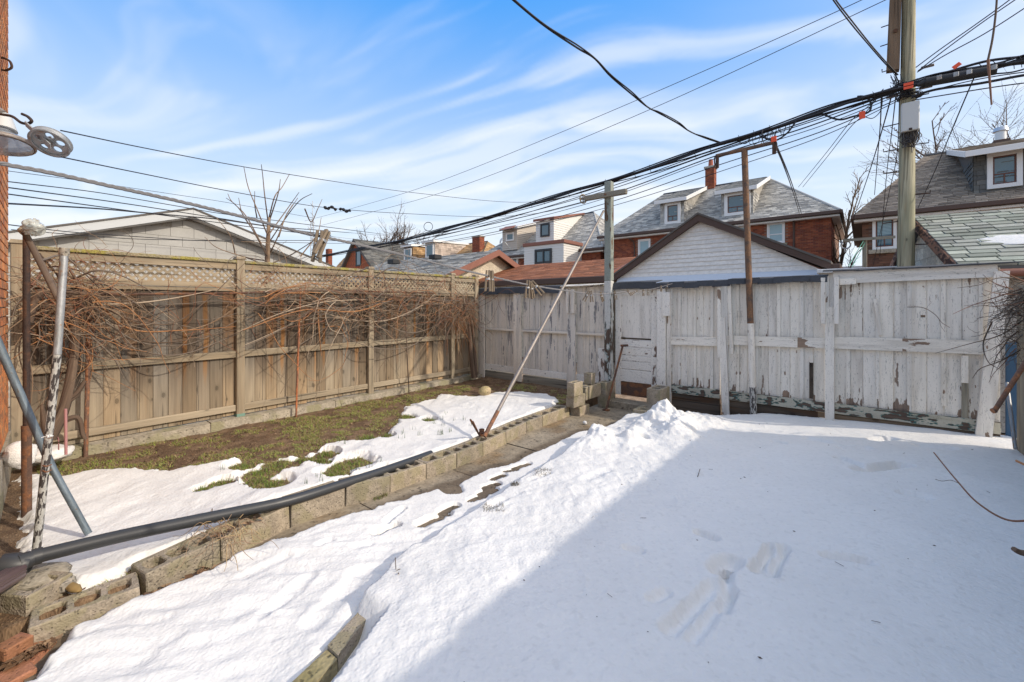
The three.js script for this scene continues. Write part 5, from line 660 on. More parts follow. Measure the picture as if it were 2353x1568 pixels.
function chimney(h, x0, x1, y0, y1, z0, z1, s, cap = true) { const c = part(h, 'chimney', pbox(x0 + 0.01, x1 - 0.01, y0, y1, z0 + 0.01, z1), mortarRed); bricks(c, x0, x1, y0, y1, z0 + 0.01, [], BRK, s); bricks(c, z0, z1, y0, y1, x1 - 0.012, [], BRK, s + 1, true); if (cap) part(c, 'chimney_cap', bx(x0 - 0.07, x1 + 0.07, y1, y1 + 0.13, z0 - 0.07, z1 + 0.07, 0.02), M.mortar); return c; }
const zx = (px, Z) => onZ(px, HY, Z)[0], zy = (px, py, Z) => onZ(px, py, Z)[1];
{ // red brick house with two dormers
  const Z = 26, h = thing('brick_house', 'red brick house with grey hip roof, two white dormers and tall chimney', 'house', [-7, 0, Z]), XR = -1.2, XL = -13.2;
  part(h, 'wall', pbox(XL, XR, -0.1, 5.9, Z + 0.003, 35.2), mortarRed);
  const wB = [zx(1763, Z), zx(1804, Z), zy(1783, 560, Z), zy(1783, 511, Z)], wA = [zx(1467, Z), zx(1495, Z), zy(1480, 590, Z), zy(1480, 550, Z)], wC = [zx(1690, Z), zx(1716, Z), zy(1700, 560, Z), zy(1700, 519, Z)];
  bricks(h, XL, XR, 3.0, 5.9, Z, [wA, wB, wC].map(w => [w[0], w[1], w[2] - 0.1, w[3]]), BRK, 31); bricks(h, Z, Z + 3, 3.4, 5.9, XR, [], BRK, 33, true);
  for (const w of [wA, wB, wC]) { windowAt(h, w[0], w[1], w[2], w[3], Z, { glass: M.glassPale, split: w === wA ? 0 : 0.42, trim: 0.08 }); }
  part(h, 'sill', bx(wB[0] - 0.1, wB[1] + 0.1, wB[2] - 0.12, wB[2] - 0.002, Z - 0.1, Z + 0.02, 0.01, 'x'), M.footing);
  hipRoof(h, XL - 0.4, -0.83, 25.6, 35.6, 6.08, -11.0, -4.62, 9.45, GREY, { seed: 41, lim: 290, hip: M.greyBlock[0], ridge: M.black });
  const dp = zx(1824.6, Z); part(h, 'downpipe', tube([[dp, 3, Z - 0.08], [dp, 5.8, Z - 0.08], [dp, 5.9, Z - 0.3]], 0.055, 8), M.brownTrim); const d2 = zx(1457, Z); part(h, 'downpipe', tube([[d2, 3.5, Z - 0.08], [d2, 5.55, Z - 0.08], [d2 - 0.2, 5.75, Z - 0.3]], 0.05, 8), M.brownTrim);
  const Zd = 26.25; const dorm = (pl, pr, yt, yb, wl, wr, wt, wb, s, pc) => { const a = zx(pl, Zd), b = zx(pr, Zd), y1 = zy(pc, yt, Zd), y0 = zy(pc, yb, Zd) - 0.3; const d = part(h, 'dormer', pbox(a, b, y0, y1, Zd, 30), deck);
    shingles(d, [a, y0, Zd - 0.004], [b, y0, Zd - 0.004], [b, y1, Zd - 0.003], [a, y1, Zd - 0.003], { exp: 0.16, w: 0.24, cols: GREY, seed: s }); shingles(d, [b + 0.004, y0, Zd], [b + 0.004, y0, 29.6], [b + 0.003, y1, 29.6], [b + 0.003, y1, Zd], { exp: 0.16, w: 0.24, cols: GREY, seed: s + 1 });
    wedge(d, a + 0.01, b - 0.01, y1, Zd, 9.34, 30.2, M.mortar); part(d, 'dormer_roof', hull8([[a - 0.22, y1 - 0.01, Zd - 0.32], [b + 0.22, y1 - 0.01, Zd - 0.32], [b + 0.22, 9.36, 30.4], [a - 0.22, 9.36, 30.4]], [[a - 0.22, y1 + 0.10, Zd - 0.32], [b + 0.22, y1 + 0.10, Zd - 0.32], [b + 0.22, 9.42, 30.4], [a - 0.22, 9.42, 30.4]]), deck); shingles(d, [a - 0.22, y1 + 0.10, Zd - 0.32], [b + 0.22, y1 + 0.10, Zd - 0.32], [b + 0.22, 9.42, 30.4], [a - 0.22, 9.42, 30.4], { exp: 0.16, w: 0.34, cols: GREY, seed: s + 2 });
    part(d, 'fascia', [bx(a - 0.26, b + 0.26, y1 - 0.09, y1 + 0.12, Zd - 0.36, Zd - 0.325, 0.01, 'x'), hull8([[b + 0.225, y1 - 0.09, Zd - 0.33], [b + 0.26, y1 - 0.09, Zd - 0.33], [b + 0.26, 9.2, 30.2], [b + 0.225, 9.2, 30.2]], [[b + 0.225, y1 + 0.12, Zd - 0.33], [b + 0.26, y1 + 0.12, Zd - 0.33], [b + 0.26, 9.43, 30.2], [b + 0.225, 9.43, 30.2]])], M.whitePaint);
    windowAt(h, zx(wl, Zd - 0.03), zx(wr, Zd - 0.03), zy(pc, wb, Zd), zy(pc, wt, Zd), Zd - 0.03, { trim: 0.17, inner: M.brownFrame, split: 0.32, half: true, d: 0.07 }); };
  dorm(1517.6, 1572, 464, 509, 1528, 1564.6, 466, 515.5, 51, 1545); dorm(1657.6, 1730, 440, 490, 1665, 1725, 442, 495, 55, 1695);
  const cz = 30.2, c = chimney(h, zx(1620.6, cz), zx(1641, cz), 8.4, zy(1631, 386, cz), cz, cz + 0.6, 61); const cm = (zx(1620.6, cz) + zx(1641, cz)) / 2, ct = zy(1631, 386, cz) + 0.12; const cp = new THREE.CylinderGeometry(0.13, 0.17, 0.5, 8); cp.translate(cm, ct + 0.25, -(cz + 0.3)); part(c, 'chimney_pot', cp, M.redPot || (M.redPot = flat([0.33, 0.10, 0.06], 0.9)));
}
{ // brown roofed house on the right
  const Z = 22.4, h = thing('brick_house', 'brown brick house with brown roof and wide dormer behind the utility pole', 'house', [2, 0, Z]), XL = -0.02, XR = 9;
  part(h, 'wall', pbox(XL + 0.003, XR, -0.1, 4.95, Z + 0.003, 31.5), mortarBrown); const w = [zx(2005, Z), zx(2061, Z), zy(2033, 573, Z), zy(2033, 497, Z)]; bricks(h, XL, 2.2, 1.8, 4.95, Z, [[w[0], w[1], w[2] - 0.15, w[3]]], BRKB, 71);
  const W = windowAt(h, w[0], w[1], w[2], w[3], Z, { trim: 0.10, inner: M.brownFrame, split: 0.36, half: true }); const bl = []; for (let y = mix(w[2], w[3], 0.45); y < w[3] - 0.18; y += 0.055) bl.push(pbox(w[0] + 0.16, w[1] - 0.16, y, y + 0.035, Z - 0.008, Z - 0.0045)); part(W, 'blind', bl, M.glassPale);
  part(h, 'sill', bx(w[0] - 0.12, w[1] + 0.12, w[2] - 0.16, w[2] - 0.002, Z - 0.12, Z + 0.02, 0.01, 'x'), M.footing);
  const eL = -0.28; hipRoof(h, eL, XR + 0.4, 22, 32, 5.16, 2.2, 7, 8.35, BRN, { seed: 81, lim: 290, ridge: M.black, hip: M.brownTrim });
  part(h, 'side_gutter', [bx(eL - 0.1, eL, 5.0, 5.175, 21.9, 32, 0.02, 'z'), bx(eL, eL + 0.4, 4.9, 4.99, 22.45, 32, 0.01, 'z')], M.brownTrim);
  const Zd = 22.75, a = zx(2238, Zd) , b = a + 3.4, y0 = zy(2300, 450, Zd), y1 = zy(2300, 352, Zd); const d = part(h, 'dormer', pbox(a, b, y0 - 0.4, y1, Zd, 27), deck);
  shingles(d, [a - 0.004, y0 - 0.4, 27], [a - 0.004, y0 - 0.4, Zd], [a - 0.003, y1, Zd], [a - 0.003, y1, 27], { exp: 0.17, w: 0.26, cols: DRK, seed: 91 }); shingles(d, [a, y0 - 0.4, Zd - 0.004], [b, y0 - 0.4, Zd - 0.004], [b, y1, Zd - 0.003], [a, y1, Zd - 0.003], { exp: 0.17, w: 0.26, cols: DRK, seed: 92 });
  const rt = [[a - 0.25, y1, Zd - 0.5], [b, y1, Zd - 0.5], [b, 8.3, 26.9], [a - 0.25, 8.3, 26.9]], up = (q, k) => q.map(p => [p[0], p[1] + k, p[2]]); wedge(d, a + 0.01, b - 0.01, y1, Zd, 8.28, 26.8, deck); part(d, 'dormer_roof', hull8(rt, up(rt, 0.1)), deck); const ru = up(rt, 0.1); shingles(d, ...ru, { exp: 0.15, w: 0.34, cols: BRN, seed: 93 });
  part(d, 'fascia', [bx(a - 0.28, b, y1 - 0.08, y1 + 0.13, Zd - 0.54, Zd - 0.505, 0.01, 'x'), hull8([[a - 0.29, y1 - 0.08, Zd - 0.51], [a - 0.255, y1 - 0.08, Zd - 0.51], [a - 0.255, 8.15, 26.6], [a - 0.29, 8.15, 26.6]], [[a - 0.29, y1 + 0.13, Zd - 0.51], [a - 0.255, y1 + 0.13, Zd - 0.51], [a - 0.255, 8.36, 26.6], [a - 0.29, 8.36, 26.6]])], M.whitePaint);
  windowAt(h, zx(2268, Zd - 0.03), zx(2350, Zd - 0.03), zy(2308, 432, Zd), zy(2308, 349, Zd), Zd - 0.03, { trim: 0.14, inner: M.brownFrame, split: 0.36, half: true, d: 0.07 });
  const v = onZ(2300, 318, 26.8), g = new THREE.CylinderGeometry(0.17, 0.17, 0.55, 14); g.translate(v[0], v[1] + 0.05, -v[2]); const vt = part(h, 'roof_vent', g, M.tinMetal); const g2 = new THREE.CylinderGeometry(0.2, 0.24, 0.16, 14); g2.translate(v[0], v[1] + 0.36, -v[2]); part(vt, 'vent_cap', g2, M.tinMetal); part(vt, 'vent_base', bx(v[0] - 0.24, v[0] + 0.24, v[1] - 0.45, v[1] - 0.1, v[2] - 0.24, v[2] + 0.24, 0.01), M.brownTrim);
}
{ // house with cream dormers and a white boxed extension
  const Z = 27, h = thing('brick_house', 'brick house with grey roof, cream dormers and boxed white rear extension', 'house', [-18, 0, Z]), XL = -25.4, XR = -14.1;
  part(h, 'wall', pbox(XL, XR, -0.1, 5.3, Z + 0.003, 36.5), mortarRed); const dr = [zx(1175, Z), zx(1191, Z), zy(1183, 630, Z), zy(1183, 588, Z)]; bricks(h, XL, XR, 2.4, 5.3, Z, [[dr[0], dr[1], dr[2], dr[3]]], BRK, 101); bricks(h, Z, 33, 3.0, 5.3, XR, [], BRK, 102, true);
  windowAt(h, dr[0], dr[1], dr[2], dr[3], Z, { trim: 0.14, d: 0.06 });
  hipRoof(h, XL - 0.5, XR + 0.4, 26.6, 37, 5.5, -22.6, -17.2, 9.2, GREY, { seed: 111, exp: 0.17, w: 0.42, ridge: M.black, hip: M.greyBlock[1] });
  const ext = (pl, pr, yt, yb, Zf, Zk, m, name, pc, flip) => { const a = zx(pl, Zf), b = zx(pr, Zf), y1 = zy(pc, yt, Zf), y0 = zy(pc, yb, Zf), o = part(h, name, pbox(a, b, y0, y1, Zf, Zk), m), n = Math.round((y1 - y0) / 0.17); for (let i = 0; i < n; i++) { const q = y0 + i * (y1 - y0) / n, e = q + (y1 - y0) / n - 0.004; part(o, 'siding_board', hull8([[a - 0.01, q, Zf - 0.03], [b + 0.03, q, Zf - 0.03], [b + 0.03, q, Zk], [a - 0.01, q, Zk]], [[a - 0.01, e, Zf - 0.006], [b + 0.006, e, Zf - 0.006], [b + 0.006, e, Zk], [a - 0.01, e, Zk]], 'x'), m); } return [o, a, b, y0, y1]; };
  { const [o, a, b, y0, y1] = ext(1205, 1295, 563, 640, 24.6, 27, M.siding, 'extension', 1250); part(o, 'parapet', bx(a - 0.1, b + 0.12, y1, y1 + 0.24, 24.5, 27, 0.02, 'x'), M.redTrim); windowAt(h, zx(1229, 24.55), zx(1268, 24.55), zy(1250, 607, 24.55), zy(1250, 572, 24.55), 24.55, { frame: M.darkFrame, trim: 0.14, d: 0.05 }); const m = (zx(1229, 24.5) + zx(1268, 24.5)) / 2; part(o, 'window_bar', bx(m - 0.05, m + 0.05, zy(1250, 605, 24.5), zy(1250, 574, 24.5), 24.48, 24.53), M.darkFrame); }
  { const [o, a, b, y0, y1] = ext(1232, 1272.5, 508, 560, 27.2, 31.5, M.siding, 'dormer', 1252); wedge(o, a, b, y1, 27.2, 9.08, 31.4, M.siding); part(o, 'fascia', hull8([[a - 0.15, y1, 27.0], [b + 0.15, y1, 27.0], [b + 0.15, 9.1, 31.6], [a - 0.15, 9.1, 31.6]], [[a - 0.15, y1 + 0.2, 27.0], [b + 0.15, y1 + 0.2, 27.0], [b + 0.15, 9.25, 31.6], [a - 0.15, 9.25, 31.6]]), M.redTrim); windowAt(h, zx(1242, 27.15), zx(1263, 27.15), zy(1252, 544, 27.15), zy(1252, 514, 27.15), 27.15, { frame: M.darkFrame, trim: 0.09 }); }
  { const [o, a, b, y0, y1] = ext(1155, 1188, 528, 575, 27.2, 31.5, M.sidingTan, 'dormer', 1172); wedge(o, a, b, y1, 27.2, 8.98, 31.4, M.sidingTan); part(o, 'fascia', hull8([[a - 0.2, y1, 27.0], [b + 0.2, y1, 27.0], [b + 0.2, 9.0, 31.6], [a - 0.2, 9.0, 31.6]], [[a - 0.2, y1 + 0.18, 27.0], [b + 0.2, y1 + 0.18, 27.0], [b + 0.2, 9.15, 31.6], [a - 0.2, 9.15, 31.6]]), M.whitePaint); windowAt(h, zx(1163, 27.15), zx(1181, 27.15), zy(1172, 554, 27.15), zy(1172, 535, 27.15), 27.15, { trim: 0.08 }); part(o, 'awning', hull8([[a + 0.3, y1 - 0.15, 26.4], [b - 0.1, y1 - 0.15, 26.4], [b - 0.1, y1 + 0.2, 27.2], [a + 0.3, y1 + 0.2, 27.2]], [[a + 0.3, y1 - 0.1, 26.4], [b - 0.1, y1 - 0.1, 26.4], [b - 0.1, y1 + 0.3, 27.2], [a + 0.3, y1 + 0.3, 27.2]]), M.redTrim); }
  const dc = onZ(1160, 557, 26), dg = new THREE.SphereGeometry(0.42, 18, 8, 0, 6.2832, 0, 0.7); dg.rotateX(1.2); dg.rotateY(-0.6); dg.translate(dc[0], dc[1], -dc[2]); const ds = part(h, 'satellite_dish', dg, M.boxGrey); part(ds, 'dish_arm', tube([dc, [dc[0] + 0.2, dc[1] - 0.5, 26.5]], 0.04, 6), M.boxGrey);
}
{ // tan roofed house
  const Z = 28, h = thing('brick_house', 'house with sunlit tan shingle roof, white trimmed dormers and brick chimney', 'house', [-33, 0, Z]), XL = -42, XR = -27.2;
  part(h, 'wall', pbox(XL, XR, -0.1, 4.4, Z, 38), mortarRed); bricks(h, XL + 6, XR, 2.6, 4.4, Z, [], BRK, 121);
  hipRoof(h, XL - 0.4, XR + 0.4, 27.6, 38.4, 4.5, -39, -30.2, 8.15, TAN, { seed: 131, exp: 0.2, w: 0.5, ridge: M.brownTrim, hip: M.brownWood });
  const dm = (pl, pr, yt, yb, pc, m) => { const a = zx(pl, 28.2), b = zx(pr, 28.2), y1 = zy(pc, yt, 28.2), y0 = zy(pc, yb, 28.2); const d = part(h, 'dormer', pbox(a, b, y0, y1, 28.2, 33.4), m); wedge(d, a, b, y1, 28.2, 7.98, 33.3, m); part(d, 'dormer_roof', hull8([[a - 0.2, y1, 27.9], [b + 0.15, y1, 27.9], [b + 0.15, 8.0, 33.4], [a - 0.2, 8.0, 33.4]], [[a - 0.2, y1 + 0.22, 27.9], [b + 0.15, y1 + 0.22, 27.9], [b + 0.15, 8.15, 33.4], [a - 0.2, 8.15, 33.4]]), M.whitePaint); shingles(d, [b + 0.004, y0, 28.2], [b + 0.004, y0, 33], [b + 0.003, y1, 33], [b + 0.003, y1, 28.2], { exp: 0.2, w: 0.4, cols: m === M.siding ? [[0.5, 0.42, 0.36]] : TAN, seed: 137 }); windowAt(h, a + 0.12, b - 0.12, y0 + 0.15, y1 - 0.1, 28.15, { trim: 0.13 }); };
  dm(928, 948, 568, 604, 938, M.brownTrim); dm(977, 999, 558, 597, 988, M.siding);
  chimney(h, zx(1085, 31), zx(1102, 31), 5.5, zy(1093, 545, 31), 31, 31.7, 141);
}
{ // dark gabled brick house far left
  const h = thing('brick_house', 'distant red brick gable with dark pointed roof and one narrow window', 'house', [-44, 0, 26]), Z = 26, a = zx(792, Z), b = zx(855, Z), ap = onZ(818.5, 556, Z), yb = zy(820, 614, Z), L = [a, yb, Z], R = [b, yb, Z];
  part(h, 'wall', [uvm(gable([[L, R, [ap[0], ap[1], Z]], [L, R, [b, 0, Z], [a, 0, Z]], [[L[0], L[1], Z + 8], [R[0], R[1], Z + 8], [ap[0], ap[1], Z + 8]], [L, [a, yb, Z + 8], [a, 0, Z + 8], [a, 0, Z]], [R, [b, yb, Z + 8], [b, 0, Z + 8], [b, 0, Z]]]))], std({ map: M.rust.map, roughness: 0.95 }, null, [2.1, 1.25, 1.0]));
  windowAt(h, zx(818, Z), zx(830, Z), zy(824, 612, Z), zy(824, 574, Z), Z - 0.02, { frame: M.darkFrame, trim: 0.12 });
  const rr2 = (p, q) => hull8([[p[0], p[1], Z - 0.4], [q[0], q[1], Z - 0.4], [q[0], q[1], Z + 9], [p[0], p[1], Z + 9]], [[p[0], p[1] + 0.3, Z - 0.4], [q[0], q[1] + 0.3, Z - 0.4], [q[0], q[1] + 0.3, Z + 9], [p[0], p[1] + 0.3, Z + 9]]); const ex = (p, k) => [p[0] + (p[0] - ap[0]) * k, p[1] + (p[1] - ap[1]) * k, Z];
  part(h, 'roof', rr2(ex(L, 0.12), ap), deck); part(h, 'roof', rr2(ap, ex(R, 0.12)), deck); const e = ex(R, 0.12); shingles(h, [e[0], e[1] + 0.3, Z - 0.4], [e[0], e[1] + 0.3, Z + 9], [ap[0], ap[1] + 0.3, Z + 9], [ap[0], ap[1] + 0.3, Z - 0.4], { exp: 0.22, w: 0.5, cols: DRK, seed: 151 });
  const wz = 32, wa = zx(846, wz), wb = zx(900, wz); const k = thing('house_wing', 'low dark grey roof joining the far gable and the tan roof', 'house', [wa, 0, wz]); part(k, 'wall', pbox(wa, wb, -0.1, 4, wz, wz + 6), mortarRed); const E = [[wa - 3, 4.0, wz - 2], [wb + 3, 4.0, wz - 2], [wb - 2, zy(900, 568, wz + 4), wz + 4], [wa - 6, zy(850, 562, wz + 4), wz + 4]]; part(k, 'roof', hull8(E, E.map(p => [p[0], p[1] + 0.1, p[2]])), deck); shingles(k, ...E.map(p => [p[0], p[1] + 0.1, p[2]]), { exp: 0.22, w: 0.5, cols: DRK, seed: 155 });
  const f = thing('distant_house', 'small far brown roof with a brick chimney and balcony railing', 'house', onZ(765, 600, 30)), q = 30, x0 = zx(738, q), x1 = zx(800, q), yr = zy(775, 583, q); part(f, 'wall', pbox(x0, x1, -0.1, 4, q, q + 6), mortarRed); const F = [[x0 - 1, 3.4, q - 0.5], [x1 + 2, 3.4, q - 0.5], [x1 + 2, yr + 0.6, q + 4], [x0 - 1, yr, q + 4]]; part(f, 'roof', hull8(F, F.map(p => [p[0], p[1] + 0.1, p[2]])), deck); shingles(f, ...F.map(p => [p[0], p[1] + 0.1, p[2]]), { exp: 0.22, w: 0.5, cols: TAN, seed: 158 }); const cx = zx(752, q + 2); chimney(f, cx - 0.5, cx + 0.3, 3.5, zy(752, 572, q + 2), q + 2, q + 2.6, 159, false); const rl = []; for (let i = 0; i < 14; i++) { const x = mix(zx(742, 27), zx(788, 27), i / 13); rl.push(tube([[x, 4.0, 27], [x, 5.0, 27]], 0.02, 4)); } rl.push(tube([[zx(742, 27), 5.0, 27], [zx(788, 27), 5.0, 27]], 0.03, 4)); part(f, 'railing', rl, M.black);
}
// ------------------------------------------------------------------ garages along the lane
{ // grey block garage behind the cedar fence
  const X = -11, h = thing('block_garage', 'pale grey concrete block garage with white gable trim behind the cedar fence', 'garage', [X, 0, 2.7]), zc = 2.73, hw = 3.12, ye = 2.38, ya = 3.40, Zl = zc - hw, Zr = zc + hw;
  const W = q => [[q, -0.1, Zl], [q, -0.1, Zr], [q, ye, Zr], [q, ya, zc], [q, ye, Zl]]; part(h, 'wall', prism(W(X - 0.012), [-6, 0, 0]), M.mortar);
  let k = 0; for (let y = 0.2; y < ya; y += 0.2, k++) { const half = y + 0.2 <= ye ? hw : hw * (ya - y - 0.1) / (ya - ye); let z = Zl - (k % 2 ? 0.2 : 0); if (y < 1.5) continue; while (z < Zr) { const a = Math.max(z, zc - half), b = Math.min(z + 0.4, zc + half); z += 0.4; if (b - a < 0.08) continue; const top = z => y + 0.2 <= ye ? y + 0.194 : Math.min(y + 0.194, ye + (ya - ye) * (1 - Math.abs(z - zc) / hw)); part(h, 'block', hull8([[X - 0.03, y, a + 0.003], [X, y, a + 0.003], [X, y, b - 0.003], [X - 0.03, y, b - 0.003]], [[X - 0.03, Math.max(top(a), y + 0.01), a + 0.003], [X, Math.max(top(a), y + 0.01), a + 0.003], [X, Math.max(top(b), y + 0.01), b - 0.003], [X - 0.03, Math.max(top(b), y + 0.01), b - 0.003]], 'y'), pick(M.greyBlock)); } }
  const sl = (ya - ye) / hw, rk = (z0, y0, z1, y1, xa, xb, dn, up) => hull8([[xa, y0 - dn, z0], [xb, y0 - dn, z0], [xb, y1 - dn, z1], [xa, y1 - dn, z1]], [[xa, y0 + up, z0], [xb, y0 + up, z0], [xb, y1 + up, z1], [xa, y1 + up, z1]], 'z');
  for (const s of [-1, 1]) { const ze = zc + s * (hw + 0.45), yl = ye - 0.45 * sl; part(h, 'roof', rk(zc, ya + 0.175, ze, yl + 0.175, X + 0.28, X - 6.3, 0, 0.03), deck); part(h, 'white_fascia', rk(zc + s * 0.002, ya, ze, yl, X + 0.22, X + 0.26, -0.02, 0.172), M.fasciaGrey || (M.fasciaGrey = flat([0.50, 0.52, 0.53], 0.6))); part(h, 'soffit', rk(zc + s * 0.002, ya, ze, yl, X + 0.0, X + 0.215, -0.0, 0.03), M.boxGrey); }
}
{ // grey roofed garage with red trim
  const X = -10.7, h = thing('stucco_garage', 'cream stucco garage gable with brown red trim and grey shingles', 'garage', [X, 0, 12]), zc = 11.96, hw = 2.5, ye = 2.48, ya = 3.50; part(h, 'wall', prism([[X, -0.1, zc - hw], [X, -0.1, zc + hw], [X, ye, zc + hw], [X, ya, zc], [X, ye, zc - hw]], [-6.5, 0, 0]), M.stucco);
  const sl = (ya - ye) / hw; for (const s of [-1, 1]) { const ze = zc + s * (hw + 0.35), yl = ye - 0.35 * sl, q = [[X + 0.3, yl + 0.1, ze], [X - 6.8, yl + 0.1, ze], [X - 6.8, ya + 0.1, zc], [X + 0.3, ya + 0.1, zc]]; part(h, 'roof', hull8(q.map(p => [p[0], p[1] - 0.08, p[2]]), q), deck); if (s < 0) shingles(h, q[1], q[0], q[3], q[2], { exp: 0.15, w: 0.36, cols: GREY.map(c => c.map(v => v * 0.85)), seed: 161 }); part(h, 'trim', hull8([[X + 0.30, yl - 0.10, ze], [X + 0.34, yl - 0.10, ze], [X + 0.34, ya - 0.10, zc + s * 0.002], [X + 0.30, ya - 0.10, zc + s * 0.002]], [[X + 0.30, yl + 0.12, ze], [X + 0.34, yl + 0.12, ze], [X + 0.34, ya + 0.12, zc + s * 0.002], [X + 0.30, ya + 0.12, zc + s * 0.002]], 'z'), M.redTrim); }
  for (const [px, py] of [[1000, 589], [905, 600]]) { const v = onX(px, py, px > 950 ? -12.6 : -14); part(h, 'roof_vent', bx(v[0] - 0.18, v[0] + 0.18, v[1] - 0.12, v[1] + 0.05, v[2] - 0.18, v[2] + 0.18, 0.02), M.black); }
}
{ // low garage with rust brown roof
  const h = thing('brown_roof_garage', 'low garage with rust brown shingle roof and dark gutter', 'garage', [-8, 0, 10.8]), A = [-10.9, 2.36, 10.8], B = [-5.5, 2.36, 10.8], Cc = [-5.5, 3.14, 13.4], D = [-10.9, 3.14, 13.4], a = [-10.9, 2.36, 16], b = [-5.5, 2.36, 16]; part(h, 'wall', prism([[-5.75, -0.1, 11], [-5.75, 2.3, 11], [-5.75, 3.0, 13.4], [-5.75, 2.3, 15.8], [-5.75, -0.1, 15.8]], [-5, 0, 0]), M.stucco); part(h, 'roof', uvm(gable([[A, B, Cc, D], [a, b, Cc, D], [B, b, Cc], [A, a, D], [A, B, b, a]])), deck);
  shingles(h, A, B, Cc, D, { exp: 0.14, w: 0.34, cols: REDR, seed: 171, th: 0.012, lim: 280 }); part(h, 'gutter', bx(-10.9, -5.46, 2.20, 2.385, 10.68, 10.798, 0.02, 'x'), M.brownTrim); part(h, 'rake_trim', hull8([[-5.5, 2.18, 10.7], [-5.45, 2.18, 10.7], [-5.45, 3.0, 13.4], [-5.5, 3.0, 13.4]], [[-5.5, 2.40, 10.7], [-5.45, 2.40, 10.7], [-5.45, 3.18, 13.4], [-5.5, 3.18, 13.4]], 'z'), M.redTrim); part(h, 'downpipe', tube([[-5.9, 2.2, 10.75], [-5.9, 0.5, 10.9]], 0.05, 6), M.brownTrim);
}
M.gable = [1, 0.96].map(k => std({ map: M.shingle.map, roughness: 0.7 }, null, [0.92 * k, 0.90 * k, 0.86 * k]));
{ // white garage with siding gable right behind the gate
  const Z = 11, h = thing('white_garage', 'white garage with board gable and dark brown rake trim behind the gate', 'garage', [-2.9, 0, Z]), XL = -5.0, XR = zx(1862, Z), ap = onZ(1608, 497, Z), ye = 2.62, xa = ap[0], ya = ap[1] - 0.08;
  part(h, 'wall', [pbox(XL, XR, -0.1, 2.15, Z + 0.02, Z + 5)], M.white[0]);
  const yb = 2.33; const half = (y, s) => { const t = clamp((ya - y) / (ya - yb)); return s < 0 ? mix(xa, XL - 0.22, t) : mix(xa, XR + 0.18, t); }; part(h, 'gable', prism([[XL - 0.2, yb, Z + 0.025], [XR + 0.16, yb, Z + 0.025], [xa, ya, Z + 0.025]], [0, 0, 5]), M.whitePaint);
  for (let y = yb, i = 0; y < ya - 0.05; y += 0.105, i++) { const e = Math.min(y + 0.104, ya); const a0 = half(y, -1), b0 = half(y, 1), a1 = half(e, -1), b1 = half(e, 1); part(h, 'siding_board', hull8([[a0, y, Z - 0.004], [b0, y, Z - 0.004], [b0, y, Z + 0.024], [a0, y, Z + 0.024]], [[a1, e, Z + 0.014], [b1, e, Z + 0.014], [b1, e, Z + 0.024], [a1, e, Z + 0.024]], 'x'), M.gable[i % 2]); }
  part(h, 'skirt_board', hull8([[XL - 0.22, 2.14, Z - 0.12], [XR + 0.2, 2.14, Z - 0.12], [XR + 0.2, 2.14, Z + 0.02], [XL - 0.22, 2.14, Z + 0.02]], [[XL - 0.22, yb - 0.002, Z - 0.01], [XR + 0.2, yb - 0.002, Z - 0.01], [XR + 0.2, yb - 0.002, Z + 0.02], [XL - 0.22, yb - 0.002, Z + 0.02]], 'x'), flat([0.60, 0.66, 0.74], 0.7));
  const eL = [XL - 0.42, 2.24], eR = [XR + 0.36, 2.38], tp = [xa, ya + 0.10]; for (const [e, s] of [[eL, -1], [eR, 1]]) { part(h, 'rake_trim', hull8([[e[0], e[1] - 0.08, Z - 0.14], [e[0], e[1] - 0.08, Z - 0.02], [tp[0], tp[1] - 0.16, Z - 0.02], [tp[0], tp[1] - 0.16, Z - 0.14]], [[e[0], e[1] + 0.06, Z - 0.14], [e[0], e[1] + 0.06, Z - 0.02], [tp[0], tp[1], Z - 0.02], [tp[0], tp[1], Z - 0.14]], 'x'), M.brownTrim); part(h, 'roof', hull8([[e[0], e[1] + 0.062, Z - 0.16], [e[0], e[1] + 0.062, Z + 5.2], [tp[0], tp[1] + 0.002, Z + 5.2], [tp[0], tp[1] + 0.002, Z - 0.16]], [[e[0], e[1] + 0.11, Z - 0.16], [e[0], e[1] + 0.11, Z + 5.2], [tp[0], tp[1] + 0.05, Z + 5.2], [tp[0], tp[1] + 0.05, Z - 0.16]]), deck); }
  part(h, 'gutter_end', bx(eR[0] - 0.02, eR[0] + 0.16, eR[1] - 0.1, eR[1] + 0.05, Z - 0.1, Z + 5, 0.02), M.brownTrim);
  const l = thing('low_shed', 'low white board wall with pale flat capping beside the utility pole', 'shed', [0, 0, 10.6]), s0 = zx(1882, 10.6), s1 = 0.86; const n = 9; for (let i = 0; i < n; i++) part(l, 'board', bx(mix(s0, s1, i / n) + 0.001, mix(s0, s1, (i + 1) / n) - 0.001, 0, 2.22, 10.6, 10.63, 0.004), M.white[i % 3]); part(l, 'capping', bx(s0 - 0.03, s1, 2.222, 2.30, 10.5, 12.5, 0.01, 'x'), M.whitePaint);
}
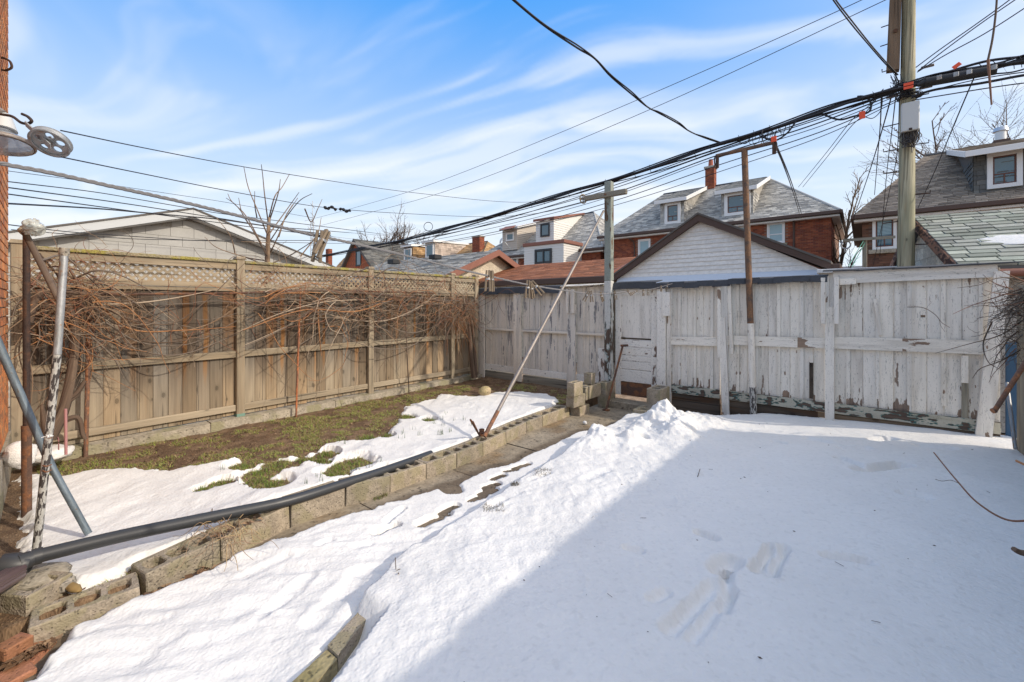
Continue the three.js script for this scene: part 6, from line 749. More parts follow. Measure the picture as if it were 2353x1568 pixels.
{ // garage on the right, turned a little
  const q = 8.9 * Math.PI / 180, R2 = (x, y, z) => [x * Math.cos(q) - z * Math.sin(q), y, x * Math.sin(q) + z * Math.cos(q)]; const h = thing('shingle_garage', 'garage with greenish grey shingles, cream block gable and peeling brown trim', 'garage', R2(2.3, 0, 8));
  const x0 = 2.276, x1 = 6.4, ze = 8.0, zr = 10.1, zb = 12.2, ye = 2.10, yr = 3.14, xw = x0 + 0.16; const A = R2(x0, ye, ze), B = R2(x1, ye, ze), Cc = R2(x1, yr, zr), D = R2(x0, yr, zr), a = R2(x0, ye, zb), b = R2(x1, ye, zb), up = (p, k) => [p[0], p[1] + k, p[2]];
  part(h, 'wall', prism([R2(xw + 0.012, -0.1, ze + 0.2), R2(xw + 0.012, ye, ze + 0.2), R2(xw + 0.012, yr - 0.1, zr), R2(xw + 0.012, ye, zb - 0.2), R2(xw + 0.012, -0.1, zb - 0.2)], [Math.cos(q) * 4, 0, Math.sin(q) * 4]), M.mortar);
  let k = 0; for (let y = 1.2; y < yr - 0.1; y += 0.2, k++) for (let z = ze + 0.2 - (k % 2) * 0.2; z < zb - 0.2; z += 0.4) { const lim = z2 => ye + (yr - 0.1 - ye) * (1 - Math.abs(z2 - zr) / (zr - ze - 0.2)), za = Math.max(z, ze + 0.2) + 0.004, zz = Math.min(z + 0.4, zb - 0.2) - 0.004, t0 = Math.min(y + 0.194, lim(za)), t1 = Math.min(y + 0.194, lim(zz)); if (zz - za < 0.06 || Math.max(t0, t1) < y + 0.03) continue; const v0 = Math.max(t0, y + 0.006), v1 = Math.max(t1, y + 0.006); part(h, 'block', hull8([R2(xw, y, za), R2(xw, y, zz), R2(xw + 0.03, y, zz), R2(xw + 0.03, y, za)], [R2(xw, v0, za), R2(xw, v1, zz), R2(xw + 0.03, v1, zz), R2(xw + 0.03, v0, za)]), M.creamBlock[(k + (z * 3 | 0)) % 2]); }
  part(h, 'roof', hull8([A, B, Cc, D].map(p => up(p, -0.05)), [A, B, Cc, D]), deck); part(h, 'roof', hull8([a, b, Cc, D].map(p => up(p, -0.05)), [a, b, Cc, D]), deck); shingles(h, A, B, Cc, D, { exp: 0.146, w: 0.31, cols: GRN, seed: 181, th: 0.016, lim: 300, gap: 0.002 });
  const tr = (p, r) => hull8([up(p, -0.16), up(r, -0.16), up([r[0] - 0.03, r[1], r[2]], -0.16), up([p[0] - 0.03, p[1], p[2]], -0.16)], [up(p, 0.005), up(r, 0.005), up([r[0] - 0.03, r[1], r[2]], 0.005), up([p[0] - 0.03, p[1], p[2]], 0.005)], 'z'); const pt = std({ map: M.whiteGreen.map, roughness: 0.9 }, null, [0.55, 0.28, 0.2]); part(h, 'rake_trim', tr(A, D), pt); part(h, 'rake_trim', tr(a, D), pt); const g0 = R2(x0, ye - 0.09, ze - 0.03), g1 = R2(x1, ye - 0.09, ze - 0.03); part(h, 'gutter', tube([g0, g1], 0.05, 8), M.redTrim);
  const sn = R2(3.02, 2.52, 8.80), gs = new THREE.SphereGeometry(1, 20, 12), P = gs.attributes.position; for (let i = 0; i < P.count; i++) { const n = 0.75 + 0.5 * fbm(P.getX(i) * 3 + 5, P.getZ(i) * 3 + P.getY(i), 0, 0, 3, 861); P.setXYZ(i, P.getX(i) * 0.34 * (0.4 + 1.2 * fbm(P.getZ(i) * 5 + 3, 2, 0, 0, 3, 863)), P.getY(i) * 0.022 * n, P.getZ(i) * 0.20 * n); } gs.rotateX(0.46); gs.computeVertexNormals(); gs.translate(sn[0], sn[1] + 0.0, -sn[2]); solo('roof_snow', 'leftover patch of snow on the greenish shingle roof', 'snow patch', gs, M.snow, sn);
}

// ------------------------------------------------------------------ utility pole and its cables
const ZP = 9.9;
{
  const pX = onZ(2081, 640, ZP)[0], t = thing('utility_pole', 'tall round wooden utility pole with timber brace, grey box and cable coils', 'utility pole', [pX, -0.1, ZP]); const xAt = y => mix(pX, onZ(2088, 60, ZP)[0], (y - 1.6) / 4.8);
  part(t, 'shaft', tube([[xAt(-0.1), -0.1, ZP], [xAt(3), 3, ZP], [xAt(6), 6, ZP], [xAt(9.4), 9.4, ZP]], k => 0.128 - 0.052 * k, 22, 40), M.pole);
  const zf = ZP - 0.06, a = onZ(2037, 168, zf), b = onZ(2067, 163, zf), c = onZ(2072, -6, zf), d = onZ(2044, 4, zf); part(t, 'timber_brace', hull8([[a[0], a[1], zf - 0.09], [b[0], b[1], zf - 0.09], [b[0], b[1] + 0.02, zf + 0.10], [a[0], a[1] + 0.03, zf + 0.10]], [[d[0], d[1], zf - 0.09], [c[0], c[1] + 0.05, zf - 0.09], [c[0], c[1], zf + 0.10], [d[0], d[1] - 0.05, zf + 0.10]]), M.brownWood2 || (M.brownWood2 = std({ map: M.cedarRail.map, roughness: 0.95 }, [M.cedarRail.bumpMap, 0.012], [0.50, 0.41, 0.36])));
  const bolt = (px, py, dx, hook) => { const p = onZ(px, py, ZP - 0.02), L = [[p[0], p[1], p[2]], [p[0] + dx, p[1] - 0.015, p[2] - 0.02]]; if (hook) L.push([p[0] + dx, p[1] + 0.035, p[2] - 0.02]); part(t, 'step_bolt', tube(L, 0.0095, 6, 0, true, false), M.rustDark); };
  for (const [px, py, dx] of [[2066, 284, -0.20], [2066, 342, -0.20], [2066, 393, -0.2], [2064, 509, -0.2], [2104, 221, 0.16], [2104, 332, 0.16], [2098, 447, 0.21], [2097, 562, 0.21]]) bolt(px, py, dx, true); for (const [px, py] of [[2046, 56], [2044, 100]]) bolt(px, py, -0.12, false); bolt(2043, 161, -0.09, true); part(t, 'brace_bolt', tube([onZ(2058, 70, zf - 0.12), onZ(2058, 70, zf - 0.08)], 0.03, 8), M.rust);
  const e0 = onZ(2071, 307, ZP - 0.2), e1 = onZ(2113, 233, ZP - 0.2); const bb = part(t, 'cable_box', bx(e0[0], e1[0], e0[1], e1[1], ZP - 0.28, ZP - 0.115, 0.012), M.boxGrey); part(bb, 'box_latch', bx((e0[0] + e1[0]) / 2 - 0.02, (e0[0] + e1[0]) / 2 + 0.02, e0[1] + 0.005, e0[1] + 0.04, ZP - 0.292, ZP - 0.281, 0.003), M.rustDark);
  const coil = (px, py, w, hgt, n, s, name) => { const c0 = onZ(px, py, ZP), r = rngOf(s), L = []; for (let i = 0; i < n; i++) { const k = 0.75 + 0.4 * r(), pts = [], ph = r() * 6, oy = (r() - 0.5) * hgt * 0.4; for (let j = 0; j <= 12; j++) { const q = j / 12 * 6.283; pts.push([c0[0] + Math.cos(q) * w * k + (r() - 0.5) * 0.02, c0[1] + oy + Math.sin(q * 1 + ph) * hgt * 0.3 * r() - Math.abs(Math.cos(q)) * 0, c0[2] - 0.0 - Math.sin(q) * w * k]); } L.push(tube(pts, 0.006, 4, 30)); } part(t, name, L, M.cable, { kind: 'stuff' }); };
  coil(2090, 222, 0.15, 0.12, 14, 3, 'cable_coil'); const hang = []; const r = rngOf(8); for (let i = 0; i < 34; i++) { const x = e0[0] + (e1[0] - e0[0]) * r(), x2 = e0[0] + (e1[0] - e0[0]) * r(), y0 = e0[1] + 0.02, dep = 0.12 + 0.26 * r(), z = ZP - 0.14 - r() * 0.1; hang.push(tube([[x, y0, z], [x + (r() - 0.5) * 0.12, y0 - dep * 0.7, z], [(x + x2) / 2, y0 - dep, z - 0.01], [x2 + (r() - 0.5) * 0.05, y0 - dep * 0.6, z + 0.02], [x2, y0, z]], 0.006, 4, 22)); } part(t, 'cable_coil', hang, M.coil || (M.coil = flat([0.06, 0.05, 0.045], 0.35)), { kind: 'stuff' });
  const cl2 = []; for (let i = 0; i < 26; i++) { const a = onZ(2045 + r() * 30, 165 + r() * 40, ZP - 0.1 * r()), b = onZ(2062 + r() * 50, 195 + r() * 32, ZP - 0.15), m = onZ(2050 + r() * 45, 180 + r() * 40, ZP - 0.2); cl2.push(tube([a, m, b], 0.005, 4, 12)); } part(t, 'loose_wires', cl2, M.cable, { kind: 'stuff' });
  for (const [px, py] of [[2088, 193], [2088, 201]]) { const p = onZ(px, py, ZP - 0.3); part(t, 'orange_tag', bx(p[0] - 0.06, p[0] + 0.06, p[1] - 0.02, p[1] + 0.025, ZP - 0.30, ZP - 0.29, 0.002), M.orange); }
  for (const [px, py] of [[2052, 210], [2051, 222], [2132, 153], [2128, 201]]) { const p = onZ(px, py, ZP - 0.1); part(t, 'drop_clamp', bx(p[0] - 0.08, p[0] + 0.08, p[1] - 0.015, p[1] + 0.02, ZP - 0.12, ZP - 0.08, 0.006, 'x'), M.galvWarm); }
}
const onP = L => L.map(p => onZ(p[0], p[1], p[2] ?? ZP - 0.2));
{ // thick bundle of communication cables along the lane
  const L = [[2420, 124], [2353, 137], [2290, 150], [2180, 173], [2090, 195], [2000, 222], [1900, 252], [1760, 299], [1640, 337], [1520, 377], [1400, 416], [1300, 446], [1200, 475], [1090, 509], [1000, 533], [930, 551], [860, 566], [800, 577], [740, 588], [690, 595]], pts = onP(L).map(V3), c = new THREE.CatmullRomCurve3(pts, false, 'centripetal').getPoints(200), t = thing('cable_bundle', 'thick black bundle of communication cables lashed together along the lane', 'cables', onZ(2000, 222, ZP - 0.2)); const off = [[0, 0, 0.030], [0.05, -0.02, 0.020], [-0.03, -0.045, 0.017], [0.03, 0.035, 0.014], [0, -0.075, 0.011]];
  off.forEach(([oz, oy, rad], k) => part(t, 'cable', tube(c.map((p, i) => { const w = 0.02 * Math.sin(i * 0.23 + k * 2), n = new THREE.Vector3(p.x, p.y + oy + w + (k === 4 ? -0.06 * Math.max(0, Math.sin(i * 0.09)) : 0), p.z + oz); return n; }), rad, 7, 0, true, false), M.cable));
  const r = rngOf(17), cl = []; for (let i = 4; i < 190; i += 3) { const p = c[i]; if (r() < 0.55) cl.push(tube([p.clone().add(new THREE.Vector3(0, 0.06, 0.03)), p.clone().add(new THREE.Vector3(0.02, 0.0, 0.07)), p.clone().add(new THREE.Vector3(0.04, -0.12, 0.02))], 0.006, 4, 6)); } part(t, 'lashing', cl, M.black, { kind: 'stuff' });
  const lp = []; for (let i = 0; i < 16; i++) { const a = 1690 + 110 * r(), y = 337 - (a - 1640) * 0.325, w = 10 + 25 * r(), d = 8 + 26 * r(); lp.push(tube(onP([[a, y], [a + w * 0.2, y + d], [a + w * 0.7, y + d * 0.9], [a + w, y - w * 0.32]]), 0.005, 4, 14)); } part(t, 'loose_loops', lp, M.cable, { kind: 'stuff' });
  const s0 = onZ(2126, 190, ZP - 0.28), s1 = onZ(2291, 160, ZP - 0.28); const sp = thing('splice_case', 'long black cylindrical splice case under the cable bundle right of pole', 'splice case', s0); part(sp, 'body', tube([s0, s1], 0.070, 16), M.black); part(sp, 'end_cap', tube([[s0[0] - 0.09, s0[1] - 0.017, s0[2]], s0], [0.025, 0.06], 14), M.black); for (const q of [0.2, 0.44, 0.62, 0.95]) { const m = [mix(s0[0], s1[0], q), mix(s0[1], s1[1], q), s0[2]]; part(sp, 'clasp', bx(m[0] - 0.03, m[0] + 0.03, m[1] - 0.02, m[1] + 0.05, m[2] - 0.083, m[2] - 0.066, 0.004), M.galv); }
  solo('orange_tag', 'small orange marker tag hung on the cables right of the pole', 'tag', (() => { const p = onZ(2199, 151, ZP - 0.3); return rotAbout(bx(p[0] - 0.05, p[0] + 0.05, p[1] - 0.03, p[1] + 0.03, ZP - 0.305, ZP - 0.298, 0.002), p, [0, 0, 1], 0.6); })(), M.orange, onZ(2199, 151, ZP - 0.3));
  solo('orange_tag', 'small orange marker tag on the wire loop left of the pole', 'tag', (() => { const p = onZ(1982, 265, ZP - 0.3); return bx(p[0] - 0.045, p[0] + 0.04, p[1] - 0.06, p[1] + 0.07, ZP - 0.305, ZP - 0.298, 0.002); })(), M.orange, onZ(1982, 265, ZP - 0.3));
}
const GRP = 'thin wires strung under the cable bundle';
[[[2070, 208], [1900, 268], [1640, 352], [1400, 436], [1100, 516], [900, 558]], [[2070, 212], [1860, 290], [1640, 360], [1410, 444], [1100, 522], [880, 566]], [[2068, 218], [1880, 292], [1640, 366], [1410, 450], [1150, 520], [900, 570]], [[2068, 226], [1900, 298], [1650, 380], [1420, 459], [1180, 524], [930, 572]], [[2066, 231], [1900, 309], [1650, 396], [1420, 470], [1150, 536], [900, 576]], [[1640, 345], [1450, 413], [1300, 462], [1100, 521], [1000, 545]]].forEach((L, i) => wire(['uppermost', 'second', 'third', 'fourth', 'lowest', 'short sagging'][i] + ' of the thin wires strung under the cable bundle left of the pole', onP(L), [0.009, 0.012, 0.007, 0.009, 0.007, 0.01][i], 'wire', GRP));
[[[2420, 165], [2353, 173], [2250, 192], [2150, 206], [2095, 222]], [[2420, 160], [2353, 166], [2240, 184], [2130, 212], [2095, 226]], [[2420, 120], [2353, 130], [2270, 140], [2180, 165], [2100, 190]], [[2420, 185], [2353, 191], [2280, 201], [2180, 217], [2095, 231]]].forEach((L, i) => wire(['thick lower', 'middle thin', 'upper', 'lowest thin'][i] + ' cable leaving the pole to the right beside the splice case', onP(L), [0.02, 0.008, 0.02, 0.009][i]));
wire('left of two thin power lines descending across the whole sky', [[2060, -40, 12.5], [1980, 0, 12.5], [1450, 236, 13], [1000, 420, 14], [820, 476, 15], [700, 508, 16]].map(p => onZ(...p)), 0.009, 'wire', undefined, M.cable, 60); wire('right of two thin power lines descending across the whole sky', [[2120, -40, 12.5], [2035, 0, 12.5], [1500, 249, 13], [1050, 431, 14], [830, 494, 15], [700, 528, 16]].map(p => onZ(...p)), 0.009, 'wire', undefined, M.cable, 60);
{ const L = [[1100, -70, 4.5], [1180, 0, 5], [1250, 58, 5.5], [1330, 112, 6.2], [1366, 134, 6.5], [1400, 172, 6.8], [1450, 215, 7.3], [1490, 247, 7.8], [1511, 258, 8], [1560, 285, 8.6], [1582, 300, 8.8], [1620, 317, 9.3], [1665, 332, 9.7]].map(p => onD(p[0], p[1], p[2] * 0.95)); const c = L.map(V3); wire('kinked black service cable dropping from the top centre to the bundle', L, 0.0135, 'cable', undefined, M.cable, 80); wire('second strand twisted beside the kinked black service cable', L.map((p, i) => [p[0] + 0.02, p[1] + 0.02 * Math.cos(i * 2.2), p[2]]), 0.0105, 'cable', undefined, M.cable, 80); }
wire('left strand of the service drop falling to the pole from the top', [[1890, -40, 6.5], [1915, 0, 6.9], [1950, 47, 7.4], [2000, 107, 8.4], [2040, 152, 9.3], [2062, 172, 9.8]].map(p => onZ(...p)), 0.009, 'wire'); wire('right strand of the service drop falling to the pole from the top', [[1896, -40, 6.5], [1921, 0, 6.9], [1957, 47, 7.4], [2005, 107, 8.4], [2043, 150, 9.3], [2064, 172, 9.8]].map(p => onZ(...p)), 0.009, 'wire');
[[[2105, 155], [2160, 114], [2240, 58], [2320, 0], [2370, -40]], [[2110, 163], [2170, 116], [2260, 50], [2353, -14]], [[2108, 166], [2170, 128], [2262, 78], [2353, 20], [2420, -25]]].forEach((L, i) => wire(['upper', 'middle', 'lower'][i] + ' of three wires fanning up to the right from the pole', onP(L), 0.0085, 'wire'));
[[[2030, 205, 9.8], [2000, 240, 11], [1960, 274, 13], [1900, 350, 17], [1835, 430, 22]], [[2026, 212, 9.8], [1990, 258, 11], [1955, 292, 13], [1900, 362, 17], [1845, 430, 22]]].forEach((L, i) => wire(['left', 'right'][i] + ' one of two fine wires slanting down to the brick house roof', L.map(p => onZ(...p)), 0.009, 'wire'));
wire('black house wires hanging from the steel pole crossbar, left strand', [[1781, 332, 6.4], [1800, 378, 9], [1822, 440, 15], [1838, 494, 25]].map(p => onZ(...p)), 0.011, 'wire'); wire('black house wires hanging from the steel pole crossbar, right strand', [[1783, 332, 6.4], [1806, 385, 9], [1826, 440, 15], [1842, 492, 25]].map(p => onZ(...p)), 0.011, 'wire');
[[[2054, 203, 9.8], [2030, 290, 12], [2000, 390, 16], [1964, 496, 21.8]], [[2026, 212, 9.8], [2024, 275, 11], [2018, 350, 14], [2010, 448, 20]], [[2060, 210, 9.8], [2050, 300, 12], [2038, 400, 16], [2022, 590, 22]], [[2068, 215, 9.8], [2062, 350, 12], [2042, 450, 16], [2000, 640, 22]]].forEach((L, i) => wire(['thick straight', 'kinked', 'nearly upright', 'inner thin'][i] + ' wire dropping steeply from the pole to the brown house', L.map(p => onZ(...p)), [0.012, 0.010, 0.009, 0.008][i], 'wire'));
wire('single slanting wire right of the pole crossing the brown roof', [[2240, 176, 9.8], [2200, 270, 11], [2150, 390, 15], [2110, 478, 20]].map(p => onZ(...p)), 0.010, 'wire');
wire('heavy black cable looped below the bundle left of the pole', onP([[1880, 258], [1930, 275], [1960, 268], [1998, 256], [2000, 232], [1985, 222], [1970, 222]]), 0.017, 'cable'); wire('thin wire loop hanging right of the orange tag', onP([[1986, 268], [2005, 272], [2022, 258], [2028, 235], [2026, 212]]), 0.007, 'wire');
wire('curved black cable hanging from the bundle onto the steel crossbar', [[1830, 278], [1810, 305], [1785, 322], [1770, 322], [1752, 312], [1752, 298]].map(p => onZ(p[0], p[1], 9.6)), 0.016, 'cable');
[[[-20, 388, 5], [240, 423, 8], [500, 462, 14], [720, 501, 24]], [[-20, 413, 5], [240, 445, 8], [500, 490, 15], [900, 541, 36]], [[-20, 426, 5], [300, 470, 8], [620, 520, 18], [960, 548, 40]], [[-20, 441, 5], [300, 485, 8], [600, 525, 17], [900, 560, 40]], [[-20, 466, 5], [240, 481, 9], [500, 504, 14], [760, 541, 30]], [[-20, 512, 5], [180, 535, 8], [430, 552, 10.5], [700, 553, 20], [960, 556, 40]], [[25, 528, 6], [300, 549, 9.5], [560, 556, 14], [800, 560, 30]]].forEach((L, i) => wire(['topmost', 'second', 'third', 'fourth', 'thickest fifth', 'sixth', 'lowest'][i] + ' of the wires leaving the brick corner over the block garage', L.flatMap((p, i) => i && p[0] > 300 && L[i - 1][0] < 700 ? [0.33, 0.66, 1].map(t => [mix(L[i - 1][0], p[0], t), mix(L[i - 1][1], p[1], t), mix(L[i - 1][2], p[2], t)]) : [p]).map(p => { const g = -10.3 / Math.min(ray(p[0], HY)[0], -0.1); return onD(p[0], p[1], p[0] < 785 ? Math.min(p[2], g * 0.94) : p[2]); }), [0.0035, 0.006, 0.007, 0.007, 0.010, 0.006, 0.005][i] * 1.2, 'wire'));
solo('wire_ring', 'small coil of wire standing up on the distant cable bundle', 'wire', tube(Array.from({ length: 20 }, (_, i) => { const q = i / 19 * 6.283; return onZ(1140 - 539 + 0 * q + 1000 - 463 - 0 + 10 * Math.cos(q), 608 - 0 + 10 * Math.sin(q), 9.7); }).map((p, i) => { const q = i / 19 * 6.283; return onZ(984 + 10 * Math.cos(q), 521 + 10 * Math.sin(q), 9.7); }), 0.012, 4, 40), M.cable, onZ(984, 521, 9.7));
{ const X = onD(718, 540, 24), t = thing('antenna_mast', 'thin lattice antenna mast standing far behind the large wooden peg', 'antenna', [X[0], 0, X[2]]), top = onD(718, 470, 24)[1]; part(t, 'mast', [0, 1, 2].map(k => tube([[X[0] + 0.13 * Math.cos(k * 2.1), 0, X[2] + 0.13 * Math.sin(k * 2.1)], [X[0] + 0.10 * Math.cos(k * 2.1), top - 1, X[2] + 0.10 * Math.sin(k * 2.1)]], 0.022, 4)), M.tinMetal); part(t, 'tip', tube([[X[0], top - 1.2, X[2]], [X[0], top + 0.2, X[2]]], 0.02, 4), M.tinMetal); for (const dy of [0.1, -0.4, -0.75]) part(t, 'crossbar', tube([[X[0] - 0.4, top + dy - 0.2, X[2] + 0.3], [X[0] + 0.4, top + dy - 0.16, X[2] - 0.3]], 0.018, 4), M.tinMetal); const br = []; for (let y = 2.4; y < top - 1; y += 0.3) for (let k = 0; k < 3; k++) br.push(tube([[X[0] + 0.12 * Math.cos(k * 2.1), y, X[2] + 0.12 * Math.sin(k * 2.1)], [X[0] + 0.12 * Math.cos(k * 2.1 + 2.1), y + 0.28, X[2] + 0.12 * Math.sin(k * 2.1 + 2.1)]], 0.012, 3)); part(t, 'lattice', br, M.tinMetal, { kind: 'stuff' }); }
// neighbour's clothesline frame in front of the brown house
{ const Z = 14.5, P = (x, y) => onZ(x, y, Z), t = thing('yard_frame', 'neighbour T frame of flaking white wood with a wheel, beside the pole', 'frame', P(1987, 612)); part(t, 'upright', bx(P(1982, 0)[0], P(1993, 0)[0], 0, P(1987, 548)[1], Z, Z + 0.12, 0.01), M.greyWood); part(t, 'crossarm', hull8([[P(1937, 0)[0], P(1937, 556)[1], Z - 0.06], [P(2058, 0)[0], P(2058, 548)[1], Z - 0.06], [P(2058, 0)[0], P(2058, 548)[1], Z - 0.002], [P(1937, 0)[0], P(1937, 556)[1], Z - 0.002]], [[P(1937, 0)[0], P(1937, 550)[1], Z - 0.06], [P(2058, 0)[0], P(2058, 542)[1], Z - 0.06], [P(2058, 0)[0], P(2058, 542)[1], Z - 0.002], [P(1937, 0)[0], P(1937, 550)[1], Z - 0.002]], 'x'), M.greyWood); const c = P(1944, 563), ring = new THREE.TorusGeometry(0.10, 0.018, 6, 20); ring.translate(c[0], c[1], -c[2]); part(t, 'wheel', ring, M.galvPale);
  for (const [a, b, lb] of [[[1985, 553], [1950, 612], 'left'], [[1988, 558], [1958, 614], 'right']]) solo('green_line', `${lb} of two green cords running down from the neighbour frame`, 'cord', tube([P(...a), onZ(b[0], b[1], 12.4)], 0.008, 5), flat([0.05, 0.25, 0.16], 0.6), P(...a)); }

// ------------------------------------------------------------------ bare trees and bushes
function bareTree(name, label, base, o) {
  const t = thing(name, label, 'tree', base), r = rngOf(o.seed), trunk = [], br = [], tw = []; let count = 0;
  const grow = (p, dir, len, rad, lvl) => { const pts = [p.clone()]; let q = p.clone(), d = dir.clone(); const n = 5; for (let i = 0; i < n; i++) { d.add(new THREE.Vector3((r() - 0.5), (r() - 0.5) + (o.up ?? 0.15), (r() - 0.5)).multiplyScalar(o.wob ?? 0.25)).normalize(); q = q.clone().addScaledVector(d, len / n); pts.push(q); }
    (lvl === 0 ? trunk : lvl === 1 ? br : tw).push(tube(pts, [rad, rad * 0.55], lvl < 2 ? 7 : 3, lvl < 2 ? 14 : 7, lvl < 2)); if (lvl >= o.levels) { if (o.buds) for (let b = 0; b < 3; b++) { const bp = pts[2 + b % 4], g = new THREE.OctahedronGeometry(rad * 2.4); g.translate(bp.x, bp.y, bp.z); tw.push(g); } return; }
    const kids = o.kids[lvl]; for (let k = 0; k < kids; k++) { const f = lvl === 0 ? mix(o.low ?? 0.35, 1, (k + r() * 0.6) / kids) : mix(0.2, 1, (k + r()) / kids), i = Math.min(n - 1, Math.floor(f * n)), bp = pts[i].clone().lerp(pts[i + 1], f * n - i > 1 ? 1 : f * n - i); const az = r() * 6.283, sp = o.spread[lvl] * (0.7 + 0.6 * r()); const dd = pts[i + 1].clone().sub(pts[i]).normalize(); const side = new THREE.Vector3(Math.cos(az), 0.2, Math.sin(az)); side.addScaledVector(dd, -side.dot(dd)).normalize(); grow(bp, dd.multiplyScalar(Math.cos(sp)).addScaledVector(side, Math.sin(sp)).normalize(), len * (o.shrink ?? 0.62) * (0.7 + 0.5 * r()), rad * 0.5, lvl + 1); } };
  grow(V3(base), new THREE.Vector3(o.lean ?? 0, 1, 0.02).normalize(), o.h, o.r, 0); part(t, 'trunk', trunk, o.mat); if (o.multi) { for (const d of o.multi) grow(V3(base), new THREE.Vector3(...d).normalize(), o.h * 0.9, o.r * 0.8, 0); for (const g of trunk.slice(1)) part(t, 'trunk', g, o.mat); } for (const g of br) part(t, 'limb', g, o.mat); part(t, 'crown', tw, o.mat, { kind: 'stuff' }); return t;
}
bareTree('bare_tree', 'large bare budding tree behind the brown roof at upper right', [9.6, 0, 38], { seed: 6, h: 10.2, r: 0.15, levels: 4, kids: [7, 6, 6, 5], spread: [0.95, 0.7, 0.7, 0.7], mat: M.barkGrey, buds: true, wob: 0.22, low: 0.3, up: 0.12 });
bareTree('bare_tree', 'slender pale bare tree just right of the utility pole top box', [4.0, 0, 40], { seed: 9, h: 11.6, r: 0.11, levels: 3, kids: [14, 7, 4], spread: [0.6, 0.6, 0.6], shrink: 0.32, mat: M.barkGrey, buds: true, low: 0.3 });
{ const b = onZ(1925, 600, 27.5); bareTree('bare_tree', 'bare tree in the gap between the two brick houses', [b[0], 0, 27.5], { seed: 12, h: 6.4, r: 0.085, levels: 3, kids: [9, 6, 5], spread: [0.5, 0.6, 0.6], shrink: 0.42, mat: M.barkPale, low: 0.15 }); }
{ const b = onD(868, 560, 52), c = onD(945, 560, 56); bareTree('bare_tree', 'distant reddish bare tree above the dark gabled house', [b[0], 0, b[2]], { seed: 15, h: 8.2, r: 0.2, levels: 4, kids: [8, 6, 5, 4], spread: [0.8, 0.7, 0.7, 0.7], shrink: 0.5, mat: M.bark, low: 0.5 }); bareTree('bare_tree', 'second distant bare tree above the tan shingle roof', [c[0], 0, c[2]], { seed: 19, h: 8.0, r: 0.2, levels: 4, kids: [8, 6, 5, 4], spread: [0.8, 0.7, 0.7, 0.7], shrink: 0.5, mat: M.bark, low: 0.5 }); }
{ // young pale tree behind the cedar fence: stems traced as open shoots
  const d = 6.6, P = (x, y, k = 0) => onD(x, y, d + k), t = thing('young_tree', 'young pale bare tree with upright shoots behind the cedar fence', 'tree', P(615, 640)); part(t, 'trunk', tube([P(614, 700), P(614, 600), P(616, 545), P(618, 500)], [0.045, 0.022], 9, 24), M.barkPale);
  const sh = [[[616, 545], [590, 480], [570, 430], [560, 384]], [[617, 520], [608, 450], [603, 400], [600, 378]], [[618, 500], [632, 450], [648, 430], [665, 400]], [[618, 510], [640, 440], [644, 412]], [[616, 560], [650, 510], [690, 460], [717, 445]], [[617, 540], [660, 480], [687, 442]], [[614, 590], [575, 520], [540, 470], [519, 455]], [[600, 560], [560, 490], [530, 460], [523, 445]], [[614, 600], [560, 590], [500, 570], [470, 545]], [[540, 583], [530, 545], [497, 500]], [[614, 610], [660, 590], [710, 560], [735, 540]], [[590, 500], [585, 470], [585, 440]], [[640, 545], [655, 500], [672, 470]], [[614, 595], [640, 540], [655, 500], [684, 455]], [[575, 520], [556, 490], [548, 455]], [[700, 480], [715, 510], [730, 480], [740, 458]], [[690, 590], [730, 535], [738, 500]], [[560, 590], [600, 605], [610, 610]]]; const r = rngOf(4); for (const s of sh) part(t, 'shoot', tube(s.map(p => P(p[0], p[1], (r() - 0.5) * 0.5)), [0.010, 0.004], 6, 20), r() < 0.6 ? M.barkPale : M.barkGrey); }
{ const Z = 62, a = onZ(1895, 600, Z), b = onZ(2010, 600, Z), h = thing('distant_house', 'far dark house glimpsed between the two brick houses', 'house', [(a[0] + b[0]) / 2, 0, Z]); part(h, 'wall', pbox(a[0], b[0], -0.1, 3.9, Z, Z + 8), M.brownTrim); part(h, 'roof', hull8([[a[0] - 0.5, 3.9, Z - 0.5], [b[0] + 0.5, 3.9, Z - 0.5], [b[0] + 0.5, 3.9, Z + 8.5], [a[0] - 0.5, 3.9, Z + 8.5]], [[a[0], 6.2, Z + 3.9], [b[0], 6.2, Z + 3.9], [b[0], 6.2, Z + 4.1], [a[0], 6.2, Z + 4.1]]), M.feltPale); for (const k of [0.25, 0.6]) { const x = mix(a[0], b[0], k); windowAt(h, x, x + 1, 2.2, 3.5, Z - 0.02, {}); } }
// ------------------------------------------------------------------ grape vines on the cedar fence
function canes(t, list, mat, name) { for (const g of list) part(t, name, g, pick(mat)); }
function wander(r, p, dz, dy, len, n, o = {}) { const pts = [p]; let q = p, a = Math.atan2(dy, dz), x = p[0], st = len / n; const turn = (r() - 0.5) * (o.turn ?? 0.25) * (r() < 0.35 ? 3 : 1); for (let i = 0; i < n; i++) { a += turn * 0.6 + (r() - 0.5) * (o.wob ?? 0.4); let vy = Math.sin(a) - (o.droop ?? 0.05) * i; x = clamp(x + (r() - 0.5) * (o.dx ?? 0.06), o.x0 ?? -6.02, o.x1 ?? -5.55); q = [x, Math.max(0.12, q[1] + vy * st), q[2] + Math.cos(a) * st]; pts.push(q); } return pts; }
const CM = [M.caneTan, M.caneTan, M.caneGrey, M.caneRed, M.caneGrey, M.caneOrange, M.canePale, M.caneDark, M.caneGrey];
